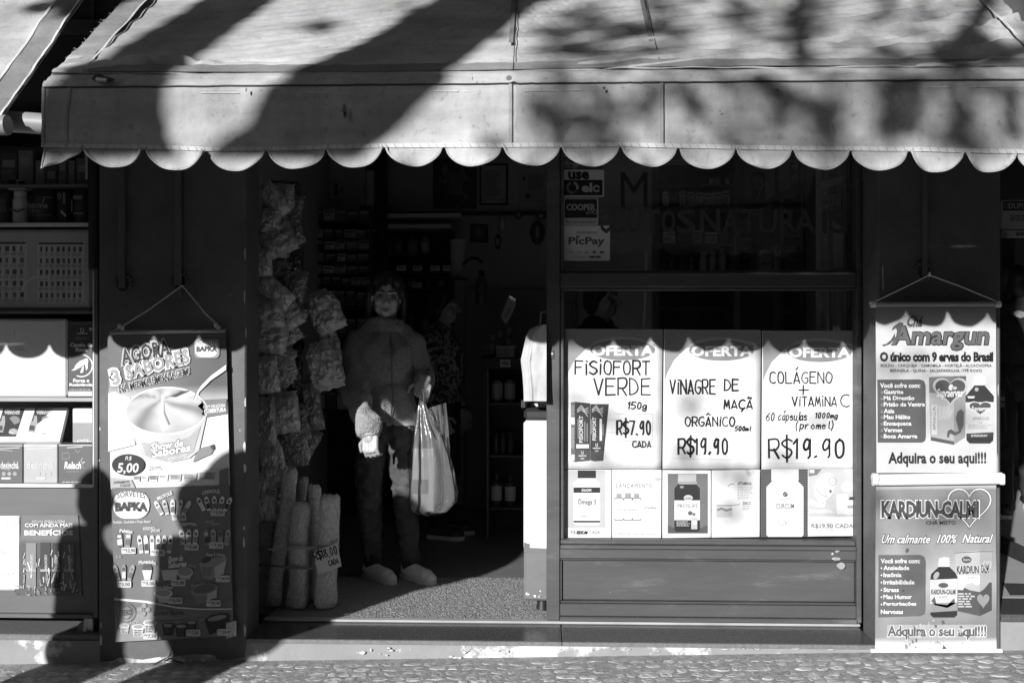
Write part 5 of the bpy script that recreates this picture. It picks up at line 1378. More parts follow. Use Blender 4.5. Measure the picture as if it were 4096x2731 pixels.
def pbox(name, label, cat, x0, y0, x1, y1, y, depth, g, fn=None, group=None, m=None, c=.003, base=None, yaw=0):
    """a carton given by its front face in pixels"""
    a, b = W(x0, y1, y), W(x1, y0, y)
    zb = a.z if base is None else base
    t = thing(name, label, cat, ((a.x + b.x) / 2, y, zb), group)
    mm = m or MATG(min(.7, g * 1.5) if y > 5.4 else g)  # greys lifted deep in the shop, in place of light
    MB().box(a.x, b.x, y, y + depth, zb, b.z, c).build('carton', mm, t)
    if fn:
        p = Print(y, .0006); fn(p); 
        if p.mb.f: p.build('print', t)
    if yaw: t.rotation_euler = (0, 0, yaw)
    return t
_mg = {}
def MATG(g, rough=.45):
    k = (round(g, 2), rough)
    if k not in _mg: _mg[k] = mat('carton', k[0], rough, .4, .12, 7)
    return _mg[k]
def jar(name, label, cat, cx, y0, y1, w, y, g, capg, cap_h=.2, neck=.8, group=None, fn=None, lab=None, base=None, n=18, rough=.35):
    """a jar or bottle: centre px, top and bottom rows, width in px"""
    a, b = W(cx, y1, y), W(cx, y0, y)
    r = w / 2 / S(y); zb = a.z if base is None else base; h = b.z - zb
    t = thing(name, label, cat, (a.x, y + r, zb), group)
    ch = h * cap_h
    MB().lathe(a.x, y + r, [(r * .9, 0), (r, .006), (r, (h - ch) * .78), (r * .92, (h - ch) * .9), (r * neck, h - ch)], n, zb).build('jar_body', MATG(min(.7, g * 1.6) if y > 5.4 else g, rough), t)  # body grey lifted deep inside, in place of light
    MB().lathe(a.x, y + r, [(r * neck * 1.04, h - ch + .001), (r * neck * 1.06, h - .004), (r * neck, h)], n, zb).build('lid', MATG(capg, .4), t)
    if lab is not None:
        MB().lathe(a.x, y + r, [(r * 1.012, h * .16), (r * 1.012, h * .62)], n, zb).build('wrap_label', MATG(lab, .5), t)
    if fn:
        p = Print(y - .0025, .0006); fn(p); p.build('print', t)
    return t
YB_ = YK + .06
zs1 = zk(890) + .001
# top rows of dark cartons
r = random.Random(3)
for i, (a, b, top) in enumerate(((2, 68, 610), (72, 132, 600), (140, 180, 640), (183, 228, 655), (232, 268, 625), (272, 300, 640), (304, 352, 630))):
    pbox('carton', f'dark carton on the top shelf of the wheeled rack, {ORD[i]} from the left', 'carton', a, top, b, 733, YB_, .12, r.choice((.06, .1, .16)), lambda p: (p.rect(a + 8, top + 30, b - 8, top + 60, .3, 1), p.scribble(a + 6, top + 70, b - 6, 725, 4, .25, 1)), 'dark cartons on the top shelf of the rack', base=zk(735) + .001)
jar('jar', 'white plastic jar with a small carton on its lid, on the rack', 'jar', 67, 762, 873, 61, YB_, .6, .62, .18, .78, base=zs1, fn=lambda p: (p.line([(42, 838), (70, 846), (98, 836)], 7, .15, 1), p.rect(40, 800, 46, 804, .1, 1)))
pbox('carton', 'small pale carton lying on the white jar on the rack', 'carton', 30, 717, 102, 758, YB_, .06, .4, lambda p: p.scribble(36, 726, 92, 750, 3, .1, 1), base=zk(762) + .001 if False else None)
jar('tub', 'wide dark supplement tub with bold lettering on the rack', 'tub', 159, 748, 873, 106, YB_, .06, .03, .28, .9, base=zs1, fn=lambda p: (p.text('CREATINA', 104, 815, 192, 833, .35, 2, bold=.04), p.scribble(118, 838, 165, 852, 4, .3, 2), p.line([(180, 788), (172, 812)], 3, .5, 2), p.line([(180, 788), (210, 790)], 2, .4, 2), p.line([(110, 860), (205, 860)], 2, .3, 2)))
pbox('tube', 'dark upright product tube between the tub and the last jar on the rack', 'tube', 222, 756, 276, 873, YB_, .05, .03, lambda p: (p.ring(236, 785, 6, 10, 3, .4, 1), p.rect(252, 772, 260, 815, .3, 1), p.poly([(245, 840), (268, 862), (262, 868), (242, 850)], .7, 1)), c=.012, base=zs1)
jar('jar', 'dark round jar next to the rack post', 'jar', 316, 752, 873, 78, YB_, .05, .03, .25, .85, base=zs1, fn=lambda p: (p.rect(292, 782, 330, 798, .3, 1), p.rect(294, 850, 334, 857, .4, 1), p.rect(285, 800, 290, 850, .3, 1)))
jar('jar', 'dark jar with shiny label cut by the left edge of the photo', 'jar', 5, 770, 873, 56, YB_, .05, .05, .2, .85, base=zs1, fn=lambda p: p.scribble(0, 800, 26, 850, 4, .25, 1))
# bin with price leaflets
def bin_print(p):
    for (x0, x1, y0, y1, n) in ((-20, 108, 965, 1205, 4), (150, 338, 967, 1213, 8)):
        p.rect(x0, y0, x1, y1, .62, 1); p.rect(x0 + 4, y0 + 3, x1 - 4, y0 + 11, .08, 2)
        cols = n; cw_ = (x1 - x0 - 10) / cols; rr = random.Random(n)
        for j in range(5):
            for i in range(cols):
                xx = x0 + 6 + i * cw_; yy = y0 + 20 + j * 46
                p.rect(xx + cw_ * .2, yy, xx + cw_ * (.2 + rr.uniform(.35, .6)), yy + 20, rr.choice((.07, .12, .2, .12)), 2); p.scribble(xx, yy + 25, xx + cw_ * .85, yy + 40, 2.6, .22, 2)
    p.line([(90, 1160), (105, 1130), (140, 1108), (200, 1110)], 5, .75, 3)
pbox('leaflet_bin', 'pale plastic bin with printed price leaflets on the rack', 'bin', -150, 917, 366, 1234, YB_ - .04, .14, .38, bin_print, c=.012, base=zk(1240) + .001)
pbox('carton', 'big blank white carton in the middle of the rack', 'carton', -300, 1275, 268, 1586, YB_ - .03, .2, .62, lambda p: (p.line([(0, 1345), (60, 1295), (110, 1284), (240, 1286)], 2.5, .75, 1), p.line([(58, 1320), (58, 1350)], 2, .4, 1), p.rect(62, 1382, 95, 1402, .66, 1), p.line([(235, 1290), (242, 1390)], 2, .72, 1)), c=.008, base=zk(1590) + .001)
def horse(p):
    p.rect(273, 1286, 369, 1300, .12, 1); p.rect(273, 1564, 369, 1584, .6, 1)
    p.ring(329, 1320, 6, 9, 3, .7, 2, a0=-60, a1=250); p.rect(308, 1331, 350, 1336, .5, 2); p.rect(357, 1310, 370, 1322, .5, 2); p.scribble(302, 1349, 354, 1360, 2, .25, 2)
    p.text('Cavalo de', 281, 1371, 371, 1387, .78, 2, bold=.03); p.text('Raça', 303, 1390, 351, 1409, .78, 2, bold=.04)
    p.ring(326, 1462, 44, 44, 5, .75, 2, a0=-80, a1=115)
    p.poly([(352, 1434), (345, 1432), (336, 1437), (318, 1444), (304, 1458), (296, 1474), (285, 1482), (300, 1481), (312, 1474), (322, 1470), (330, 1462), (336, 1456), (342, 1462), (344, 1478), (347, 1481), (352, 1472), (351, 1458), (354, 1446)], .78, 2)
    p.poly([(336, 1456), (328, 1470), (321, 1490), (326, 1492), (334, 1488), (336, 1470)], .72, 2.5)
    p.text('Força e', 293, 1514, 358, 1532, .78, 2, bold=.05); p.text('Resistência', 278, 1532, 371, 1544, .78, 2, bold=.05); p.scribble(278, 1556, 369, 1560, 3, .5, 2)
pbox('carton', 'dark carton with a horse head emblem next to the white carton', 'carton', 272, 1285, 370, 1586, YB_ - .035, .12, .045, horse, base=zk(1590) + .001)
# tilted tray with leaflets
tr = thing('leaflet_tray', 'tilted white tray holding two bottle leaflets on the rack', 'tray', (xk(120), YB_, zk(1770)))
m = MB()
q = [W(-120, 1632, YB_ + .09), W(270, 1630, YB_ + .09), W(238, 1766, YB_ - .02), W(-120, 1768, YB_ - .02)]
nrm = (q[1] - q[0]).cross(q[3] - q[0]).normalized(); nrm = nrm if nrm.y < 0 else -nrm
m.add([*q, *[v - nrm * .02 for v in q]], [(0, 3, 2, 1), (4, 5, 6, 7), (0, 1, 5, 4), (1, 2, 6, 5), (2, 3, 7, 6), (3, 0, 4, 7)]); m.build('tray', MATG(.6), tr)
def tilt(p):
    t = (p.z - q[3].z) / (q[0].z - q[3].z); p.y = q[3].y + (q[0].y - q[3].y) * t; return p
p = Print(YB_ + .03, .0012, warp=None)
def Pt(x, y, lay):
    t = (1768 - y) / 136.0; yy = YB_ - .02 + .11 * t
    v = W(x, y, yy); return v + nrm * (.0008 + .0004 * lay)
p.P = Pt
for ox in (0, -128):
    p.poly([(142 + ox, 1632), (228 + ox, 1634), (192 + ox, 1746), (108 + ox, 1746)], .06, 1)
    p.text('MONTES', 148 + ox, 1634, 210 + ox, 1646, .6, 3, bold=.04); p.text('VERDES', 146 + ox, 1646, 208 + ox, 1657, .6, 3, bold=.04)
    p.poly([(138 + ox, 1662), (148 + ox, 1664), (150 + ox, 1690), (140 + ox, 1730), (114 + ox, 1726), (122 + ox, 1690), (134 + ox, 1680)], .4, 2); p.poly([(120 + ox, 1700), (140 + ox, 1704), (138 + ox, 1722), (116 + ox, 1720)], .1, 3)
    p.ell(186 + ox, 1682, 22, 18, .28, 2); p.ell(182 + ox, 1740 - 14, 18, 12, .45, 2); p.rect(164 + ox, 1728, 182 + ox, 1734, .6, 3)
p.build('print', tr)
pbox('carton', 'pale tapering tea carton beside the tilted tray', 'carton', 290, 1634, 369, 1766, YB_ + .01, .1, .6, lambda p: (p.rect(292, 1690, 369, 1764, .34, 1), p.text('unchá', 310, 1752, 356, 1768, .72, 2, bold=.02), p.line([(320, 1650), (345, 1648), (365, 1655)], 2, .4, 1)), base=zk(1776))
def tea(s, x0, x1, g, ink, sub):
    def f(p):
        p.rect(x0 + 1, 1776, x1 - 1, 1786, min(.7, g + .25), 1)
        p.text(s, max(x0 + 14, 2) if s != 'Relachá' else 257, 1845, (x0 + 14 + min(110, x1 - x0 - 30)) if s != 'Relachá' else 340, 1874, ink, 2, bold=.03)
        if sub: p.text(sub, x0 + 50, 1866, x0 + 80, 1878, ink, 2)
        for k in range(3): p.ell(x1 - 75 + k * 22, 1894, 8, 8, (g + ink) / 2, 2)
        p.rect(x1 - 85, 1908, x1 - 48, 1916, ink, 2)
        p.line([(x0 + 10, 1795), (x1 - 12, 1790)], 2.5, .75, 3); p.line([(x0 + 30, 1798), (x1 - 40, 1802)], 1.5, .7, 3)
    return f
pbox('carton', 'dark tea carton cut by the left edge, lower row of the rack', 'carton', -60, 1776, 91, 1934, YB_ - .035, .1, .1, tea('desinchá', -40, 91, .1, .7, 'Noite'), base=zk(1936) + .001)
pbox('carton', 'pale tea carton between two dark ones on the rack', 'carton', 94, 1776, 230, 1934, YB_ - .035, .1, .36, tea('desinchá', 94, 230, .36, .62, None), base=zk(1936) + .001)
def rel(p):
    p.text('Relachá', 257, 1845, 340, 1875, .78, 2, bold=.035, shear=.12); p.ring(333, 1842, 8, 9, 2.5, .6, 2, a0=20, a1=270); p.line([(250, 1812), (276, 1809), (280, 1832), (252, 1836), (250, 1812)], 2, .35, 2)
    p.scribble(265, 1882, 332, 1890, 2, .3, 2); p.line([(270, 1790), (330, 1786)], 4, .6, 2); p.line([(300, 1795), (312, 1810), (322, 1800)], 2, .4, 2); p.rect(235, 1777, 368, 1783, .5, 2); p.scribble(250, 1925, 360, 1931, 4, .5, 2)
pbox('carton', 'dark tea carton with a crescent moon, next to the rack post', 'carton', 233, 1776, 370, 1934, YB_ - .035, .1, .09, rel, base=zk(1936) + .001)
# flyers on the lower panel
YF = YK + .018
t = thing('wrapped_poster', 'crumpled plastic-wrapped poster on the lower panel of the rack', 'poster', (xk(200), YF, zk(2385)))
sheet(t, [(88, 2060), (312, 2060), (328, 2382), (60, 2380)], YF - .004, .1, wob=.004, seed=51, nu=10, nv=14, grad=lambda u, v: .2 if v < .3 else .12)
p = Print(YF - .004, .0012)
p.text('NOVAS EMBALAGENS', 130, 2079, 262, 2090, .75, 2); p.text('COM AINDA MAIS', 100, 2091, 292, 2107, .8, 2, bold=.035); p.text('BENEFÍCIOS', 98, 2114, 293, 2140, .8, 2, bold=.04)
for x, y0, w, g in ((105, 2170, 40, .26), (162, 2168, 40, .06), (210, 2170, 30, .05), (256, 2176, 42, .16)):
    p.rect(x, y0, x + w, 2350, g, 2)
    a = (x + w * .7, 2278)
    p.text('FISIOFORT', a[0], a[1] - 10, a[0] + 62, a[1], .65, 4, bold=.02, rot=90); p.rect(x, 2275, x + w, 2284, .4, 3)
rr = random.Random(12)
for k in range(60):
    x, y = rr.uniform(90, 300), 2200 + 170 * rr.random() ** .6; a = rr.uniform(-1.9, -1.2); L_ = rr.uniform(8, 40)
    p.line([(x, y), (x + math.cos(a) * L_, y - math.sin(a) * L_ * -1)], rr.uniform(1.5, 5), rr.choice((.5, .7, .35, .8)), 5)
p.build('print', t)
m = MB(); rr = random.Random(5)
for k in range(46):
    x = rr.uniform(62, 326); y = rr.uniform(2330, 2378)
    c = W(x, y, YF - .008); s_ = rr.uniform(.004, .013); a = rr.uniform(0, 3)
    m.add([c + Vector((math.cos(a) * s_, 0, math.sin(a) * s_)), c + Vector((-math.sin(a) * s_ * .5, -.006, math.cos(a) * s_ * .5)), c - Vector((math.cos(a) * s_, 0, math.sin(a) * s_))], [(0, 1, 2)])
m.build('crumpled_plastic', mat('clear_film', .4, .15, .7, .2, 20, coat=.6), t)['kind'] = 'stuff'
t = thing('flyer', 'white flyer with little flowers at the left edge, on the rack panel', 'flyer', (xk(20), YF, zk(2360)))
sheet(t, [(-110, 2062), (80, 2062), (78, 2360), (-110, 2360)], YF - .002, .8, wob=.002, seed=52)
p = Print(YF - .002, .0012)
p.rect(-60, 2066, 76, 2354, .8, .2)
for k in range(6): p.ring(15 + 11 * k, 2080 + (k * 17) % 26, 7, 7, 1.5, .4, 2, n=8)
p.text('chá', -6, 2196, 24, 2218, .55, 2); p.line([(-20, 2296), (20, 2298), (60, 2290)], 2, .2, 2); p.build('print', t)
# dark rolled strip hanging at the rack post
m = MB(); m.tube([W(378, 560, YK - .03), W(378, 1075, YK - .03)], .024, 14)
tag(m.build('rolled_blind', M_BLACK), 'dark rolled-up strip hanging beside the rack post', 'blind')
m = MB().box(xk(362), xk(372), YK - .05, YK - .045, zk(725), zk(600))
tag(m.build('paper_strip', M_GREY), 'narrow pale paper strip taped above the rolled strip', 'paper')

# ---------------------------------------------------------------- doormat
a, b = Wz(1030, 2484, Z_FLR), Wz(2184, 2318, Z_FLR)
x0, x1, y0, y1 = -1.22, X(2184, Y_FRM) + .1, Y_FRM + .035, 5.08
M_MAT = mat('coir_loop_mat', .3, .95, .1, .55, 160, 1, 150, .01, .5, .12, 130, .5, .6)
t = thing('door_mat', 'grey loop-pile doormat lying in the doorway', 'mat', ((x0 + x1) / 2, (y0 + y1) / 2, Z_FLR))
MB().grid(lambda u, v: (x0 + u * (x1 - x0), y0 + v * (y1 - y0), Z_FLR + .009 + .005 * noise.noise((u * 210, v * 120, 0))), 380, 200).build('pile', M_MAT, t)
MB().box(x0, x1, y0, y1, Z_FLR + .001, Z_FLR + .004).build('backing', M_BLACK, t)
m = MB(); r = random.Random(3)
for k in range(34):
    px, py = r.uniform(1350, 2150), r.uniform(2340, 2475); c = Wz(px, py, Z_FLR + .016); L_ = r.uniform(.003, .014) if k > 6 else .04; a = r.uniform(-.3, .3)
    m.add([c, c + Vector((L_, .4 * L_ * a, .001)), c + Vector((L_, .4 * L_ * a + .003, .001)), c + Vector((0, .003, 0))], [(0, 1, 2, 3)])
o = m.build('litter', M_PAPER); tag(o, 'scraps of pale litter and straw scattered on the doormat', 'litter'); o['kind'] = 'stuff'
# ---------------------------------------------------------------- freezer, and the shelves inside the shop
YZ = 4.44
ZFR = 0.0
fr = thing('freezer', 'tall white freezer with a dark base and scuffed lower corner, just inside the doorway', 'freezer', (X(2240, YZ), YZ + .3, Z_FLR))
fx0, fx1 = X(2094, YZ), X(2094, YZ) + .5
a = math.radians(-3)
Mf = Matrix.Translation((fx0, YZ, 0)) @ Matrix.Rotation(a, 4, 'Z') @ Matrix.Translation((-fx0, -YZ, 0))
zf = lambda py: Z(py, YZ)
MB().box(fx0, fx1, YZ, YZ + .46, zf(2200), zf(1682), .012, M=Mf).build('cabinet', M_WHITEPAINT, fr)
MB().box(fx0 + .001, fx1, YZ + .001, YZ + .46, zf(2402), zf(2201), .01, M=Mf).build('lower_body', mat('freezer_grey', .15, .4, .4, .15, 6), fr)
m = MB(); m.prism([(fx0 + .002, zf(2205)), (fx0 + .002, zf(2168)), (fx0 + .2, zf(2215)), (fx0 + .2, zf(2230))], YZ - .0015, YZ); m.build('sloping_stripe', mat('freezer_grey_stripe', .15, .4), fr)
MB().box(fx0 + .001, fx1, YZ - .004, YZ + .46, zf(1681), zf(1632), .015, M=Mf).build('lid', M_BLACK, fr)
m = MB().box(fx0 - .012, fx0 + .01, YZ + .0, YZ + .44, zf(1632), zf(1600), .003, M=Mf).box(fx0 - .012, fx1, YZ + .46, YZ + .44, zf(1632), zf(1600), .003, M=Mf); m.build('lid_frame', M_BLACK, fr)
m = MB(); r = random.Random(8)
for k in range(9):
    px, py = max(2108, 2178 - abs(r.gauss(0, 36))), 2386 - abs(r.gauss(0, 9)); pts = []
    for j in range(8): 
        q = W(px + math.cos(j * PI / 4) * r.uniform(3, 10), py - math.sin(j * PI / 4) * r.uniform(2, 6), YZ - .004); pts.append((q.x, YZ - .003, max(q.z, Z_FLR + .04)))
    m.add(pts, [tuple(range(8))[::-1]])
m.build('bare_patch', M_WHITE, fr)['kind'] = 'stuff'
for dx in (.085, .44): MB().lathe(fx0 + dx, YZ + .06, [(.03, 0), (.022, .05), (.02, zf(2402) - Z_FLR - .002)], 12, Z_FLR + .016).build('foot', M_BLACK, fr)
pbox('carton', 'small white carton on the freezer lid', 'carton', 2120, 1616, 2153, 1632, YZ + .12, .08, .7)
# shirt print on the left flank: a pale oval sign
m = MB()
for k in range(1):
    m.add([Mf @ Vector((fx0 - .0015, YZ + .28 + .2 * math.cos(2 * PI * j / 20), zf(1950) + .25 * math.sin(2 * PI * j / 20))) for j in range(20)], [tuple(range(20))])
m.build('flank_print', M_GREY, fr)

def frame_board(name, label, cat, x0, y0, x1, y1, y, frame_g, paper_g, fn=None, fw=8):
    a, b = W(x0, y1, y), W(x1, y0, y)
    t = thing(name, label, cat, ((a.x + b.x) / 2, y, a.z))
    f = fw / S(y)
    m = MB().box(a.x, b.x, y - .012, y, a.z, a.z + f, .002).box(a.x, b.x, y - .012, y, b.z - f, b.z, .002).box(a.x, a.x + f, y - .012, y, a.z + f, b.z - f, .002).box(b.x - f, b.x, y - .012, y, a.z + f, b.z - f, .002)
    m.build('frame', MATG(frame_g), t)
    MB().box(a.x + f, b.x - f, y - .005, y, a.z + f, b.z - f).build('sheet', MATG(paper_g, .7), t)
    if fn:
        p = Print(y - .005, .0006); fn(p); p.build('print', t)
    return t
YW = Y_BACK - .004
frame_board('framed_certificate', 'certificate in a dark frame on the back wall of the shop', 'certificate', 1918, 655, 2032, 822, YW, .03, .42, lambda p: (p.scribble(1935, 680, 2010, 790, 3, .15, 1, 2.4), p.line([(1930, 800), (1970, 796), (2020, 800)], 2, .2, 1)))
frame_board('framed_certificate', 'certificate in a thin pale frame beside the door post', 'certificate', 2078, 694, 2190, 806, YW, .42, .34, lambda p: (p.ell(2096, 714, 6, 6, .06, 1), p.scribble(2112, 700, 2180, 765, 3, .15, 1, 2.6), p.rect(2102, 776, 2120, 792, .1, 1)), 3)
frame_board('small_picture', 'small dark framed picture on the back wall below the shelf line', 'picture', 1880, 897, 1952, 970, YW, .03, .1, lambda p: (p.ell(1916, 930, 10, 22, .25, 1), p.ring(1916, 935, 7, 8, 2, .4, 2)))
sc_ = thing('wall_scroll', 'dark ornate wall scroll with a pale rod on the back wall', 'scroll', (X(1820, YW), YW, Z(845, YW)))
MB().box(X(1732, YW), X(1908, YW), YW - .006, YW, Z(838, YW), Z(600, YW)).build('cloth', MATG(.05), sc_)
MB().tube([W(1720, 840, YW - .014), W(1920, 840, YW - .014)], .008, 10).build('rod', MATG(.5), sc_)
p = Print(YW - .007, .0006); r = random.Random(2)
for k in range(90):
    x, y = r.gauss(1820, 40), r.gauss(735, 45)
    if 1738 < x < 1902 and 610 < y < 830: p.ell(x, y, r.uniform(3, 12), r.uniform(3, 10), r.choice((.12, .2, .28, .1)), 1 + k * .02, r.uniform(0, 90), n=9)
p.rect(1770, 660, 1790, 700, .25, 4); p.rect(1800, 690, 1850, 780, .22, 4); p.ell(1850, 700, 12, 30, .2, 5)
p.build('print', sc_)
t = thing('notice_sheet', 'pale notice sheet with small bottle pictures on the wall above the product shelves', 'notice', (X(1338, 6.9), 6.9, Z(833, 6.9)))
MB().box(X(1298, 6.9), X(1378, 6.9), 6.9, 6.902, Z(833, 6.9), Z(717, 6.9)).build('sheet', MATG(.4, .8), t)
p = Print(6.9, .0006); p.rect(1337, 735, 1352, 782, .08, 1); p.rect(1361, 748, 1372, 770, .08, 1); p.rect(1312, 764, 1320, 786, .08, 1); p.scribble(1310, 795, 1368, 825, 3, .2, 1); p.build('print', t)
# left inner wall face behind the product shelves, door jamb and a pale panel
struct(MB().box(-1.5, X(1465, 6.95), 6.92, 7.24, Z_FLR, 2.6).build('wall_partition', M_WALL))
m = MB().box(X(1506, 6.9), X(1546, 6.9), 6.86, 6.95, Z_FLR, 2.6, .004)
tag(m.build('dark_post', M_BLACK), 'dark upright post on the back wall between the product shelves and the jars', 'post')
m = MB().box(X(1468, 6.91), X(1495, 6.91), 6.9, 6.91, Z(835, 6.9), Z(680, 6.9))
tag(m.build('wall_patch', MATG(.5)), 'narrow pale patch on the wall beside the dark post', 'panel')

def shelf_unit(name, label, x0, x1, rows, ytop, ybot, y, depth, g=.04):
    t = thing(name, label, 'shelf', ((X(x0, y) + X(x1, y)) / 2, y, Z_FLR))
    a, b = X(x0, y), X(x1, y)
    MB().box(a, a + .02, y, y + depth, Z_FLR, Z(ytop, y), .002).build('side_panel', MATG(g), t)
    MB().box(b - .02, b, y, y + depth, Z_FLR, Z(ytop, y), .002).build('side_panel', MATG(g), t)
    MB().box(a + .021, b - .021, y + depth - .015, y + depth, Z_FLR, Z(ytop, y)).build('back_panel', MATG(g * .7), t)
    for py in rows: MB().box(a + .021, b - .021, y + .002, y + depth - .016, Z(py, y) - .016, Z(py, y), .002).build('shelf_board', MATG(g), t)
    return t
# product shelves behind the hanging bags
YS = 6.55
shelf_unit('product_shelf', 'tall dark product shelf behind the hanging snack bags', 1195, 1490, (880, 948, 995, 1043, 1092, 1140, 1232, 1340, 1480, 1640), 878, 2200, YS, .3)
r = random.Random(77)
rows = [(880, 836, 'on top of'), (948, 912, 'on the top row of'), (995, 958, 'on the second row of'), (1043, 1008, 'on the third row of'), (1092, 1056, 'on the fourth row of'), (1140, 1102, 'on the fifth row of'), (1232, 1160, 'on the sixth row of'), (1340, 1265, 'on the seventh row of'), (1480, 1400, 'on the eighth row of'), (1640, 1560, 'on the ninth row of')]
for ri, (yb, yt, wh) in enumerate(rows):
    x = 1206; ci = 0
    while x < 1470 and ci < 7:
        w = r.uniform(34, 46); g = r.choice((.05, .08, .12, .2, .3, .12))
        if (ri, ci) in ((2, 2), (3, 3), (4, 2), (6, 2)): g = .6
        tn = 'pale' if g > .25 else 'dark'
        yt2 = yt + r.uniform(0, 8)
        def fn(p, x=x, w=w, yt2=yt2, yb=yb, g=g): p.rect(x + 4, yt2 + 6, x + w - 4, yt2 + 14, (.45 if g < .25 else .12), 1); p.rect(x + 4, yt2 + 20, x + w * .6, yt2 + 24, (.3 if g < .25 else .2), 1)
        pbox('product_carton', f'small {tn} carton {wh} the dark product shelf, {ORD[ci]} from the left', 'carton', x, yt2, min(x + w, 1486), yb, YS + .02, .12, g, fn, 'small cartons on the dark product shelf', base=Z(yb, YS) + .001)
        x += w + 4; ci += 1
jar('vase', 'dark glass vase with a thin plant on the product shelf end', 'vase', 1459, 822, 880, 40, YS + .04, .03, .03, .15, 1.25, base=Z(880, YS) + .001)
m = MB()
for k in range(7):
    a = r.uniform(-.06, .06); c = W(1459, 822, YS + .06); m.tube([c, c + Vector((a * .5, 0, .06)), c + Vector((a, 0, .13 + r.uniform(0, .03)))], .002, 4)
tag(m.build('thin_plant', MATG(.25)), 'thin stalks of a plant standing in the dark vase', 'plant')
# jars on the shelves behind the woman
YJ = 7.0
shelf_unit('jar_shelf', 'dark shelf of glass jars at the back, behind the woman', 1515, 1805, (1015, 1085, 1150, 1330, 1500), 900, 2200, YJ, .22)
for i, (cx, y0, w) in enumerate(((1548, 952, 60), (1592, 950, 34), (1645, 948, 44), (1698, 940, 36))):
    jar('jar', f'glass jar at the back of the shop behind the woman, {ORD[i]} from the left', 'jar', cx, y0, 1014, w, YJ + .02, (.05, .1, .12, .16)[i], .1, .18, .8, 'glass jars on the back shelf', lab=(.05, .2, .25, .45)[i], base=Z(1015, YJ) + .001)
for i, (cx, yb) in enumerate(((1605, 1085), (1670, 1085), (1740, 1085), (1790, 1085), (1668, 1152))):
    pbox('price_card', f'small pale price card on the edge of the jar shelf, {ORD[i]} of five', 'card', cx - 19, yb - 23, cx + 19, yb - 2, YJ - .004, .003, .45, lambda p: p.scribble(cx - 14, yb - 19, cx + 14, yb - 6, 3, .2, 1), 'price cards on the jar shelf', c=0)
for i, (cx, y0, w) in enumerate(((1600, 1105, 40), (1640, 1110, 34), (1712, 1112, 30), (1760, 1105, 44), (1640, 1260, 46), (1700, 1250, 44))):
    yb = 1150 if y0 < 1200 else 1330
    jar('jar', f'dark jar on the {"middle" if i < 4 else "low"} board of the back shelf, {ORD[i if i < 4 else i - 4]} from the left', 'jar', cx, y0, yb, w, YJ + .03, .05, .06, .2, .85, 'dark jars low on the back shelf', lab=.2 if i % 2 else None, base=Z(yb, YJ) + .001)
# pale boards standing in for lit strips above the jars
for i, (py, pw) in enumerate(((862, 300), (905, 260))):
    m = MB().box(X(1545, 6.98), X(1545 + pw, 6.98), 6.95, 7.2, Z(py + 9, 6.98), Z(py - 9, 6.98), .004)
    tag(m.build('lit_strip_board', MATG(.6)), f'long pale board standing in for a lit strip above the jars, {("upper", "lower")[i]} of the two', 'board')
m = MB().box(X(1530, 7.2), X(2200, 7.2), 7.19, 7.245, Z(858, 7.2), Z(846, 7.2))
tag(m.build('wall_rail', M_BLACK), 'dark rail running along the back wall under the certificates', 'rail')
# tall stack of cups, hanging ornaments, extinguisher
t = thing('cup_stack', 'tall leaning stack of pale paper cups at the back', 'cups', (X(1828, 6.6), 6.6, Z(1110, 6.6)))
for k in range(16):
    yy = 1110 - k * 9.4; c = W(1824 + k * .5, yy, 6.6); s_ = 22 + k * .7
    MB().lathe(c.x, 6.62, [(s_ / S(6.6) * .93, 0), (s_ / S(6.6), .014), (s_ / S(6.6) * 1.05, .0145), (s_ / S(6.6) * 1.05, .017)], 16, c.z).build('paper_cup', MATG(.5, .8), t)
m = MB().box(X(1790, 6.6), X(1870, 6.6), 6.5, 6.75, Z(1116, 6.6), Z(1111, 6.6))
tag(m.build('wall_bracket', M_DARK), 'small dark bracket shelf carrying the stack of cups', 'shelf')
for i, (px, y0, y1, w, g) in enumerate(((2010, 860, 940, 30, .3), (1992, 935, 1000, 26, .05), (2075, 840, 880, 32, .06), (2150, 880, 980, 60, .05), (2165, 850, 880, 50, .1))):
    c = W(px, (y0 + y1) / 2, 6.9); h = (y1 - y0) / 2 / S(6.9)
    t = thing('hanging_ornament', f'dark ornament hanging on the back wall beside the door post, {ORD[i]} of five', 'ornament', (c.x, 6.9, c.z - h), 'ornaments on the back wall')
    MB().ell(c, (w / 2 / S(6.9), .02, h), 12, 8).build('ornament_body', MATG(g), t); MB().tube([c + Vector((0, 0, h)), c + Vector((0, 0, h + .05))], .002, 5).build('hook', MATG(.1), t)
    MB().box(c.x - .012, c.x + .012, 6.87, 6.885, c.z - h * .4, c.z + h * .4).build('front_plate', MATG(min(.6, g + .2)), t)
jar('fire_extinguisher', 'dark fire extinguisher cylinder standing behind the second shopper', 'extinguisher', 1925, 1080, 1215, 46, 6.5, .05, .03, .2, .5)
m = MB(); m.tube([W(1850 + 40 * k, 1060 - 30 * math.sin(k * PI / 2.2), 6.5) for k in (0, .5, 1, 1.5, 2)], .010, 8)
tag(m.build('curved_hose', M_BLACK), 'black curved hose above the extinguisher', 'hose')
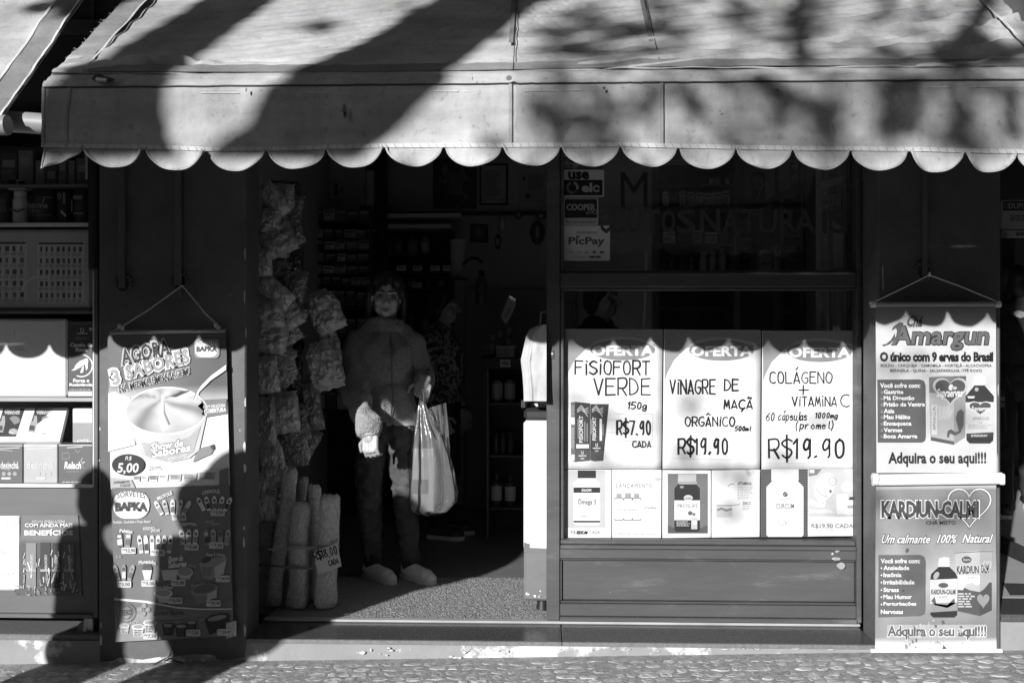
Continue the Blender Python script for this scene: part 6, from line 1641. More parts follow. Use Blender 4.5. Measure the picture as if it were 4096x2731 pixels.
# counter with baskets, a leaning slim carton and jars
YC = 6.1
ct = thing('counter', 'dark shop counter at the back right of the doorway', 'counter', (X(2030, YC), YC + .2, Z_FLR))
MB().box(X(1925, YC), X(2300, YC), YC, YC + .45, Z(1475, YC), Z(1430, YC), .004).build('top', MATG(.02), ct)
MB().box(X(1945, YC), X(1955, YC), YC + .01, YC + .4, Z_FLR, Z(1476, YC), .003).build('side_panel', MATG(.12), ct)
MB().box(X(1956, YC), X(2300, YC), YC + .38, YC + .4, Z_FLR, Z(1476, YC)).build('back_panel', MATG(.04), ct)
for py in (1610, 1820, 2030): MB().box(X(1957, YC), X(2300, YC), YC + .015, YC + .37, Z(py + 12, YC), Z(py, YC), .003).build('shelf_board', MATG(.05), ct)
pbox('card_sign', 'small pale card payment sign on the front of the dark counter', 'sign', 2000, 1438, 2042, 1468, YC - .003, .002, .3, lambda p: p.text('VISA', 2004, 1445, 2038, 1460, .03, 1, bold=.03, shear=.2), c=0)
bk = thing('plastic_basket', 'pale lattice basket on the counter', 'basket', (X(2020, YC), YC + .1, Z(1430, YC)))
m = MB()
for k in range(16):
    for j in range(4):
        x = X(1985 + k * 4.6, YC); z0 = Z(1426 - j * 9, YC); m.tube([(x, YC + .02, z0), (x + .0058, YC + .02, z0 + .011)], .0014, 4); m.tube([(x + .0058, YC + .02, z0), (x, YC + .02, z0 + .011)], .0014, 4)
m.build('lattice', MATG(.42), bk); m = MB().box(X(1982, YC), X(2062, YC), YC + .015, YC + .2, Z(1390, YC), Z(1385, YC), .002).box(X(1984, YC), X(2060, YC), YC + .018, YC + .2, Z(1430, YC), Z(1427, YC)); m.build('rim', MATG(.42), bk)
for i, (cx, y0, w) in enumerate(((1945, 1385, 40), (1970, 1340, 30), (2000, 1325, 30), (2035, 1310, 34))):
    jar('bottle', f'dark glossy bottle lying among the counter goods, {ORD[i]} from the left', 'bottle', cx, y0, 1428, w, YC + .12, .06, .2, .25, .6, 'bottles on the counter', lab=.2, base=Z(1430, YC) + .001)
t = thing('slim_carton', 'slim pale carton leaning on the counter, script lettering', 'carton', (X(2025, YC), YC + .1, Z(1370, YC)))
m = MB(); v = [W(*q, YC + .05) for q in ((2002, 1268), (2037, 1182), (2062, 1195), (2062, 1225), (2026, 1298))]
m.prism([(q.x, q.z) for q in v][::-1], YC + .05, YC + .09); m.build('carton', MATG(.34), t)
p = Print(YC + .05, .0008); p.text('Essence', 2026, 1258, 2072, 1272, .05, 1, shear=.2, rot=62); p.build('print', t)
for i, (cx, y0, yb, w) in enumerate(((1985, 1730, 1818, 26), (2012, 1725, 1818, 26), (2042, 1730, 1818, 26), (1985, 1895, 2028, 44), (2040, 1900, 2028, 44))):
    jar('bottle', f'{"small dark bottle on the middle" if i < 3 else "bottle with a pale label on the lowest"} board under the counter, {ORD[i if i < 3 else i - 3]} from the left', 'bottle', cx, y0, yb, w, YC + .05, .04, .05, .2, .5, 'bottles under the counter', lab=None if i < 3 else .5, base=Z(yb + 2, YC) + .002, rough=.2)
for i, (x0, x1) in enumerate(((1968, 2010), (2018, 2060))):
    pbox('pouch', f'pale wrapped pouch on the top board under the counter, {("left", "right")[i]} one', 'pouch', x0, 1520, x1, 1608, YC + .06, .06, .22, None, 'pouches under the counter', c=.02, base=Z(1610, YC) + .001)
# pale wall panel and skirting behind the counter
struct(MB().box(X(1862, 7.1), X(2300, 7.1), 7.1, 7.24, Z_FLR, Z(1160, 7.1)).build('wall_dado', MATG(.22, .8)))

# ---------------------------------------------------------------- goods seen through the window
YV = 6.3
def zv(py): return Z(py, YV)
shelf_unit('window_shelf', 'wide shelf of cartons and bottles seen through the shop window', 2625, 2935, (740, 826, 975, 1090, 1230), 640, 2100, YV, .25, .12)
r = random.Random(31)
for ri, (yb, yt, xs_) in enumerate(((826, 766, ((2652, 2676), (2679, 2714), (2718, 2744), (2748, 2778), (2782, 2812), (2815, 2845), (2850, 2886), (2889, 2925))), (975, 925, ((2652, 2702), (2712, 2760), (2768, 2812), (2820, 2870), (2878, 2925))))):
    for ci, (a, b) in enumerate(xs_):
        g = r.choice((.4, .5, .1, .08, .3, .5)); h = r.uniform(-6, 6)
        pbox('product_carton', f'{"pale" if g > .25 else "dark"} carton behind the painted window letters, {ORD[ci]} on the {("upper", "lower")[ri]} board', 'carton', a, yt + h, b, yb, YV + .03, .1, g, lambda p: (p.rect(a + 4, yt + h + 10, b - 4, yt + h + 16, .2, 1), p.scribble(a + 4, yt + h + 24, b - 4, yb - 8, 3, .2, 1)), 'cartons seen through the window', base=zv(yb) + .001)
for ci, cx in enumerate((2655, 2690, 2730, 2770, 2817, 2855, 2893)):
    jar('bottle', f'{"pale capped jar" if ci > 3 else "dark shiny bottle"} on the low board behind the upper window, {ORD[ci]} from the left', 'bottle', cx, 1008 if ci > 3 else 1030, 1088, 34 if ci > 3 else 26, YV + .04, .35 if ci > 3 else .06, .4 if ci > 3 else .1, .2, .8, 'bottles seen through the window', base=zv(1090) + .001, rough=.2)
for ci, cx in enumerate((2850, 2870, 2915)):
    jar('jar', f'small white jar high behind the upper window, {ORD[ci]} from the left', 'jar', cx, 712, 738, 24, YV + .05, .5, .5, .2, .9, 'white jars behind the upper window', base=zv(740) + .001)
# second bank of shelves with dark doorway strips, dark poster, leaning bags
shelf_unit('window_shelf', 'narrow shelf beside the curtain, seen through the shop window', 3120, 3215, (940, 1080, 1240), 780, 2100, 6.0, .2, .15)
for i, (a, b, y0, g) in enumerate(((2955, 3010, 940, .1), (2960, 3000, 1010, .12), (3040, 3090, 1000, .35), (3095, 3130, 980, .3), (3140, 3200, 985, .08))):
    pbox('product_carton', f'blurred carton right of the bottles behind the window, {ORD[i]} from the left', 'carton', a, y0, b, 1085, 6.05, .1, g, lambda p: (p.rect(a + 6, y0 + 14, b - 6, y0 + 22, .4, 1), p.rect(a + 6, y0 + 50, b - 10, y0 + 58, .3, 1)), 'cartons seen through the window')
pbox('hanging_pack', 'dark shiny pack hanging high behind the upper window', 'pack', 3003, 690, 3062, 830, 5.6, .03, .03, lambda p: (p.text('Mezzo', 3012, 712, 3055, 728, .3, 1, shear=.2), p.line([(3018, 745), (3040, 760), (3055, 735)], 3, .4, 1), p.line([(3030, 800), (3040, 770)], 3, .35, 1)), c=.01)
pbox('hanging_pack', 'narrow dark pack hanging beside the pale wall behind the window', 'pack', 3162, 640, 3202, 750, 5.6, .03, .05, lambda p: (p.ring(3180, 715, 8, 14, 4, .35, 1), p.rect(3170, 660, 3190, 680, .25, 1)), c=.01)
m = MB(); m.prism([(X(a, 5.9), Z(b, 5.9)) for a, b in ((3010, 830), (3205, 735), (3205, 755), (3030, 845))], 5.9, 6.2)
tag(m.build('sloping_beam', MATG(.03)), 'dark sloping beam under the stairs, seen through the upper window', 'beam')
struct(MB().box(X(2960, 6.9), X(3190, 6.9), 6.9, 7.2, Z_FLR, 2.6).build('wall_pale', MATG(.42, .8)))
for i, px in enumerate((3105, 3212)):
    m = MB().box(X(px, 6.2), X(px + 10, 6.2), 6.2, 6.24, Z_FLR, 2.5)
    tag(m.build('thin_post', MATG(.03)), f'thin dark post standing behind the window, {("left", "right")[i]} of two', 'post')
# pale curtain by the right window jamb
YQ = 4.75
cu = MB().grid(lambda u, v: (X(3268, YQ) + u * (X(3420, YQ) - X(3268, YQ)), YQ + .018 * math.sin(u * 38 + 1.5 * math.sin(v * 2)) + .01 * math.sin(u * 17), Z(2100, YQ) + v * (2.4 - Z(2100, YQ))), 90, 20)
o = cu.build('curtain', mat('pale_curtain', .8, .9, .1, .1, 5)); o.modifiers.new('t', 'SOLIDIFY').thickness = .002
tag(o, 'pale folded curtain behind the right side of the shop window', 'curtain')
# pale boards behind the glass that imitate bright reflections in the pane
for i, (y0, y1, dy, x1) in enumerate(((700, 745, -28, 3372), (760, 782, -16, 3372), (795, 806, -10, 3350))):
    m = MB(); v = [W(*q, 4.6) for q in ((3282, y0 + 30), (x1, y0 + dy + 30), (x1, y1 + dy + 12), (3282, y1 + 18))]
    m.prism([(q.x, q.z) for q in v][::-1], 4.6, 4.615)
    tag(m.build('reflection_slat', MATG(.82)), f'pale slanting board imitating a reflection at the right end of the upper pane, {ORD[i]} from the top', 'board')
m = MB().box(X(3335, 4.62), X(3375, 4.62), 4.62, 4.635, Z(1075, 4.62), Z(900, 4.62))
tag(m.build('reflection_upright', MATG(.82)), 'pale upright board imitating a reflection behind the last painted window letter', 'board')
pbox('pale_carton', 'tall pale carton standing just inside the lower window next to the post', 'carton', 2258, 1208, 2292, 1320, 4.55, .05, .2)
# inner support so window goods stand on something: low cabinet behind the posters
m = MB().box(fx1 + .02, X(3420, 4.5), 4.46, 4.52, Z_FLR, Z(1322, 4.5), .003)
tag(m.build('backing_board', MATG(.1)), 'dark board standing behind the offer posters inside the window', 'board')

# ---------------------------------------------------------------- passage on the right
pbox('wall_sign', 'pale sign with dark heading high in the passage at the right edge', 'sign', 4010, 800, 4200, 915, 6.8, .03, .3, lambda p: (p.rect(4012, 805, 4200, 843, .05, 1), p.text('DUPLA', 4034, 812, 4120, 836, .5, 2, bold=.04), p.ring(4025, 824, 7, 9, 2.5, .4, 2), p.scribble(4040, 860, 4180, 885, 5, .15, 1)))
pbox('wall_sign', 'narrow price sign under the pale sign in the passage', 'sign', 4012, 920, 4200, 950, 6.8, .02, .32, lambda p: p.text('600,00', 4064, 928, 4150, 946, .05, 1, bold=.03))
m = MB().box(X(4010, 6.7), X(4060, 6.7), 6.7, 6.8, ZN, Z(960, 6.7))
tag(m.build('dark_door', MATG(.03)), 'dark door leaf at the back of the passage', 'door')

# white-clad shoulder by the door post, built as a hanging coat
YH = 4.27
M_COAT = mat('white_coat_cloth', .44, .9, .1, .1, 30, .3, 160, .001)
t = thing('coat', 'white-clad shoulder beside the door post above the freezer, built as a hanging coat', 'coat', (X(2140, YH), YH, Z(1600, YH)))
def ct_pt(u, v, back=0):
    L_ = [(2150, 1302), (2118, 1318), (2104, 1345), (2092, 1400), (2083, 1440), (2090, 1500), (2094, 1560), (2095, 1604)]
    k = v * (len(L_) - 1); i = min(int(k), len(L_) - 2); f = k - i
    lx = L_[i][0] + (L_[i + 1][0] - L_[i][0]) * f; ly = L_[i][1] + (L_[i + 1][1] - L_[i][1]) * f
    top = 1296 + 2 * u; ry = top + (1604 - top) * v
    px, py = lx + (2186 - lx) * u, ly + (ry - ly) * u
    rnd = math.sin(min(1, u * 1.6) * PI / 2)
    yy = YH + .05 * (1 - rnd) - .012 * math.sin(u * 5 + v * 2) * v + .006 * noise.noise((u * 4, v * 7, 2)) - .010 * math.exp(-((u - .28 - .06 * v) / .05) ** 2) * min(1, v * 3)
    return W(px, py, yy + (.02 if back else 0))
MB().grid(lambda u, v: ct_pt(u, v), 30, 36).build('coat_front', M_COAT, t)
MB().grid(lambda u, v: ct_pt(1 - u, v, 1), 16, 20).build('coat_back', M_COAT, t)
MB().grid(lambda u, v: ct_pt(.06 + .26 * u, .36 + .004 * v) + Vector((0, -.002, 0)), 10, 1).build('sleeve_seam', M_COAT, t)
c = W(2160, 1296, YH + .01); MB().tube([c, c + Vector((.004, .01, .05)), Vector((X(2186, Y_FRM), Y_FRM + .012, c.z + .055))], .003, 6).build('hook', M_STEEL, t)
# ---------------------------------------------------------------- snack bags hanging inside the doorway
def plastic(name, g, var=.4, scale=30, bump=.9, bscale=16, rough=.26):
    return mat(name, g, rough, .6, var, scale, bump, bscale, .02, coat=.9, stretch=(1, 1, .45))
M_BAGP = plastic('clear_bag_pale', .5); M_BAGW = plastic('clear_bag_popcorn', .58, .5, 60, 1, 40); M_BAGG = plastic('clear_bag_grey', .34, .15); M_BAGD = plastic('dark_foil_bag', .025, .5, 12); M_BAGM = plastic('mixed_print_bag', .2, .95, 14); M_NUT = plastic('bag_of_nuts', .5, .45, 30, .3, 60)
def snack_bag(name, label, cx, cy, w, h, rot, y, m, thick=.035, nuts=0.0, seed=0, lab=None, text=None, wr_=.010):
    k_ = 1.0 if nuts else 1.16
    hw, hh = k_ * w / 2 / S(y), k_ * h / 2 / S(y)
    c = W(cx, cy, y); a = math.radians(rot)
    t = thing(name, label, 'snack bag', (c.x, y, c.z - hh), 'snack bags hanging inside the doorway')
    def pt(u, v, side):
        U, V = 2 * u - 1, 2 * v - 1
        e = abs(V)
        pinch = 1 - .10 * max(0, 1 - abs(e - .86) / .14)            # drawn in at the seals
        body = max(0, 1 - abs(U) ** 3.2) ** .6 * max(0, 1 - (e / .93) ** 4) ** .7 if e < .93 else 0
        n1 = noise.noise((U * 2.2 + seed, V * 2.6, side * 3 + seed * 1.7)); n2 = noise.noise((U * 6 + seed, V * 5, side + seed)) + .5 * noise.noise((U * 13 + seed, V * 4, side + seed * 2)) + .35 * noise.noise((U * 9 + V * 11, seed, V * 9))
        th = thick * body * (1 + .35 * n1) + wr_ * (abs(n2) * 1.6 - .3) * (1 - .4 * e) * min(1, body * 3)
        if nuts:
            d = noise.voronoi((U * hw * 42 + seed, V * hh * 34, side * 9.0))[0][0]
            th += nuts * 1.7 * (.6 - min(.6, d)) * min(1, body * 2)
        if e >= .93: th = .0015 * (1 if int(u * 30) % 2 else -1) * .5 + .002
        X_ = U * hw * pinch * ((1.08 - .42 * max(0, V) ** 1.5 - .12 * max(0, -V) ** 4) if nuts else 1) * (1 + .06 * noise.noise((V * 3, seed, 0))); Z_ = V * hh * (1 + .05 * noise.noise((U * 3, seed, 5)))
        sag = .12 * hw * noise.noise((V * 1.3, seed, 9))
        x = (X_ + sag) * math.cos(a) - Z_ * math.sin(a); z = (X_ + sag) * math.sin(a) + Z_ * math.cos(a)
        return (c.x + x, y + (-th if side == 0 else th * .7), c.z + z)
    n = 64 if nuts else 40
    mb = MB(); mb.grid(lambda u, v: pt(u, v, 0), n, n + 6); mb.grid(lambda u, v: pt(1 - u, v, 1), 12, 16)
    mb.build('bag_skin', m, t)
    if lab:
        lx, ly, lw, lh, lr = lab
        p = Print(y - thick - .006, .001); cr, sr = math.cos(math.radians(lr)), math.sin(math.radians(lr))
        f = lambda u, v: (lx + u * cr - v * sr, ly + u * sr + v * cr)
        p.poly([f(-lw / 2, -lh / 2), f(-lw / 2, lh / 2), f(lw / 2, lh / 2), f(lw / 2, -lh / 2)], .5, 1)
        for k in range(2): p.poly([f(-lw * .35, lh * (-.2 + k * .3)), f(-lw * .35, lh * (-.1 + k * .3)), f(lw * .35, lh * (-.1 + k * .3)), f(lw * .35, lh * (-.2 + k * .3))], .08, 2)
        p.build('price_label', t)
    if text:
        s_, x0, y0, x1, y1, rr_ = text
        p = Print(y - thick - .006, .001); p.text(s_, x0, y0, x1, y1, .32, 1, bold=.03, shear=.2, rot=rr_); p.build('lettering', t)
    return t
B = snack_bag
B('snack_bag', 'long pale snack bag slanting at the top of the hanging bags', 1098, 800, 62, 130, 38, 4.62, M_BAGW, .03, seed=1)
B('snack_bag', 'black foil bag sticking out at the top of the hanging bags', 1140, 762, 110, 66, -4, 4.80, M_BAGD, .02, seed=2)
B('snack_bag', 'round pale bag above the grey bag with a white label', 1080, 884, 78, 92, 8, 4.60, M_BAGP, .034, seed=3)
B('snack_bag', 'dark shiny printed bag right of the topmost pale bag', 1160, 835, 90, 105, -12, 4.78, M_BAGM, .03, seed=4)
B('snack_bag', 'grey bag with a square white label, high in the hanging bags', 1112, 958, 128, 118, 24, 4.62, M_BAGG, .045, seed=5, lab=(1107, 943, 36, 34, -24), wr_=.006)
B('snack_bag', 'glossy mixed bag right above the grey bag with a white label', 1148, 905, 66, 84, -20, 4.76, M_BAGM, .028, seed=6)
B('snack_bag', 'small pale bag at the edge of the column below the grey bag', 1058, 1050, 54, 96, 4, 4.58, M_BAGW, .026, seed=7)
B('snack_bag', 'black foil bag with big pale script, upper one of the two', 1142, 1062, 126, 128, -4, 4.74, M_BAGD, .03, seed=8, text=('Mezzitos', 1086, 1045, 1176, 1078, 5))
B('snack_bag', 'long pale bag lying aslant below the upper script bag', 1098, 1165, 72, 150, 52, 4.62, M_BAGW, .034, seed=9)
B('snack_bag', 'striped printed bag left of the first nut bag', 1180, 1188, 66, 92, -14, 4.74, M_BAGM, .026, seed=10)
B('snack_bag', 'bulging pale bag beside the column, level with the first nut bag', 1080, 1258, 96, 106, 10, 4.60, M_BAGP, .042, seed=11)
B('snack_bag', 'pale crackling bag between the column and the first nut bag', 1160, 1262, 84, 92, 30, 4.66, M_BAGP, .034, seed=12)
B('nut_bag', 'bag of peanuts at shoulder height of the woman, upper of the three', 1302, 1246, 124, 176, 24, 4.82, M_NUT, .05, .03, seed=13)
B('nut_bag', 'bag of peanuts hanging lowest beside the woman', 1298, 1462, 128, 200, 16, 4.80, M_NUT, .055, .03, seed=14)
B('nut_bag', 'darker bag of nuts half hidden behind the lowest peanut bag', 1316, 1385, 88, 150, 10, 4.92, M_NUT, .04, .03, seed=15)
B('snack_bag', 'big pale bag with sharp creases beside the column at mid height', 1086, 1352, 112, 108, -8, 4.62, M_BAGP, .044, seed=16)
B('snack_bag', 'grey flat bag tilting over the lower script bag', 1134, 1416, 86, 62, -26, 4.66, M_BAGG, .022, seed=17)
B('snack_bag', 'pale lumpy bag at the column left of the lower script bag', 1072, 1498, 76, 128, 6, 4.60, M_BAGW, .036, seed=18)
B('snack_bag', 'black foil bag with big pale script, lower one of the two', 1156, 1500, 92, 128, -6, 4.76, M_BAGD, .028, seed=19, text=('Mezzita', 1112, 1468, 1190, 1496, 6))
B('snack_bag', 'tall printed bag with an eye-like disc below the peanut bags', 1238, 1612, 84, 196, 10, 4.80, M_BAGM, .034, seed=20)
B('snack_bag', 'pale bag with a small label, left of the tall printed bag', 1136, 1650, 108, 144, 6, 4.66, M_BAGP, .044, seed=21, lab=(1141, 1614, 24, 34, 10))
B('snack_bag', 'grey upright bag with a small label beside the column', 1060, 1690, 76, 176, 2, 4.60, M_BAGG, .032, seed=22, lab=(1060, 1697, 28, 22, 2))
B('snack_bag', 'dark bag with slanting pale lettering under the small-label bags', 1150, 1760, 78, 96, -12, 4.74, M_BAGD, .024, seed=23, text=('Bacon', 1132, 1742, 1176, 1764, 10))
B('snack_bag', 'striped glossy bag pointing down, lowest on the right side', 1224, 1768, 82, 112, -30, 4.82, M_BAGM, .03, seed=24)
B('snack_bag', 'pale striped bag hanging above the tallest loofah', 1150, 1820, 54, 88, -8, 4.74, M_BAGP, .02, seed=25)
B('snack_bag', 'long clear bag beside the column above the loofahs', 1094, 1858, 84, 164, 14, 4.62, M_BAGP, .036, seed=26)
B('snack_bag', 'lowest pale bag with a price label, above the short loofah', 1064, 1985, 82, 170, 0, 4.60, M_BAGW, .032, seed=27, lab=(1090, 1968, 30, 38, 14))
B('snack_bag', 'thin pale bag half hidden behind the script bags at the column', 1082, 1592, 70, 90, -10, 4.68, M_BAGP, .03, seed=28)

rb = random.Random(99)
for k in range(20):
    cy_ = 790 + k * 62 + rb.uniform(-10, 10); cx_ = rb.uniform(1075, 1185) if cy_ < 1850 else rb.uniform(1070, 1110)
    B('snack_bag', f'half-hidden crinkled bag behind the front row of hanging bags, {ORD[k]} from the top', cx_, cy_, rb.uniform(80, 110), rb.uniform(95, 140), rb.uniform(-35, 35), 4.90, rb.choice((M_BAGM, M_BAGG, M_BAGP, M_BAGD)), .03, seed=40 + k, wr_=.014)
for k in range(18):
    cy_ = 800 + k * 66 + rb.uniform(-12, 12); cx_ = rb.uniform(1085, 1175) if cy_ < 1800 else rb.uniform(1065, 1110)
    B('snack_bag', f'clear crinkled bag wedged between the larger hanging bags, {ORD[k]} from the top', cx_, cy_, rb.uniform(95, 125), rb.uniform(85, 120), rb.uniform(-60, 60), 4.73, rb.choice((M_BAGG, M_BAGP, M_BAGW, M_BAGM)), .026, seed=70 + k, wr_=.016)
# ---------------------------------------------------------------- loofahs tied in a bundle
M_LOOF = [mat('loofah_fibre', g, .95, .1, .35, 90, 1, 150, .014, .35, g * .5, 30, .54, .68, stretch=(1, 1, .7)) for g in (.68, .56, .72)]
def loofah(label, top, bot, wt, wb, y, k, lean=0.0):
    a, b = W(*top, y + lean), W(*bot, y)
    if b.z < Z_FLR + .016: b.z = Z_FLR + .016
    rt_, rb_ = wt / 2 / S(y), wb / 2 / S(y)
    n, m_ = 30, 60
    vs, fs = [], []
    for j in range(m_ + 1):
        t = j / m_
        c = b.lerp(a, t) + Vector((.016 * noise.noise((t * 2.2, k, 0)), .006 * noise.noise((t * 3, k, 4)), 0))
        r0 = rb_ + (rt_ - rb_) * t
        r0 *= 1 + .22 * noise.noise((t * 2.5, k * 3, 1)) + .10 * math.exp(-((t - .1) / .12) ** 2)
        if t > .96: r0 *= 1 - ((t - .96) / .04) ** 2 * .35
        if t < .03: r0 *= .88 + .12 * t / .03
        for i in range(n):
            an = 2 * PI * i / n
            r_ = r0 * (1 + .09 * math.cos(an * 3 + k) + .07 * noise.noise((math.cos(an) * 3, math.sin(an) * 3, t * 9 + k)) + 0.035 * noise.noise((math.cos(an) * 12, math.sin(an) * 12, t * 46 + k)) + 0.06 * noise.noise((math.cos(an) * 3, math.sin(an) * 5, t * 20 + k)))
            vs.append(c + Vector((math.cos(an) * r_, math.sin(an) * r_ * .9, (.012 * noise.noise((an * 1.5, k * 4, 2)) + .008 * noise.noise((an * 6, k, 7))) * (1 if t > .9 or (t < .02 and lean == 0 and False) else 0))))
    for j in range(m_):
        for i in range(n): fs.append((j * n + i, j * n + (i + 1) % n, (j + 1) * n + (i + 1) % n, (j + 1) * n + i))
    mb = MB().add(vs, fs, None, True)
    tip = [v for v in vs[-n:]]; cen = sum(tip, Vector()) / n - Vector((0, 0, .012))
    mb.add(tip + [cen], [(i, (i + 1) % n, n) for i in range(n)], None, True)
    t_ = thing('loofah', label, 'loofah', (b.x, y, b.z), 'loofahs tied in a bundle')
    mb.build('fibre_body', M_LOOF[k % 3], t_)
    # loose fibres
    fm = MB(); r = random.Random(k)
    for q in range(700):
        v = Vector(r.choice(vs)); c = b.lerp(a, min(1, max(0, (v.z - b.z) / (a.z - b.z)))); d = (v - c).normalized() if (v - c).length > 1e-5 else Vector((0, -1, 0))
        e = v + d * r.uniform(.003, .008) + Vector((r.uniform(-.004, .004), 0, r.uniform(-.006, .006)))
        fm.add([v + Vector((0, 0, .0007)), v - Vector((0, 0, .0007)), e], [(0, 1, 2)])
    fm.build('loose_fibres', M_LOOF[k % 3], t_)['kind'] = 'stuff'
loofah('short loofah at the left beside the column, half in shadow', (1064, 2085), (1070, 2300), 56, 40, 4.66, 1)
loofah('tallest leaning loofah, rising above the rest of the bundle', (1166, 1872), (1094, 2446), 58, 62, 4.52, 2, .06)
loofah('broad loofah in the middle of the bundle front', (1206, 2008), (1192, 2448), 72, 86, 4.50, 3)
loofah('loofah standing behind the middle of the bundle', (1212, 1908), (1150, 2420), 46, 60, 4.66, 4)
loofah('slim loofah between the broad middle one and the right one', (1258, 1938), (1262, 2420), 46, 62, 4.62, 5)
loofah('thick loofah with an open top at the right of the bundle', (1318, 1978), (1300, 2440), 76, 84, 4.50, 6)
loofah('dim loofah at the back left corner of the bundle', (1110, 2040), (1120, 2440), 50, 60, 4.68, 7)
loofah('loofah at the far right behind the price tag', (1330, 2110), (1325, 2410), 40, 46, 4.60, 8)
M_STRAP = mat('rubber_strap', .3, .6, .3, .15, 12)
for i, (pts, g) in enumerate((([(1034, 2190), (1070, 2196), (1130, 2196), (1190, 2186), (1250, 2192), (1310, 2188), (1352, 2155)], M_STRAP), ([(1036, 2258), (1100, 2262), (1160, 2270), (1230, 2272), (1300, 2266), (1350, 2240)], mat('dark_strap', .16, .6)))):
    m = MB(); y = 4.442
    pp = [W(a, b, y + (0.045 if k in (0, len(pts) - 1) else 0.0)) for k, (a, b) in enumerate(pts)]
    for p, q in zip(pp, pp[1:]):
        h = Vector((0, 0, .0055)); m.add([p - h, q - h, q + h, p + h, p - h + Vector((0, .004, 0)), q - h + Vector((0, .004, 0)), q + h + Vector((0, .004, 0)), p + h + Vector((0, .004, 0))], [(0, 1, 2, 3), (7, 6, 5, 4), (3, 2, 6, 7), (0, 4, 5, 1)])
    tag(m.build('strap', g), f'{("pale", "dark")[i]} flat strap tied round the loofahs, {("upper", "lower")[i]} of the two', 'strap')
t = thing('price_tag', 'white handwritten price tag tied to the loofah bundle', 'price tag', (W(1310, 2240, 4.42).x, 4.42, W(1310, 2300, 4.42).z))
q = [(1250, 2205), (1349, 2173), (1366, 2263), (1272, 2299)]
m = MB(); v = [W(*a, 4.42) for a in q]; m.add(v + [x + Vector((0, .002, 0)) for x in v], [(0, 3, 2, 1), (4, 5, 6, 7), (0, 1, 5, 4), (1, 2, 6, 5), (2, 3, 7, 6), (3, 0, 4, 7)]); m.build('card', mat('tag_card', .62, .7), t)
p = Print(4.42, .001); p.hand('R$18.00', 1262, 2198, 1356, 2246, 4.2, .02, 2, rot=16); p.hand('CADA', 1318, 2241, 1358, 2262, 3, .02, 2, rot=16); p.build('lettering', t)
MB().tube([W(1300, 2172, 4.415), W(1316, 2168, 4.41), W(1326, 2182, 4.412)], .0012, 5).build('tie', M_PAPER, t)
# ---------------------------------------------------------------- people
M_SKIN = bpy.data.materials.new('skin'); M_SKIN.use_nodes = True
def _skin():
    N, L = M_SKIN.node_tree.nodes, M_SKIN.node_tree.links; b = N['Principled BSDF']
    a = N.new('ShaderNodeAttribute'); a.attribute_name = 'tone'
    tc = N.new('ShaderNodeTexCoord'); nz = N.new('ShaderNodeTexNoise'); nz.inputs['Scale'].default_value = 40; nz.inputs['Detail'].default_value = 6; L.new(tc.outputs['Object'], nz.inputs['Vector'])
    mr = N.new('ShaderNodeMapRange'); mr.inputs['From Min'].default_value, mr.inputs['From Max'].default_value, mr.inputs['To Min'].default_value, mr.inputs['To Max'].default_value = .3, .7, .85, 1.12; L.new(nz.outputs[0], mr.inputs[0])
    mu = N.new('ShaderNodeMix'); mu.data_type = 'RGBA'; mu.blend_type = 'MULTIPLY'; mu.inputs[0].default_value = 1; L.new(a.outputs['Color'], mu.inputs[6]); L.new(mr.outputs[0], mu.inputs[7]); L.new(mu.outputs[2], b.inputs['Base Color'])
    b.inputs['Roughness'].default_value = .48; b.inputs['Subsurface Weight'].default_value = .06; b.inputs['Subsurface Radius'].default_value = (.01, .01, .01)
    bp = N.new('ShaderNodeBump'); bp.inputs['Strength'].default_value = .25; bp.inputs['Distance'].default_value = .002; n2 = N.new('ShaderNodeTexNoise'); n2.inputs['Scale'].default_value = 90; L.new(tc.outputs['Object'], n2.inputs['Vector']); L.new(n2.outputs[0], bp.inputs['Height']); L.new(bp.outputs[0], b.inputs['Normal'])
_skin()
M_HAIR = mat('dark_hair', .022, .45, .5, .5, 60, .8, 90, .004, stretch=(1, 1, .15))
M_FLEECE = mat('teddy_fleece', .26, .95, .1, .3, 70, 1, 110, .012, sheen=.5)
M_CUFF = mat('knit_cuff', .42, .9, .1, .1, 60, .4, 150, .002)
M_JEANS = mat('dark_denim', .06, .85, .2, .35, 14, .6, 180, .002, .4, .2, 5, .55, .7)
M_SHOE = mat('pale_canvas_shoe', .64, .8, .2, .1, 40, .3, 160, .001)
M_SOLE = mat('shoe_sole', .6, .6, .2, .1, 20)
M_BLACKSOCK = mat('black_sock', .02, .9)
M_EYE = mat('eye_white', .4, .2, .6, .05, 20); M_IRIS = mat('iris', .015, .15, .6)
def tone(me, fn):
    at = me.color_attributes.new('tone', 'FLOAT_COLOR', 'POINT')
    d = np.ones((len(me.vertices), 4), np.float32)
    for i, v in enumerate(me.vertices): d[i, :3] = fn(v.co)
    at.data.foreach_set('color', d.ravel())
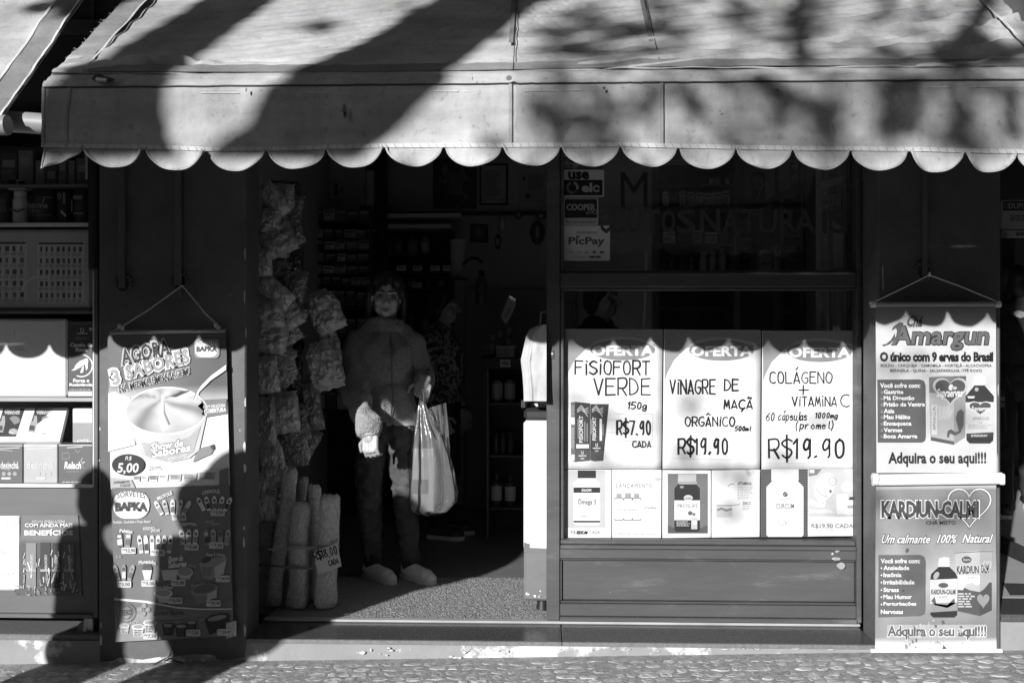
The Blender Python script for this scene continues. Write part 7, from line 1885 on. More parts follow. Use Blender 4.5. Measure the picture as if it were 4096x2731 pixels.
def head_parts(m, c, M, s=1.0):
    """skull, jaw, nose, lips, ears as overlapping shapes; c head centre, M its rotation (face looks to -y)"""
    P = lambda x, y, z: Vector(c) + M @ Vector((x * s, y * s, z * s))
    R3 = M.to_3x3()
    E = lambda x, y, z, a, b, d: m.ell(P(x, y, z), (a * s, b * s, d * s), 20, 14, R3)
    E(0, .012, .028, .072, .092, .085); E(0, -.020, -.030, .060, .064, .078); E(0, -.045, -.078, .030, .034, .024)
    for k in (-1, 1):
        E(k * .036, -.055, -.022, .026, .026, .026); E(k * .073, .012, -.008, .010, .020, .031); E(k * .040, -.025, -.052, .020, .04, .034)
        m.caps(P(k * .012, -.083, .030), P(k * .045, -.068, .031), .0088 * s, .0075 * s); E(k * .0125, -.098, -.027, .0085, .010, .0075)
    m.caps(P(0, -.086, .022), P(0, -.112, -.020), .0078 * s, .0125 * s)
    m.caps(P(-.018, -.078, -.0545), P(.018, -.078, -.0545), .0065 * s, .0065 * s); m.caps(P(-.015, -.077, -.066), P(.015, -.077, -.066), .0075 * s, .0075 * s)
    return P
def sculpt_head(me, c, M, s=1.0):
    Mi = M.to_3x3().inverted(); C_ = Vector(c)
    dents = [((k * .031, -.082, .012), .013, .011) for k in (-1, 1)] + [((0, -.092, .028), .012, .004), ((0, -.092, -.0605), .016, .003)] + [((k * .034, -.085, -.035), .010, .003) for k in (-1, 1)] + [((k * .028, -.080, -.062), .008, .003) for k in (-1, 1)]
    rot = M.to_3x3()
    for v in me.vertices:
        p = Mi @ (v.co - C_) / s
        if p.length > .17 or p.y > 0: continue
        d = 0.0
        for q, r, a in dents:
            dx = (p.x - q[0]) / (r * (1.35 if a > .01 else 1)); dz = (p.z - q[2]) / (r * (.75 if a > .01 else (.35 if q[2] == -.0605 else 1)))
            e = dx * dx + dz * dz
            if e < 6: d += a * math.exp(-e)
        if d: v.co += rot @ Vector((0, d * s, 0))
def skin_tone(c, M, s, g):
    Mi = M.to_3x3().inverted(); C_ = Vector(c)
    def f(co):
        p = Mi @ (co - C_) / s
        t = g
        if p.length < .16 and p.y < -.03:
            for k in (-1, 1):
                e = ((p.x - k * .032) / .024) ** 2 + ((p.z - .006) / .015) ** 2
                if e < 1: t = min(t, g * (.72 + .28 * e))  # eye socket shade put into the skin colour
        return t
    return f
def hand_shape(m, wrist, direction, palm_n, L=.17, side=1, curl=.5, spread=1.0):
    """palm and five bent fingers; direction along the fingers, palm_n out of the palm, side: +1 thumb towards cross(direction, palm_n)"""
    d = Vector(direction).normalized(); n = Vector(palm_n).normalized(); x = d.cross(n).normalized() * side; w = Vector(wrist)
    Q = lambda a, b, c_: w + x * a + d * b + n * c_
    for k in range(5): m.caps(Q(-.030 + .015 * k, .018, 0), Q(-.030 + .0155 * k, .085 * L / .17 + (.004 if 1 <= k <= 3 else -.004), 0), .0135, .0115, 10)
    m.caps(Q(-.012, -.02, 0), Q(.0, .02, 0), .022, .024, 10); m.caps(Q(.014, -.02, 0), Q(.010, .02, 0), .020, .022, 10)
    for k, (ln, x0) in enumerate(((.060, -.032), (.076, -.011), (.082, .010), (.074, .030))):
        ln *= L / .17; p = Q(x0, .084 * L / .17, 0); a = curl * (.55 + .1 * k * .3); dirv = d.copy()
        for j, f in enumerate((.45, .32, .23)):
            ang = a * (j + 1) * .9
            dv = (d * math.cos(ang) + n * math.sin(ang) + x * (k - 1.5) * .05 * spread).normalized()
            q = p + dv * ln * f * 1.1; m.caps(p, q, .0092 - .0008 * j, .0086 - .0009 * j, 10); p = q
    p = Q(.030, .018, .004); q = p + (x * .75 + d * .6 + n * .35).normalized() * .040; m.caps(p, q, .013, .0105, 10); m.caps(q, q + (d * .9 + n * .45 + x * .1).normalized() * .034, .0102, .0085, 10)

def fold_noise(sc, amp, st=(1, 1, .45), seed=0):
    def f(co, n):
        a = noise.noise((co.x * sc * st[0] + seed, co.y * sc * st[1], co.z * sc * st[2])); b = noise.noise((co.x * sc * 2.3, co.y * sc * 2.3 + seed, co.z * sc * 1.3))
        return amp * (1 - abs(a) * 2.4) * .6 + amp * .5 * b
    return f
def shoe(t, heel, toe, name='shoe', w=.042, m=None):
    heel, toe = Vector(heel), Vector(toe); d = (toe - heel); d.z = 0; L_ = d.length; d.normalize(); sd = Vector((-d.y, d.x, 0)); z0 = heel.z
    mb = MB()
    P = lambda a, b, c_: Vector((heel.x, heel.y, z0)) + d * a * L_ + sd * b + Vector((0, 0, c_))
    mb.caps(P(.10, 0, .052), P(.28, 0, .048), .036, .040); mb.caps(P(.28, 0, .046), P(.72, 0, .036), .040, .040); mb.caps(P(.70, .006, .034), P(.86, .004, .03), .041, .031); mb.caps(P(.34, 0, .066), P(.62, 0, .050), .022, .022)
    me = remesh(mb, .006, 4)
    for v in me.vertices:
        if v.co.z < z0 + .022: v.co.z = z0 + .022
    s = mesh_obj(name, me, m or M_SHOE, t)
    out = [P(a, b * w, 0) for a, b in ((-.02, .35), (0, .7), (.15, .86), (.45, .85), (.7, 1.05), (.88, .85), (.98, .45), (1.0, 0), (.97, -.45), (.86, -.88), (.7, -1.02), (.45, -.85), (.15, -.86), (0, -.7), (-.02, -.35))]
    n = len(out); m2 = MB(); m2.add([v for v in out] + [v + Vector((0, 0, .024)) for v in out], [tuple(range(n))[::-1], tuple(range(n, 2 * n))] + [(i, (i + 1) % n, n + (i + 1) % n, n + i) for i in range(n)])
    m2.build('sole', M_SOLE, s)
    return s

def woman():
    Y = 5.05
    w = lambda px, py, dy=0.0: W(px, py, Y + dy)
    t = thing('person', 'woman in a teddy fleece jacket, dark jeans and pale slip-on shoes, holding a plastic bag', 'person', (w(1590, 2300).x, Y, Z_FLR))
    # head looks at the camera, a little turned to her left
    hc = w(1546, 1186, -.01); M = (Matrix.Rotation(math.radians(9), 4, 'Z') @ Matrix.Rotation(math.radians(3), 4, 'Y') @ Matrix.Rotation(math.radians(8), 4, 'X'))
    s = .98
    SOCK = []; sk = MB()
    head_parts(sk, hc, M, s)
    sk.caps(hc + Vector((0, .018, -.06)), w(1548, 1330, .03), .046, .050)
    # hidden core of the body, so that it is one figure under the clothes
    sk.caps(w(1450, 1372, .02), w(1632, 1365, .02), .05, .05); sk.caps(w(1545, 1400, .02), w(1550, 1680, .02), .09, .09); sk.caps(w(1520, 1700, .01), w(1588, 1700, .01), .075, .075)
    sk.caps(w(1500, 1740), w(1480, 1990), .058, .045); sk.caps(w(1480, 1990, .01), w(1490, 2235, .03), .045, .032); sk.caps(w(1603, 1740), w(1622, 1990, -.02), .058, .045); sk.caps(w(1622, 1990, -.01), w(1640, 2235, .03), .045, .032)
    for (a, b, l) in ((1490, 2235, -1), (1640, 2235, 1)): SOCK.append((a, b)); sk.caps(w(a, b, .03), w(a + 6, 2274, .035), .032, .034); sk.caps(w(a + 4, 2276, .03), w(a + 50, 2294, -.08), .024, .016)
    sk.caps(w(1430, 1372, .02), w(1420, 1560, -.10), .042, .038); sk.caps(w(1420, 1560, -.10), w(1481, 1735, -.335), .038, .027)
    hand_shape(sk, w(1481, 1738, -.335), (w(1482, 1830, -.37) - w(1481, 1738, -.335)), Vector((.25, .95, .05)), .15, -1, 1.25)
    sk.caps(w(1640, 1372, .02), w(1690, 1505, .09), .042, .038); sk.caps(w(1690, 1505, .09), w(1698, 1535, -.06), .036, .027)
    hand_shape(sk, w(1697, 1528, -.06), (w(1684, 1600, -.10) - w(1698, 1530, -.06)), Vector((-.15, .97, .15)), .145, -1, 2.3)
    me = remesh(sk, .0042, 3)
    sculpt_head(me, hc, M, s)
    ft = skin_tone(hc, M, s, .46); tone(me, lambda co: ft(co) if co.z > 1.2 else .34)  # face lightened against the shade, hands darkened against the sun, in colour
    mesh_obj('body', me, M_SKIN, t)
    P = lambda x, y, z: hc + M @ Vector((x * s, y * s, z * s))
    for k in (-1, 1):
        e = MB().ell(P(k * .031, -.0705, .0095), (.0115, .0105, .0052), 14, 9).build('eye', M_EYE, t); MB().ell(P(k * .031, -.0795, .0097), (.0052, .003, .0046), 12, 8).build('iris', M_IRIS, e)
        b = MB(); b.tube([P(k * .013, -.0925, .0315), P(k * .030, -.0885, .0375), P(k * .052, -.076, .0335)], [.0028, .0036, .0018], 8); b.build('eyebrow', mat('eyebrow_hair', .06, .8), t)
    l = MB(); l.tube([P(-.024, -.0770, -.060), P(-.008, -.0855, -.0565), P(0, -.0855, -.058), P(.008, -.0855, -.0565), P(.024, -.0770, -.060)], [.0015, .0042, .0040, .0042, .0015], 8); l.tube([P(-.022, -.0770, -.062), P(0, -.0845, -.067), P(.022, -.0770, -.062)], [.0015, .0052, .0015], 8); l.build('lips', mat('lip_skin', .22, .45), t)
    # hair: dark, parted, to the shoulders, a few strands across the forehead
    hm = MB(); R3 = M.to_3x3()
    hm.ell(P(.0, .026, .045), (.086, .098, .085), 20, 14, R3); hm.ell(P(0, .05, -.01), (.088, .075, .10), 20, 14, R3)
    for k in (-1, 1):
        hm.caps(P(k * .066, -.018, .075), P(k * .088, .016, .0), .022, .024); hm.caps(P(k * .088, .018, .0), P(k * .086, .035, -.11), .024, .022)
    hm.caps(P(.074, -.02, .055), P(.094, -.005, -.02), .014, .014); hm.caps(P(.094, -.005, -.02), P(.092, .01, -.12), .015, .012)
    hm.caps(P(-.015, -.045, .103), P(-.058, -.042, .075), .018, .017); hm.caps(P(.01, -.045, .103), P(.056, -.042, .075), .018, .018)
    he = remesh(hm, .006, 4); displace(he, lambda co, n: .004 * noise.noise((co.x * 90, co.y * 90, co.z * 14)))
    # keep the face free
    Mi = R3.inverted()
    h = mesh_obj('hair', he, M_HAIR, t)
    st = MB(); r = random.Random(5)
    for q in range(9):
        k = -1; x0 = r.uniform(-.01, .02)
        st.tube([P(x0, -.066, .108), P(k * r.uniform(.02, .04), -.088 - r.uniform(0, .004), .085 - r.uniform(0, .02)), P(k * r.uniform(.045, .06), -.074, .045 - r.uniform(0, .03))], .0011, 4)
    for q in range(40):
        k = r.choice((-1, 1)); a = r.uniform(-.02, .06); st.tube([P(k * .075, a - .02, .06), P(k * r.uniform(.09, .105), a, -.02), P(k * r.uniform(.085, .11), a + .01, -.10 - r.uniform(0, .05))], .0012, 4)
    st.build('hair_strands', M_HAIR, h)
    # jacket
    j = MB()
    j.ell(w(1540, 1480, .02), (.138, .115, .19), 22, 14); j.ell(w(1556, 1600, .015), (.140, .120, .14), 22, 14); j.caps(w(1452, 1378, .03), w(1630, 1372, .03), .070, .066)
    j.caps(w(1490, 1340, .03), w(1602, 1336, .03), .062, .058); j.caps(w(1500, 1665, .02), w(1615, 1668, .02), .088, .088, 16); j.ell(w(1545, 1440, -.03), (.125, .085, .15), 20, 12)
    # stand-up collar
    for k in range(12):
        a0, a1 = PI * (.62 + 1.76 * k / 12), PI * (.62 + 1.76 * (k + 1) / 12)
        c0 = w(1550, 1318, .03); f = lambda a, z: c0 + Vector((math.sin(a) * .078, -math.cos(a) * .074, z + .012 * math.cos(a)))
        j.caps(f(a0, 0), f(a1, 0), .022, .022, 8); j.caps(f(a0, .028), f(a1, .028), .018, .018, 8)
    j.caps(w(1430, 1378, .03), w(1416, 1480, -.02), .066, .064); j.caps(w(1416, 1480, -.02), w(1420, 1575, -.11), .064, .064); j.caps(w(1420, 1575, -.11), w(1452, 1640, -.22), .063, .056); j.caps(w(1452, 1640, -.22), w(1475, 1704, -.31), .058, .055)
    j.caps(w(1644, 1380, .03), w(1672, 1450, .07), .062, .058); j.caps(w(1672, 1450, .07), w(1692, 1500, .08), .058, .056); j.caps(w(1692, 1500, .08), w(1700, 1528, -.0), .054, .046)
    jm = remesh(j, .0065, 5); displace(jm, fold_noise(9, .022, (1, 1, .8), 3)); displace(jm, lambda co, n: .0022 * noise.noise((co.x * 120, co.y * 120, co.z * 70)))
    jk = mesh_obj('jacket', jm, M_FLEECE, t)
    # fur pile as short tufts
    fm = MB(); r = random.Random(2); vs = jm.vertices; M_ = jk.matrix_basis.translation; org = Vector(t.location)
    for q in range(9000):
        v = vs[r.randrange(len(vs))]
        if v.normal.y > .35: continue
        p = v.co + org; e = p + v.normal * r.uniform(.003, .007) + Vector((r.uniform(-.004, .004), r.uniform(-.003, .003), -r.uniform(.002, .007))); sd = Vector((r.uniform(-1, 1), 0, r.uniform(-1, 1))) * .0014
        fm.add([p - sd, p + sd, e], [(0, 1, 2)])
    fm.build('fur_pile', M_FLEECE, jk)['kind'] = 'stuff'
    # zip edge down the front
    zp = MB(); zp.tube([w(1560, 1345, -.085), w(1566, 1420, -.125), w(1568, 1520, -.118), w(1572, 1600, -.122), w(1560, 1690, -.10)], .004, 6); zp.build('zip', mat('zip_tape', .12, .6), jk)
    m = MB(); m.caps(w(1500, 1700, .01), w(1612, 1700, .01), .094, .094, 18, .95); hm_ = remesh(m, .007, 3)
    for v in hm_.vertices:
        zc = w(1500, 1684).z; v.co.z = min(max(v.co.z, zc - .016), zc + .02)
    mesh_obj('shirt_hem', hm_, mat('shirt_jersey', .3, .9), t)
    m = MB(); m.tube([w(1476, 1702, -.305), w(1477, 1712, -.315), w(1480, 1732, -.33), w(1481, 1746, -.337)], [.044, .043, .038, .036], 20); m.build('cuff', M_CUFF, t)
    # jeans
    tr_ = MB(); tr_.caps(w(1512, 1715, .015), w(1598, 1715, .015), .094, .094, 16); tr_.caps(w(1500, 1750, .01), w(1478, 1880), .084, .072); tr_.caps(w(1478, 1880), w(1476, 1995, -.015), .072, .061); tr_.caps(w(1476, 1995, -.01), w(1492, 2232, .02), .060, .046)
    tr_.caps(w(1606, 1750, .01), w(1616, 1880, -.01), .084, .072); tr_.caps(w(1616, 1880, -.01), w(1622, 1995, -.035), .071, .060); tr_.caps(w(1622, 1995, -.03), w(1640, 2232, .02), .059, .046)
    tm = remesh(tr_, .0065, 4); displace(tm, fold_noise(12, .014, (1, 1, 1.9), 8)); mesh_obj('jeans', tm, M_JEANS, t)
    sm = MB()
    for (x0, x1) in (((1432), (1462)),): sm.tube([w(1432, 1800, -.04), w(1424, 1950, -.03), w(1450, 2200, -.02)], .002, 4)
    for a, b in SOCK:
        m = MB(); m.caps(w(a, b - 15, .015), w(a + 5, 2272, .025), .046, .046); m.caps(w(a + 5, 2276, .03), w(a + 16, 2288, .0), .040, .024); mesh_obj('sock', remesh(m, .006, 2), M_BLACKSOCK, t)
    shoe(t, Vector((w(1466, 2290, .05).x, Y + .05, Z_FLR + .002)), Vector((w(1578, 2300, -.13).x, Y - .13, Z_FLR + .002)))
    shoe(t, Vector((w(1618, 2290, .05).x, Y + .05, Z_FLR + .002)), Vector((w(1738, 2300, -.13).x, Y - .13, Z_FLR + .002)))
    return t
woman()

# the plastic carrier bag in her hand
def bag_material():
    m = bpy.data.materials.new('thin_carrier_plastic'); m.use_nodes = True
    N, L = m.node_tree.nodes, m.node_tree.links; N.clear()
    out = N.new('ShaderNodeOutputMaterial'); df = N.new('ShaderNodeBsdfDiffuse'); tl = N.new('ShaderNodeBsdfTranslucent'); gl = N.new('ShaderNodeBsdfGlossy'); tp = N.new('ShaderNodeBsdfTransparent')
    df.inputs[0].default_value = (.30,) * 3 + (1,); tl.inputs[0].default_value = (.36,) * 3 + (1,); gl.inputs['Roughness'].default_value = .22
    a = N.new('ShaderNodeMixShader'); a.inputs[0].default_value = .5; L.new(df.outputs[0], a.inputs[1]); L.new(tl.outputs[0], a.inputs[2])
    b = N.new('ShaderNodeMixShader'); b.inputs[0].default_value = .5; L.new(a.outputs[0], b.inputs[1]); L.new(tp.outputs[0], b.inputs[2])
    lw = N.new('ShaderNodeFresnel'); lw.inputs[0].default_value = 1.5
    c = N.new('ShaderNodeMixShader'); L.new(lw.outputs[0], c.inputs[0]); L.new(b.outputs[0], c.inputs[1]); L.new(gl.outputs[0], c.inputs[2]); L.new(c.outputs[0], out.inputs[0])
    tc = N.new('ShaderNodeTexCoord'); mp = N.new('ShaderNodeMapping'); mp.inputs['Scale'].default_value = (1, 1, .14); L.new(tc.outputs['Object'], mp.inputs[0])
    nz = N.new('ShaderNodeTexNoise'); nz.inputs['Scale'].default_value = 34; nz.inputs['Detail'].default_value = 4; L.new(mp.outputs[0], nz.inputs['Vector']); bp = N.new('ShaderNodeBump'); bp.inputs['Strength'].default_value = .7; bp.inputs['Distance'].default_value = .012; L.new(nz.outputs[0], bp.inputs['Height'])
    for s in (df, tl, gl): L.new(bp.outputs[0], s.inputs['Normal'])
    return m
def carrier():
    Yb = 4.94
    M_PB = bag_material()
    # (row, left px, right px)
    prof = [(1606, 1676, 1700), (1640, 1668, 1716), (1690, 1660, 1738), (1750, 1652, 1776), (1820, 1646, 1800), (1900, 1640, 1818), (1960, 1637, 1830), (2010, 1636, 1824), (2040, 1642, 1796), (2056, 1668, 1766), (2062, 1696, 1738)]
    t = thing('carrier_bag', 'thin white plastic carrier bag hanging from the hand of the woman', 'bag', (X(1720, Yb), Yb, Z(2062, Yb)))
    n = 72; vs, fs = [], []
    rows_ = []
    for k in range(len(prof) - 1):
        for j in range(6):
            f = j / 6; rows_.append([prof[k][i] + (prof[k + 1][i] - prof[k][i]) * f for i in range(3)])
    rows_.append(list(prof[-1]))
    for q, (py, a, b) in enumerate(rows_):
        xa, xb = X(a, Yb), X(b, Yb); z = Z(py, Yb); cx, rx = (xa + xb) / 2, (xb - xa) / 2; v = q / len(rows_)
        ry = min(rx * .62, .075)
        for i in range(n):
            an = 2 * PI * i / n
            fold = 1 + .13 * (1 - v * .4) * math.sin(an * 9 + 2.2 * noise.noise((v * 1.5, an * .5, 0))) + .10 * noise.noise((math.cos(an) * 2.5, math.sin(an) * 2.5, v * 2.2)) + .05 * noise.noise((math.cos(an) * 9, math.sin(an) * 9, v * 9))
            vs.append((cx + rx * math.cos(an) * (1 + (fold - 1) * .5), Yb + ry * math.sin(an) * fold, z + .008 * noise.noise((an, v * 8, 3)) * (v > .1)))
    m_ = len(rows_)
    for j in range(m_ - 1):
        for i in range(n): fs.append((j * n + i, j * n + (i + 1) % n, (j + 1) * n + (i + 1) % n, (j + 1) * n + i))
    fs.append(tuple(range((m_ - 1) * n, m_ * n)))
    MB().add(vs, fs, None, True).build('bag_body', M_PB, t)
    # handles: one through the fist, one loose flap to the right
    MB().grid(lambda u, v: W(1672 + 34 * u + 6 * math.sin(v * 3), 1556 + 62 * v, Yb - .018 + .012 * math.sin(u * 9) + .02 * u), 10, 10).build('handle', M_PB, t)
    def fl(u, v):
        xl = 1718 + (1768 - 1718) * v + 10 * math.sin(v * 3); xr = 1784 + 26 * v; top = 1610 + 20 * (1 - u)
        return W(xl + (xr - xl) * u, top + (1900 - top) * v, Yb + .02 + .012 * math.sin(u * 8 + v * 2))
    MB().grid(fl, 14, 24).build('handle', M_PB, t)
    # goods inside
    a, b = W(1652, 2042, Yb), W(1738, 1792, Yb)
    g = thing('carton', 'grey folded paper parcel inside the carrier bag', 'parcel', ((a.x + b.x) / 2, Yb, a.z))
    MB().box(a.x, b.x, Yb - .022, Yb + .03, a.z, b.z, .004).build('parcel_body', mat('parcel_paper', .3, .7, .3, .3, 6), g)
    MB().box(a.x + .002, b.x - .03, Yb - .026, Yb - .0225, a.z + .09, a.z + .16).build('printed_band', MATG(.08), g)
carrier()

def simple_person(name, label, x, y, z0, h, heading, top_m, leg_m, hair_m=None, skin=.3, stride=0.0, arm=(0, 0), coat=0.0, hat=None, vox=.011, shoes=None, lean=0.0):
    """standing or walking figure, heading 0 faces the camera"""
    t = thing(name, label, 'person', (x, y, z0))
    k = h / 1.65; Rz = Matrix.Rotation(heading, 4, 'Z')
    def w(a, b, c): return Vector((x, y, z0)) + Rz @ (Vector((a, b - lean * c / 1.65, c)) * k)
    hc = w(0, -.01, 1.53); M = Rz
    f1, f2 = stride * .26, -stride * .22
    sk = MB(); P = head_parts(sk, hc, M, k * .98)
    sk.caps(hc + Vector((0, 0, -.05)), w(0, .02, 1.34), .05 * k, .055 * k); sk.caps(w(0, .02, 1.3), w(0, .02, .95), .09 * k, .09 * k)
    for s_, f in ((-1, f1), (1, f2)):
        hip, kn, an = w(s_ * .085, .0, .85), w(s_ * .09, -f * .55 - .02, .47), w(s_ * .09, -f, .075 + max(0, f2 if s_ > 0 else 0))
        sk.caps(hip, kn, .06 * k, .045 * k); sk.caps(kn, an, .042 * k, .032 * k); sk.caps(an, w(s_ * .095, -f - .12, .03), .03 * k, .024 * k)
        sh, el, wr = w(s_ * .185, .02, 1.31), w(s_ * .225, .04 - .25 * arm[(s_ + 1) // 2], 1.04), w(s_ * .21, -.06 - .45 * arm[(s_ + 1) // 2], .82 + .3 * arm[(s_ + 1) // 2])
        sk.caps(sh, el, .04 * k, .036 * k); sk.caps(el, wr, .035 * k, .026 * k)
        hand_shape(sk, wr, wr - el, Rz @ Vector((-s_, .2, 0)), .15 * k, -s_, .6)
    me = remesh(sk, .006, 3); sculpt_head(me, hc, M, k * .98); tone(me, skin_tone(hc, M, k * .98, skin)); mesh_obj('body', me, M_SKIN, t)
    hm = MB(); R3 = M.to_3x3(); hm.ell(P(0, .026, .045), (.086 * k, .098 * k, .085 * k), 18, 12, R3); hm.ell(P(0, .052, -.015), (.084 * k, .07 * k, .085 * k), 18, 12, R3)
    for s_ in (-1, 1): hm.caps(P(s_ * .064, -.03, .075), P(s_ * .08, .02, -.03), .024, .022)
    he = remesh(hm, .008, 3); mesh_obj('hair' if not hat else 'hat', he, hair_m or M_HAIR, t)
    j = MB(); j.ell(w(0, .02, 1.15), (.165 * k, .12 * k, .22 * k), 20, 14); j.caps(w(-.15, .02, 1.32), w(.15, .02, 1.32), .07 * k, .07 * k); j.caps(w(-.06, .02, .93), w(.06, .02, .93), .115 * k, .115 * k); j.caps(w(-.03, .02, 1.37), w(.03, .02, 1.37), .07, .07)
    if coat: j.caps(w(-.06, .02, .9), w(-.07, .01, coat), .125 * k, .13 * k); j.caps(w(.06, .02, .9), w(.07, .01, coat), .125 * k, .13 * k)
    for s_ in (-1, 1):
        sh, el, wr = w(s_ * .19, .02, 1.31), w(s_ * .228, .04 - .25 * arm[(s_ + 1) // 2], 1.04), w(s_ * .212, -.05 - .42 * arm[(s_ + 1) // 2], .86 + .27 * arm[(s_ + 1) // 2])
        j.caps(sh, el, .062 * k, .054 * k); j.caps(el, wr, .052 * k, .042 * k)
    jm = remesh(j, vox, 4); displace(jm, fold_noise(8, .012, (1, 1, .8), x)); mesh_obj('coat' if coat else 'shirt', jm, top_m, t)
    q = MB(); q.caps(w(-.06, .01, .87), w(.06, .01, .87), .11 * k, .11 * k)
    for s_, f in ((-1, f1), (1, f2)): q.caps(w(s_ * .085, .0, .82), w(s_ * .09, -f * .55 - .02, .47), .085 * k, .066 * k); q.caps(w(s_ * .09, -f * .55 - .02, .47), w(s_ * .09, -f, .11), .064 * k, .05 * k)
    qm = remesh(q, vox, 3); displace(qm, fold_noise(9, .008, (1, 1, 1.2), y)); mesh_obj('trousers', qm, leg_m, t)
    for s_, f in ((-1, f1), (1, f2)):
        a, b = w(s_ * .09, -f + .07, 0), w(s_ * .1, -f - .19, 0); a.z = b.z = z0 + .002; shoe(t, a, b, m=shoes or M_DARKSHOE)
    return t
M_DARKSHOE = mat('dark_shoe', .04, .6)
M_BLACKCLOTH = mat('black_cloth', .03, .9, .1, .3, 20)
# leopard print
M_LEO = bpy.data.materials.new('leopard_print'); M_LEO.use_nodes = True
N, L = M_LEO.node_tree.nodes, M_LEO.node_tree.links; b_ = N['Principled BSDF']; b_.inputs['Roughness'].default_value = .9
tc = N.new('ShaderNodeTexCoord'); nz = N.new('ShaderNodeTexNoise'); nz.inputs['Scale'].default_value = 26; nz.inputs['Detail'].default_value = 1; L.new(tc.outputs['Object'], nz.inputs['Vector'])
rp_ = N.new('ShaderNodeValToRGB'); e = rp_.color_ramp.elements; e[0].position, e[0].color = .44, (.03, .03, .03, 1); e[1].position, e[1].color = .5, (.3, .3, .3, 1); n_ = e.new(.58); n_.color = (.24, .24, .24, 1); n_ = e.new(.62); n_.color = (.05, .05, .05, 1)
L.new(nz.outputs[0], rp_.inputs[0]); L.new(rp_.outputs[0], b_.inputs['Base Color'])
c = W(1772, 2100, 6.15)
simple_person('person', 'dim shopper in a leopard print top, standing behind the woman with the bag', c.x, 6.15, Z_FLR, 1.52, math.radians(75), M_LEO, M_BLACKCLOTH)
c = W(2405, 2100, 5.35)
simple_person('person', 'dim figure standing inside behind the lower window pane above the first offer poster', c.x, 5.35, Z_FLR, 1.55, math.radians(60), M_BLACKCLOTH, M_BLACKCLOTH, skin=.4)
# strap on the coat and the passer-by in the passage
c = W(4068, 2050, 6.35)
simple_person('person', 'passer-by in dark clothes and cap walking off at the right edge', c.x, 6.35, ZN, 1.55, math.radians(160), M_BLACKCLOTH, M_BLACKCLOTH, hair_m=M_BLACK, stride=1.0, hat=True, shoes=mat('black_sneaker', .03, .6))
t = thing('shopping_bag', 'dark shopping bag with pale lettering carried by the passer-by', 'bag', (W(4030, 1725, 6.1).x, 6.1, W(4030, 1725, 6.1).z))
MB().grid(lambda u, v: W(3985 + 75 * u + 8 * v, 1560 + 165 * v + 10 * u, 6.1 - .05 * math.sin(u * PI) * (.3 + v)), 10, 12).build('bag_front', M_BLACK, t)
MB().grid(lambda u, v: W(4060 - 75 * u + 8 * v, 1570 + 165 * v - 10 * u, 6.1 + .05 * math.sin(u * PI) * (.3 + v)), 10, 12).build('bag_back', M_BLACK, t)
MB().tube([W(4005, 1560, 6.1), W(4025, 1500, 6.12), W(4050, 1568, 6.1)], .006, 6).build('handle', M_BLACK, t)
p = Print(6.04, .002); p.text('AN', 3999, 1585, 4018, 1604, .3, 1, bold=.03); p.text('DO', 3999, 1610, 4018, 1629, .3, 1, bold=.03); p.build('lettering', t)
# ---------------------------------------------------------------- street tree behind the camera: its limbs throw the shadows over the awning
M_BARK = mat('tree_bark', .1, .9, .1, .3, 12, .8, 20, .02)
M_LEAF = mat('tree_leaf', .07, .6, .3, .3, 8)
def on_cloth(px, py):
    """point on the awning seen at that pixel"""
    if py >= 300: return W(px, py, Y_VAL)
    x, s = px_slope(px, py); return Vector(slope_pt(x, s))
def cast(px, py, d): return on_cloth(px, py) + TO_SUN * d
def half(px, py, hw):
    p = on_cloth(px, py); return hw * p.y / FPX
TREE = thing('street_tree', 'street tree standing behind the camera with limbs over the pavement', 'tree', (1.2, -1.9, 0))
def limb(name, pts, d, parent=TREE, flat=1.0):
    """pts: (px, py, half width in px) along the shadow; d: metres before the cloth"""
    cs = [cast(a, b, d) for a, b, _ in pts]; rs_ = [half(a, b, h) for a, b, h in pts]
    # smooth
    P, R = [], []
    for i in range(len(cs) - 1):
        for k in range(6):
            t = k / 6; a, b, c_, e = cs[max(i - 1, 0)], cs[i], cs[i + 1], cs[min(i + 2, len(cs) - 1)]
            P.append(.5 * ((2 * b) + (c_ - a) * t + (2 * a - 5 * b + 4 * c_ - e) * t * t + (3 * b - a - 3 * c_ + e) * t ** 3)); R.append(rs_[i] + (rs_[i + 1] - rs_[i]) * t)
    P.append(cs[-1]); R.append(rs_[-1])
    R = [r * (1 + .10 * noise.noise((i * .35, d * 3, 0)) + .06 * noise.noise((i * .9, d, 4))) for i, r in enumerate(R)]
    return MB().tube(P, R, 14).build(name, M_BARK, parent)
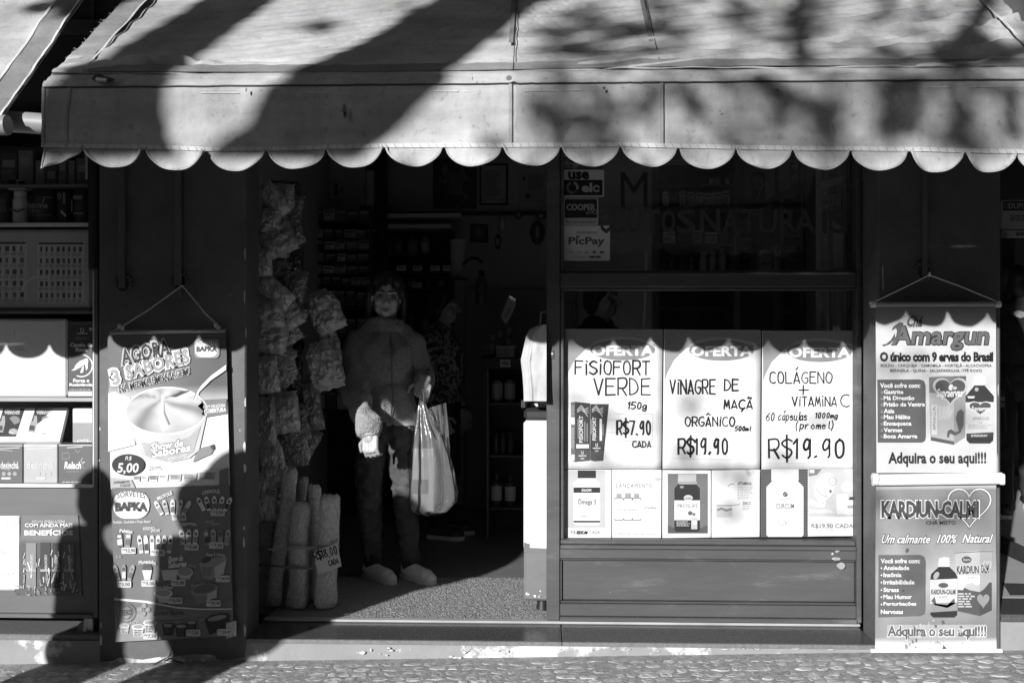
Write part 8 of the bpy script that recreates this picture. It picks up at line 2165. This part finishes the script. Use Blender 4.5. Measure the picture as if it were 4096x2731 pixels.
def bough(name, pairs, d):
    """a heavy bough whose shadow runs between two edges (pixels on the awning)"""
    rr = random.Random(int(d * 100)); P_, n = [], 18
    rows_ = []
    for i in range(len(pairs) - 1):
        for k in range(5):
            t = k / 5; (l0, r0), (l1, r1) = pairs[i], pairs[i + 1]
            rows_.append([[l0[j] + (l1[j] - l0[j]) * t for j in (0, 1)], [r0[j] + (r1[j] - r0[j]) * t for j in (0, 1)]])
    rows_.append([list(pairs[-1][0]), list(pairs[-1][1])])
    vs, fs = [], []
    for i, (l, r_) in enumerate(rows_):
        a = cast(l[0] + 16 * noise.noise((i * .5, 1, d)), l[1], d); b_ = cast(r_[0] + 16 * noise.noise((i * .5, 7, d)), r_[1], d); c_ = (a + b_) / 2; h_ = (b_ - a) / 2; q = TO_SUN * h_.length * .7
        vs += [c_ + h_ * math.cos(2 * PI * k / n) + q * math.sin(2 * PI * k / n) for k in range(n)]
    m_ = len(rows_)
    for j in range(m_ - 1):
        for k in range(n): fs.append((j * n + k, j * n + (k + 1) % n, (j + 1) * n + (k + 1) % n, (j + 1) * n + k))
    fs += [tuple(range(n)), tuple(range((m_ - 1) * n, m_ * n))]
    MB().add(vs, fs, None, True).build(name, M_BARK, TREE)
bough('bough', [((1240, -330), (1420, -330)), ((1010, -170), (1290, -170)), ((762, 0), (1075, 0)), ((590, 115), (900, 130)), ((418, 231), (770, 245)), ((250, 288), (690, 296)), ((160, 345), (672, 340)), ((150, 430), (668, 430)), ((140, 530), (690, 530)), ((140, 650), (740, 650))], 6.2)
bough('bough', [((2500, -400), (2850, -360)), ((2080, -200), (2480, -190)), ((1714, 0), (2170, 0)), ((1450, 150), (1960, 150)), ((1238, 250), (1810, 270)), ((1150, 292), (1795, 296)), ((1060, 345), (1780, 345)), ((1000, 476), (1640, 480)), ((860, 575), (1530, 585)), ((800, 640), (1440, 650))], 5.8)
limb('limb', [(2700, -420, 150), (3400, -800, 190), (4300, -900, 230)], 6.0)
limb('limb', [(1300, -330, 60), (1900, -500, 90), (2700, -420, 120)], 6.2)
# finer twigs and leaf clumps, further off, so that their shadows are soft
TW = [([(2560, -150, 22), (2640, 90, 20), (2750, 210, 14)], 8.0), ([(3250, -160, 34), (3190, 60, 30), (3215, 200, 30), (3230, 300, 14)], 7.0), ([(2700, 320, 24), (2780, 420, 26), (2850, 480, 10)], 7.5),
      ([(3020, 290, 18), (3120, 350, 26), (3260, 430, 30), (3330, 500, 24), (3360, 590, 12)], 7.0), ([(3520, 330, 14), (3600, 380, 26), (3560, 480, 22)], 7.6), ([(3780, 380, 16), (3830, 470, 22), (3850, 580, 18)], 7.0), ([(4000, -100, 40), (3900, 80, 40), (3780, 200, 34), (3680, 230, 14)], 7.4),
      ([(4200, 100, 40), (4060, 210, 36), (3900, 250, 20)], 7.8), ([(2120, 420, 16), (2200, 500, 24), (2260, 590, 14)], 7.2), ([(2320, 440, 12), (2345, 500, 20), (2420, 570, 10)], 7.6), ([(2900, -60, 26), (2980, 60, 18), (2990, 150, 10)], 8.0), ([(3480, -80, 20), (3560, 30, 22), (3440, 110, 10)], 8.0), ([(1700, 60, 22), (1770, 90, 12)], 6), ([(1240, 84, 24), (1290, 100, 14)], 7)]
for pts, d in TW: limb('twig', [(a, b, c_ * 1.25) for a, b, c_ in pts], d + 1.0)
lf = MB(); r = random.Random(19)
def leaf_blob(px, py, rx, ry, d, n, sz):
    for k in range(n):
        a = r.uniform(0, 2 * PI); q = r.random() ** .5
        c_ = cast(px + math.cos(a) * rx * q, py + math.sin(a) * ry * q, d + r.uniform(-.5, .5)); L_ = sz * r.uniform(.6, 1.3)
        u = Vector((r.uniform(-1, 1), r.uniform(-1, 1), r.uniform(-1, 1))).normalized(); v = u.cross(Vector((r.uniform(-1, 1), r.uniform(-1, 1), r.uniform(-1, 1)))).normalized()
        lf.add([c_ - u * L_, c_ - v * L_ * .45, c_ + u * L_, c_ + v * L_ * .45], [(0, 1, 2, 3)])
for b in ((2230, 130, 90, 26, 8, 26, .035), (2320, 195, 110, 36, 8, 40, .035), (2480, 120, 110, 34, 8, 34, .04), (2620, 110, 90, 30, 7.8, 22, .035), (2330, 60, 120, 30, 8, 16, .035), (3200, 90, 70, 90, 7, 46, .04), (2950, 60, 70, 60, 8, 22, .035), (3560, 500, 60, 60, 7.5, 24, .035), (3600, 370, 70, 30, 7.5, 18, .035), (3900, 210, 190, 70, 7.6, 70, .045), (3700, 320, 120, 30, 7, 22, .035),
          (2330, 480, 80, 50, 7.5, 20, .03), (2000, 570, 80, 40, 7, 14, .03), (2780, 430, 60, 40, 7.5, 14, .03), (3300, 480, 70, 70, 7, 26, .035), (3840, 480, 60, 90, 7, 26, .035), (1780, 70, 60, 30, 6, 12, .03), (1250, 90, 70, 30, 7, 18, .03), (1640, 30, 90, 40, 5.5, 16, .03), (2000, 130, 40, 30, 5, 8, .03), (3050, 330, 90, 30, 7.2, 18, .03), (2500, 210, 120, 30, 8, 22, .03), (4050, 450, 60, 80, 7, 20, .035)):
    leaf_blob(*b[:4], b[4] + 1.2, int(b[5] * 1.4), b[6] * 1.2)
# loose leaves all over the right half, and a few whose far soft shade falls on the posters
for k in range(720):
    px, py = r.uniform(2100, 4350), r.uniform(-60, 640)
    if r.random() < .5: px = 2100 + (px - 2100) * r.random() ** .4
    n0 = len(lf.v); leaf_blob(px, py, 22, 18, r.uniform(8, 10.5), 1, .05)
def leaf_on(px, py, y, rx, d, n, sz):
    for k in range(n):
        c_ = W(px + r.gauss(0, rx), py + r.gauss(0, rx * (.7 if rx != 14 else 1.0)), y) + TO_SUN * (d + r.uniform(-1, 1)); L_ = sz * r.uniform(.6, 1.3)
        u = Vector((r.uniform(-1, 1), r.uniform(-1, 1), r.uniform(-1, 1))).normalized(); v = u.cross(Vector((r.uniform(-1, 1), r.uniform(-1, 1), r.uniform(-1, 1)))).normalized()
        lf.add([c_ - u * L_, c_ - v * L_ * .45, c_ + u * L_, c_ + v * L_ * .45], [(0, 1, 2, 3)])
for px, py, rx, n in ((2310, 1580, 40, 9), (2470, 1690, 60, 8), (2450, 1810, 50, 7), (2730, 1620, 60, 10), (2700, 1840, 60, 10), (2900, 1900, 60, 8), (3280, 1680, 60, 9), (3120, 1840, 40, 6), (3360, 2050, 60, 9), (2940, 2060, 50, 7), (3600, 1620, 50, 7), (3800, 1780, 70, 9), (3720, 1560, 60, 6), (3650, 2280, 60, 8), (3860, 2120, 60, 8), (3560, 2050, 40, 6)):
    leaf_on(px, py, Y_GLS, rx, 11, n, .05)
leaf_on(1600, 1650, 4.95, 14, 5, 50, .035)  # added leaf clump that keeps the sun off the jacket hem
leaf_on(2035, 1235, 6.15, 30, 9, 130, .08)  # added leaf clump that blocks the sun from the slim carton
lf.build('foliage', M_LEAF, TREE)
# crown high above, out of the sun's path to the awning
lf = MB()
for k in range(5200):
    a = r.uniform(0, 2 * PI); q = r.random() ** .5 * 6.0
    c_ = Vector((1 + math.cos(a) * q * 1.3, -2.6 + math.sin(a) * q * .75, r.uniform(6.4, 9.6))); L_ = r.uniform(.10, .22)
    u = Vector((r.uniform(-1, 1), r.uniform(-1, 1), r.uniform(-1, 1))).normalized(); v = u.cross(Vector((r.uniform(-1, 1), r.uniform(-1, 1), r.uniform(-1, 1)))).normalized()
    lf.add([c_ - u * L_, c_ - v * L_ * .5, c_ + u * L_, c_ + v * L_ * .5], [(0, 1, 2, 3)])
lf.build('crown', M_LEAF, TREE)
MB().tube([(1.2, -1.9, -.2), (1.25, -1.95, 1.2), (1.3, -2.0, 3.0), (1.2, -2.1, 5.0), (1.0, -2.4, 7.6)], [.24, .2, .18, .15, .09], 16).build('trunk', M_BARK, TREE)

# two passers-by on the pavement, left of the frame: their shadows fall on rack and column
def shadow_spot(px, py, y, d):
    p = W(px, py, y); return p + TO_SUN * d
for i, (x, y, hgt, lab) in enumerate(((-3.02, 1.75, 1.68, 'passer-by on the pavement left of the frame, nearer the rack'), (-2.62, 1.5, 1.70, 'passer-by beside an added sack on the pavement left of the frame'))):
    simple_person('person', lab, x, y, zg(x) - (.16 if y < 1.9 else 0), hgt + .16, math.radians(90), M_BLACKCLOTH, M_BLACKCLOTH, stride=.9, vox=.02)
m = MB(); V_ = lambda x, z: Vector((x, 1.5, z))
m.caps(V_(-2.52, 1.15), V_(-2.42, 1.58), .20, .21); m.caps(V_(-2.42, 1.58), V_(-2.30, 1.50), .22, .18)  # unseen mass added to shape the shadow edge on the doorway floor
o = mesh_obj('blocker', remesh(m, .02, 3), M_BLACKCLOTH, None, (-2.2, 1.5, .9)); tag(o, 'bulky dark sack added left of the frame to shape the floor shadow', 'blocker')
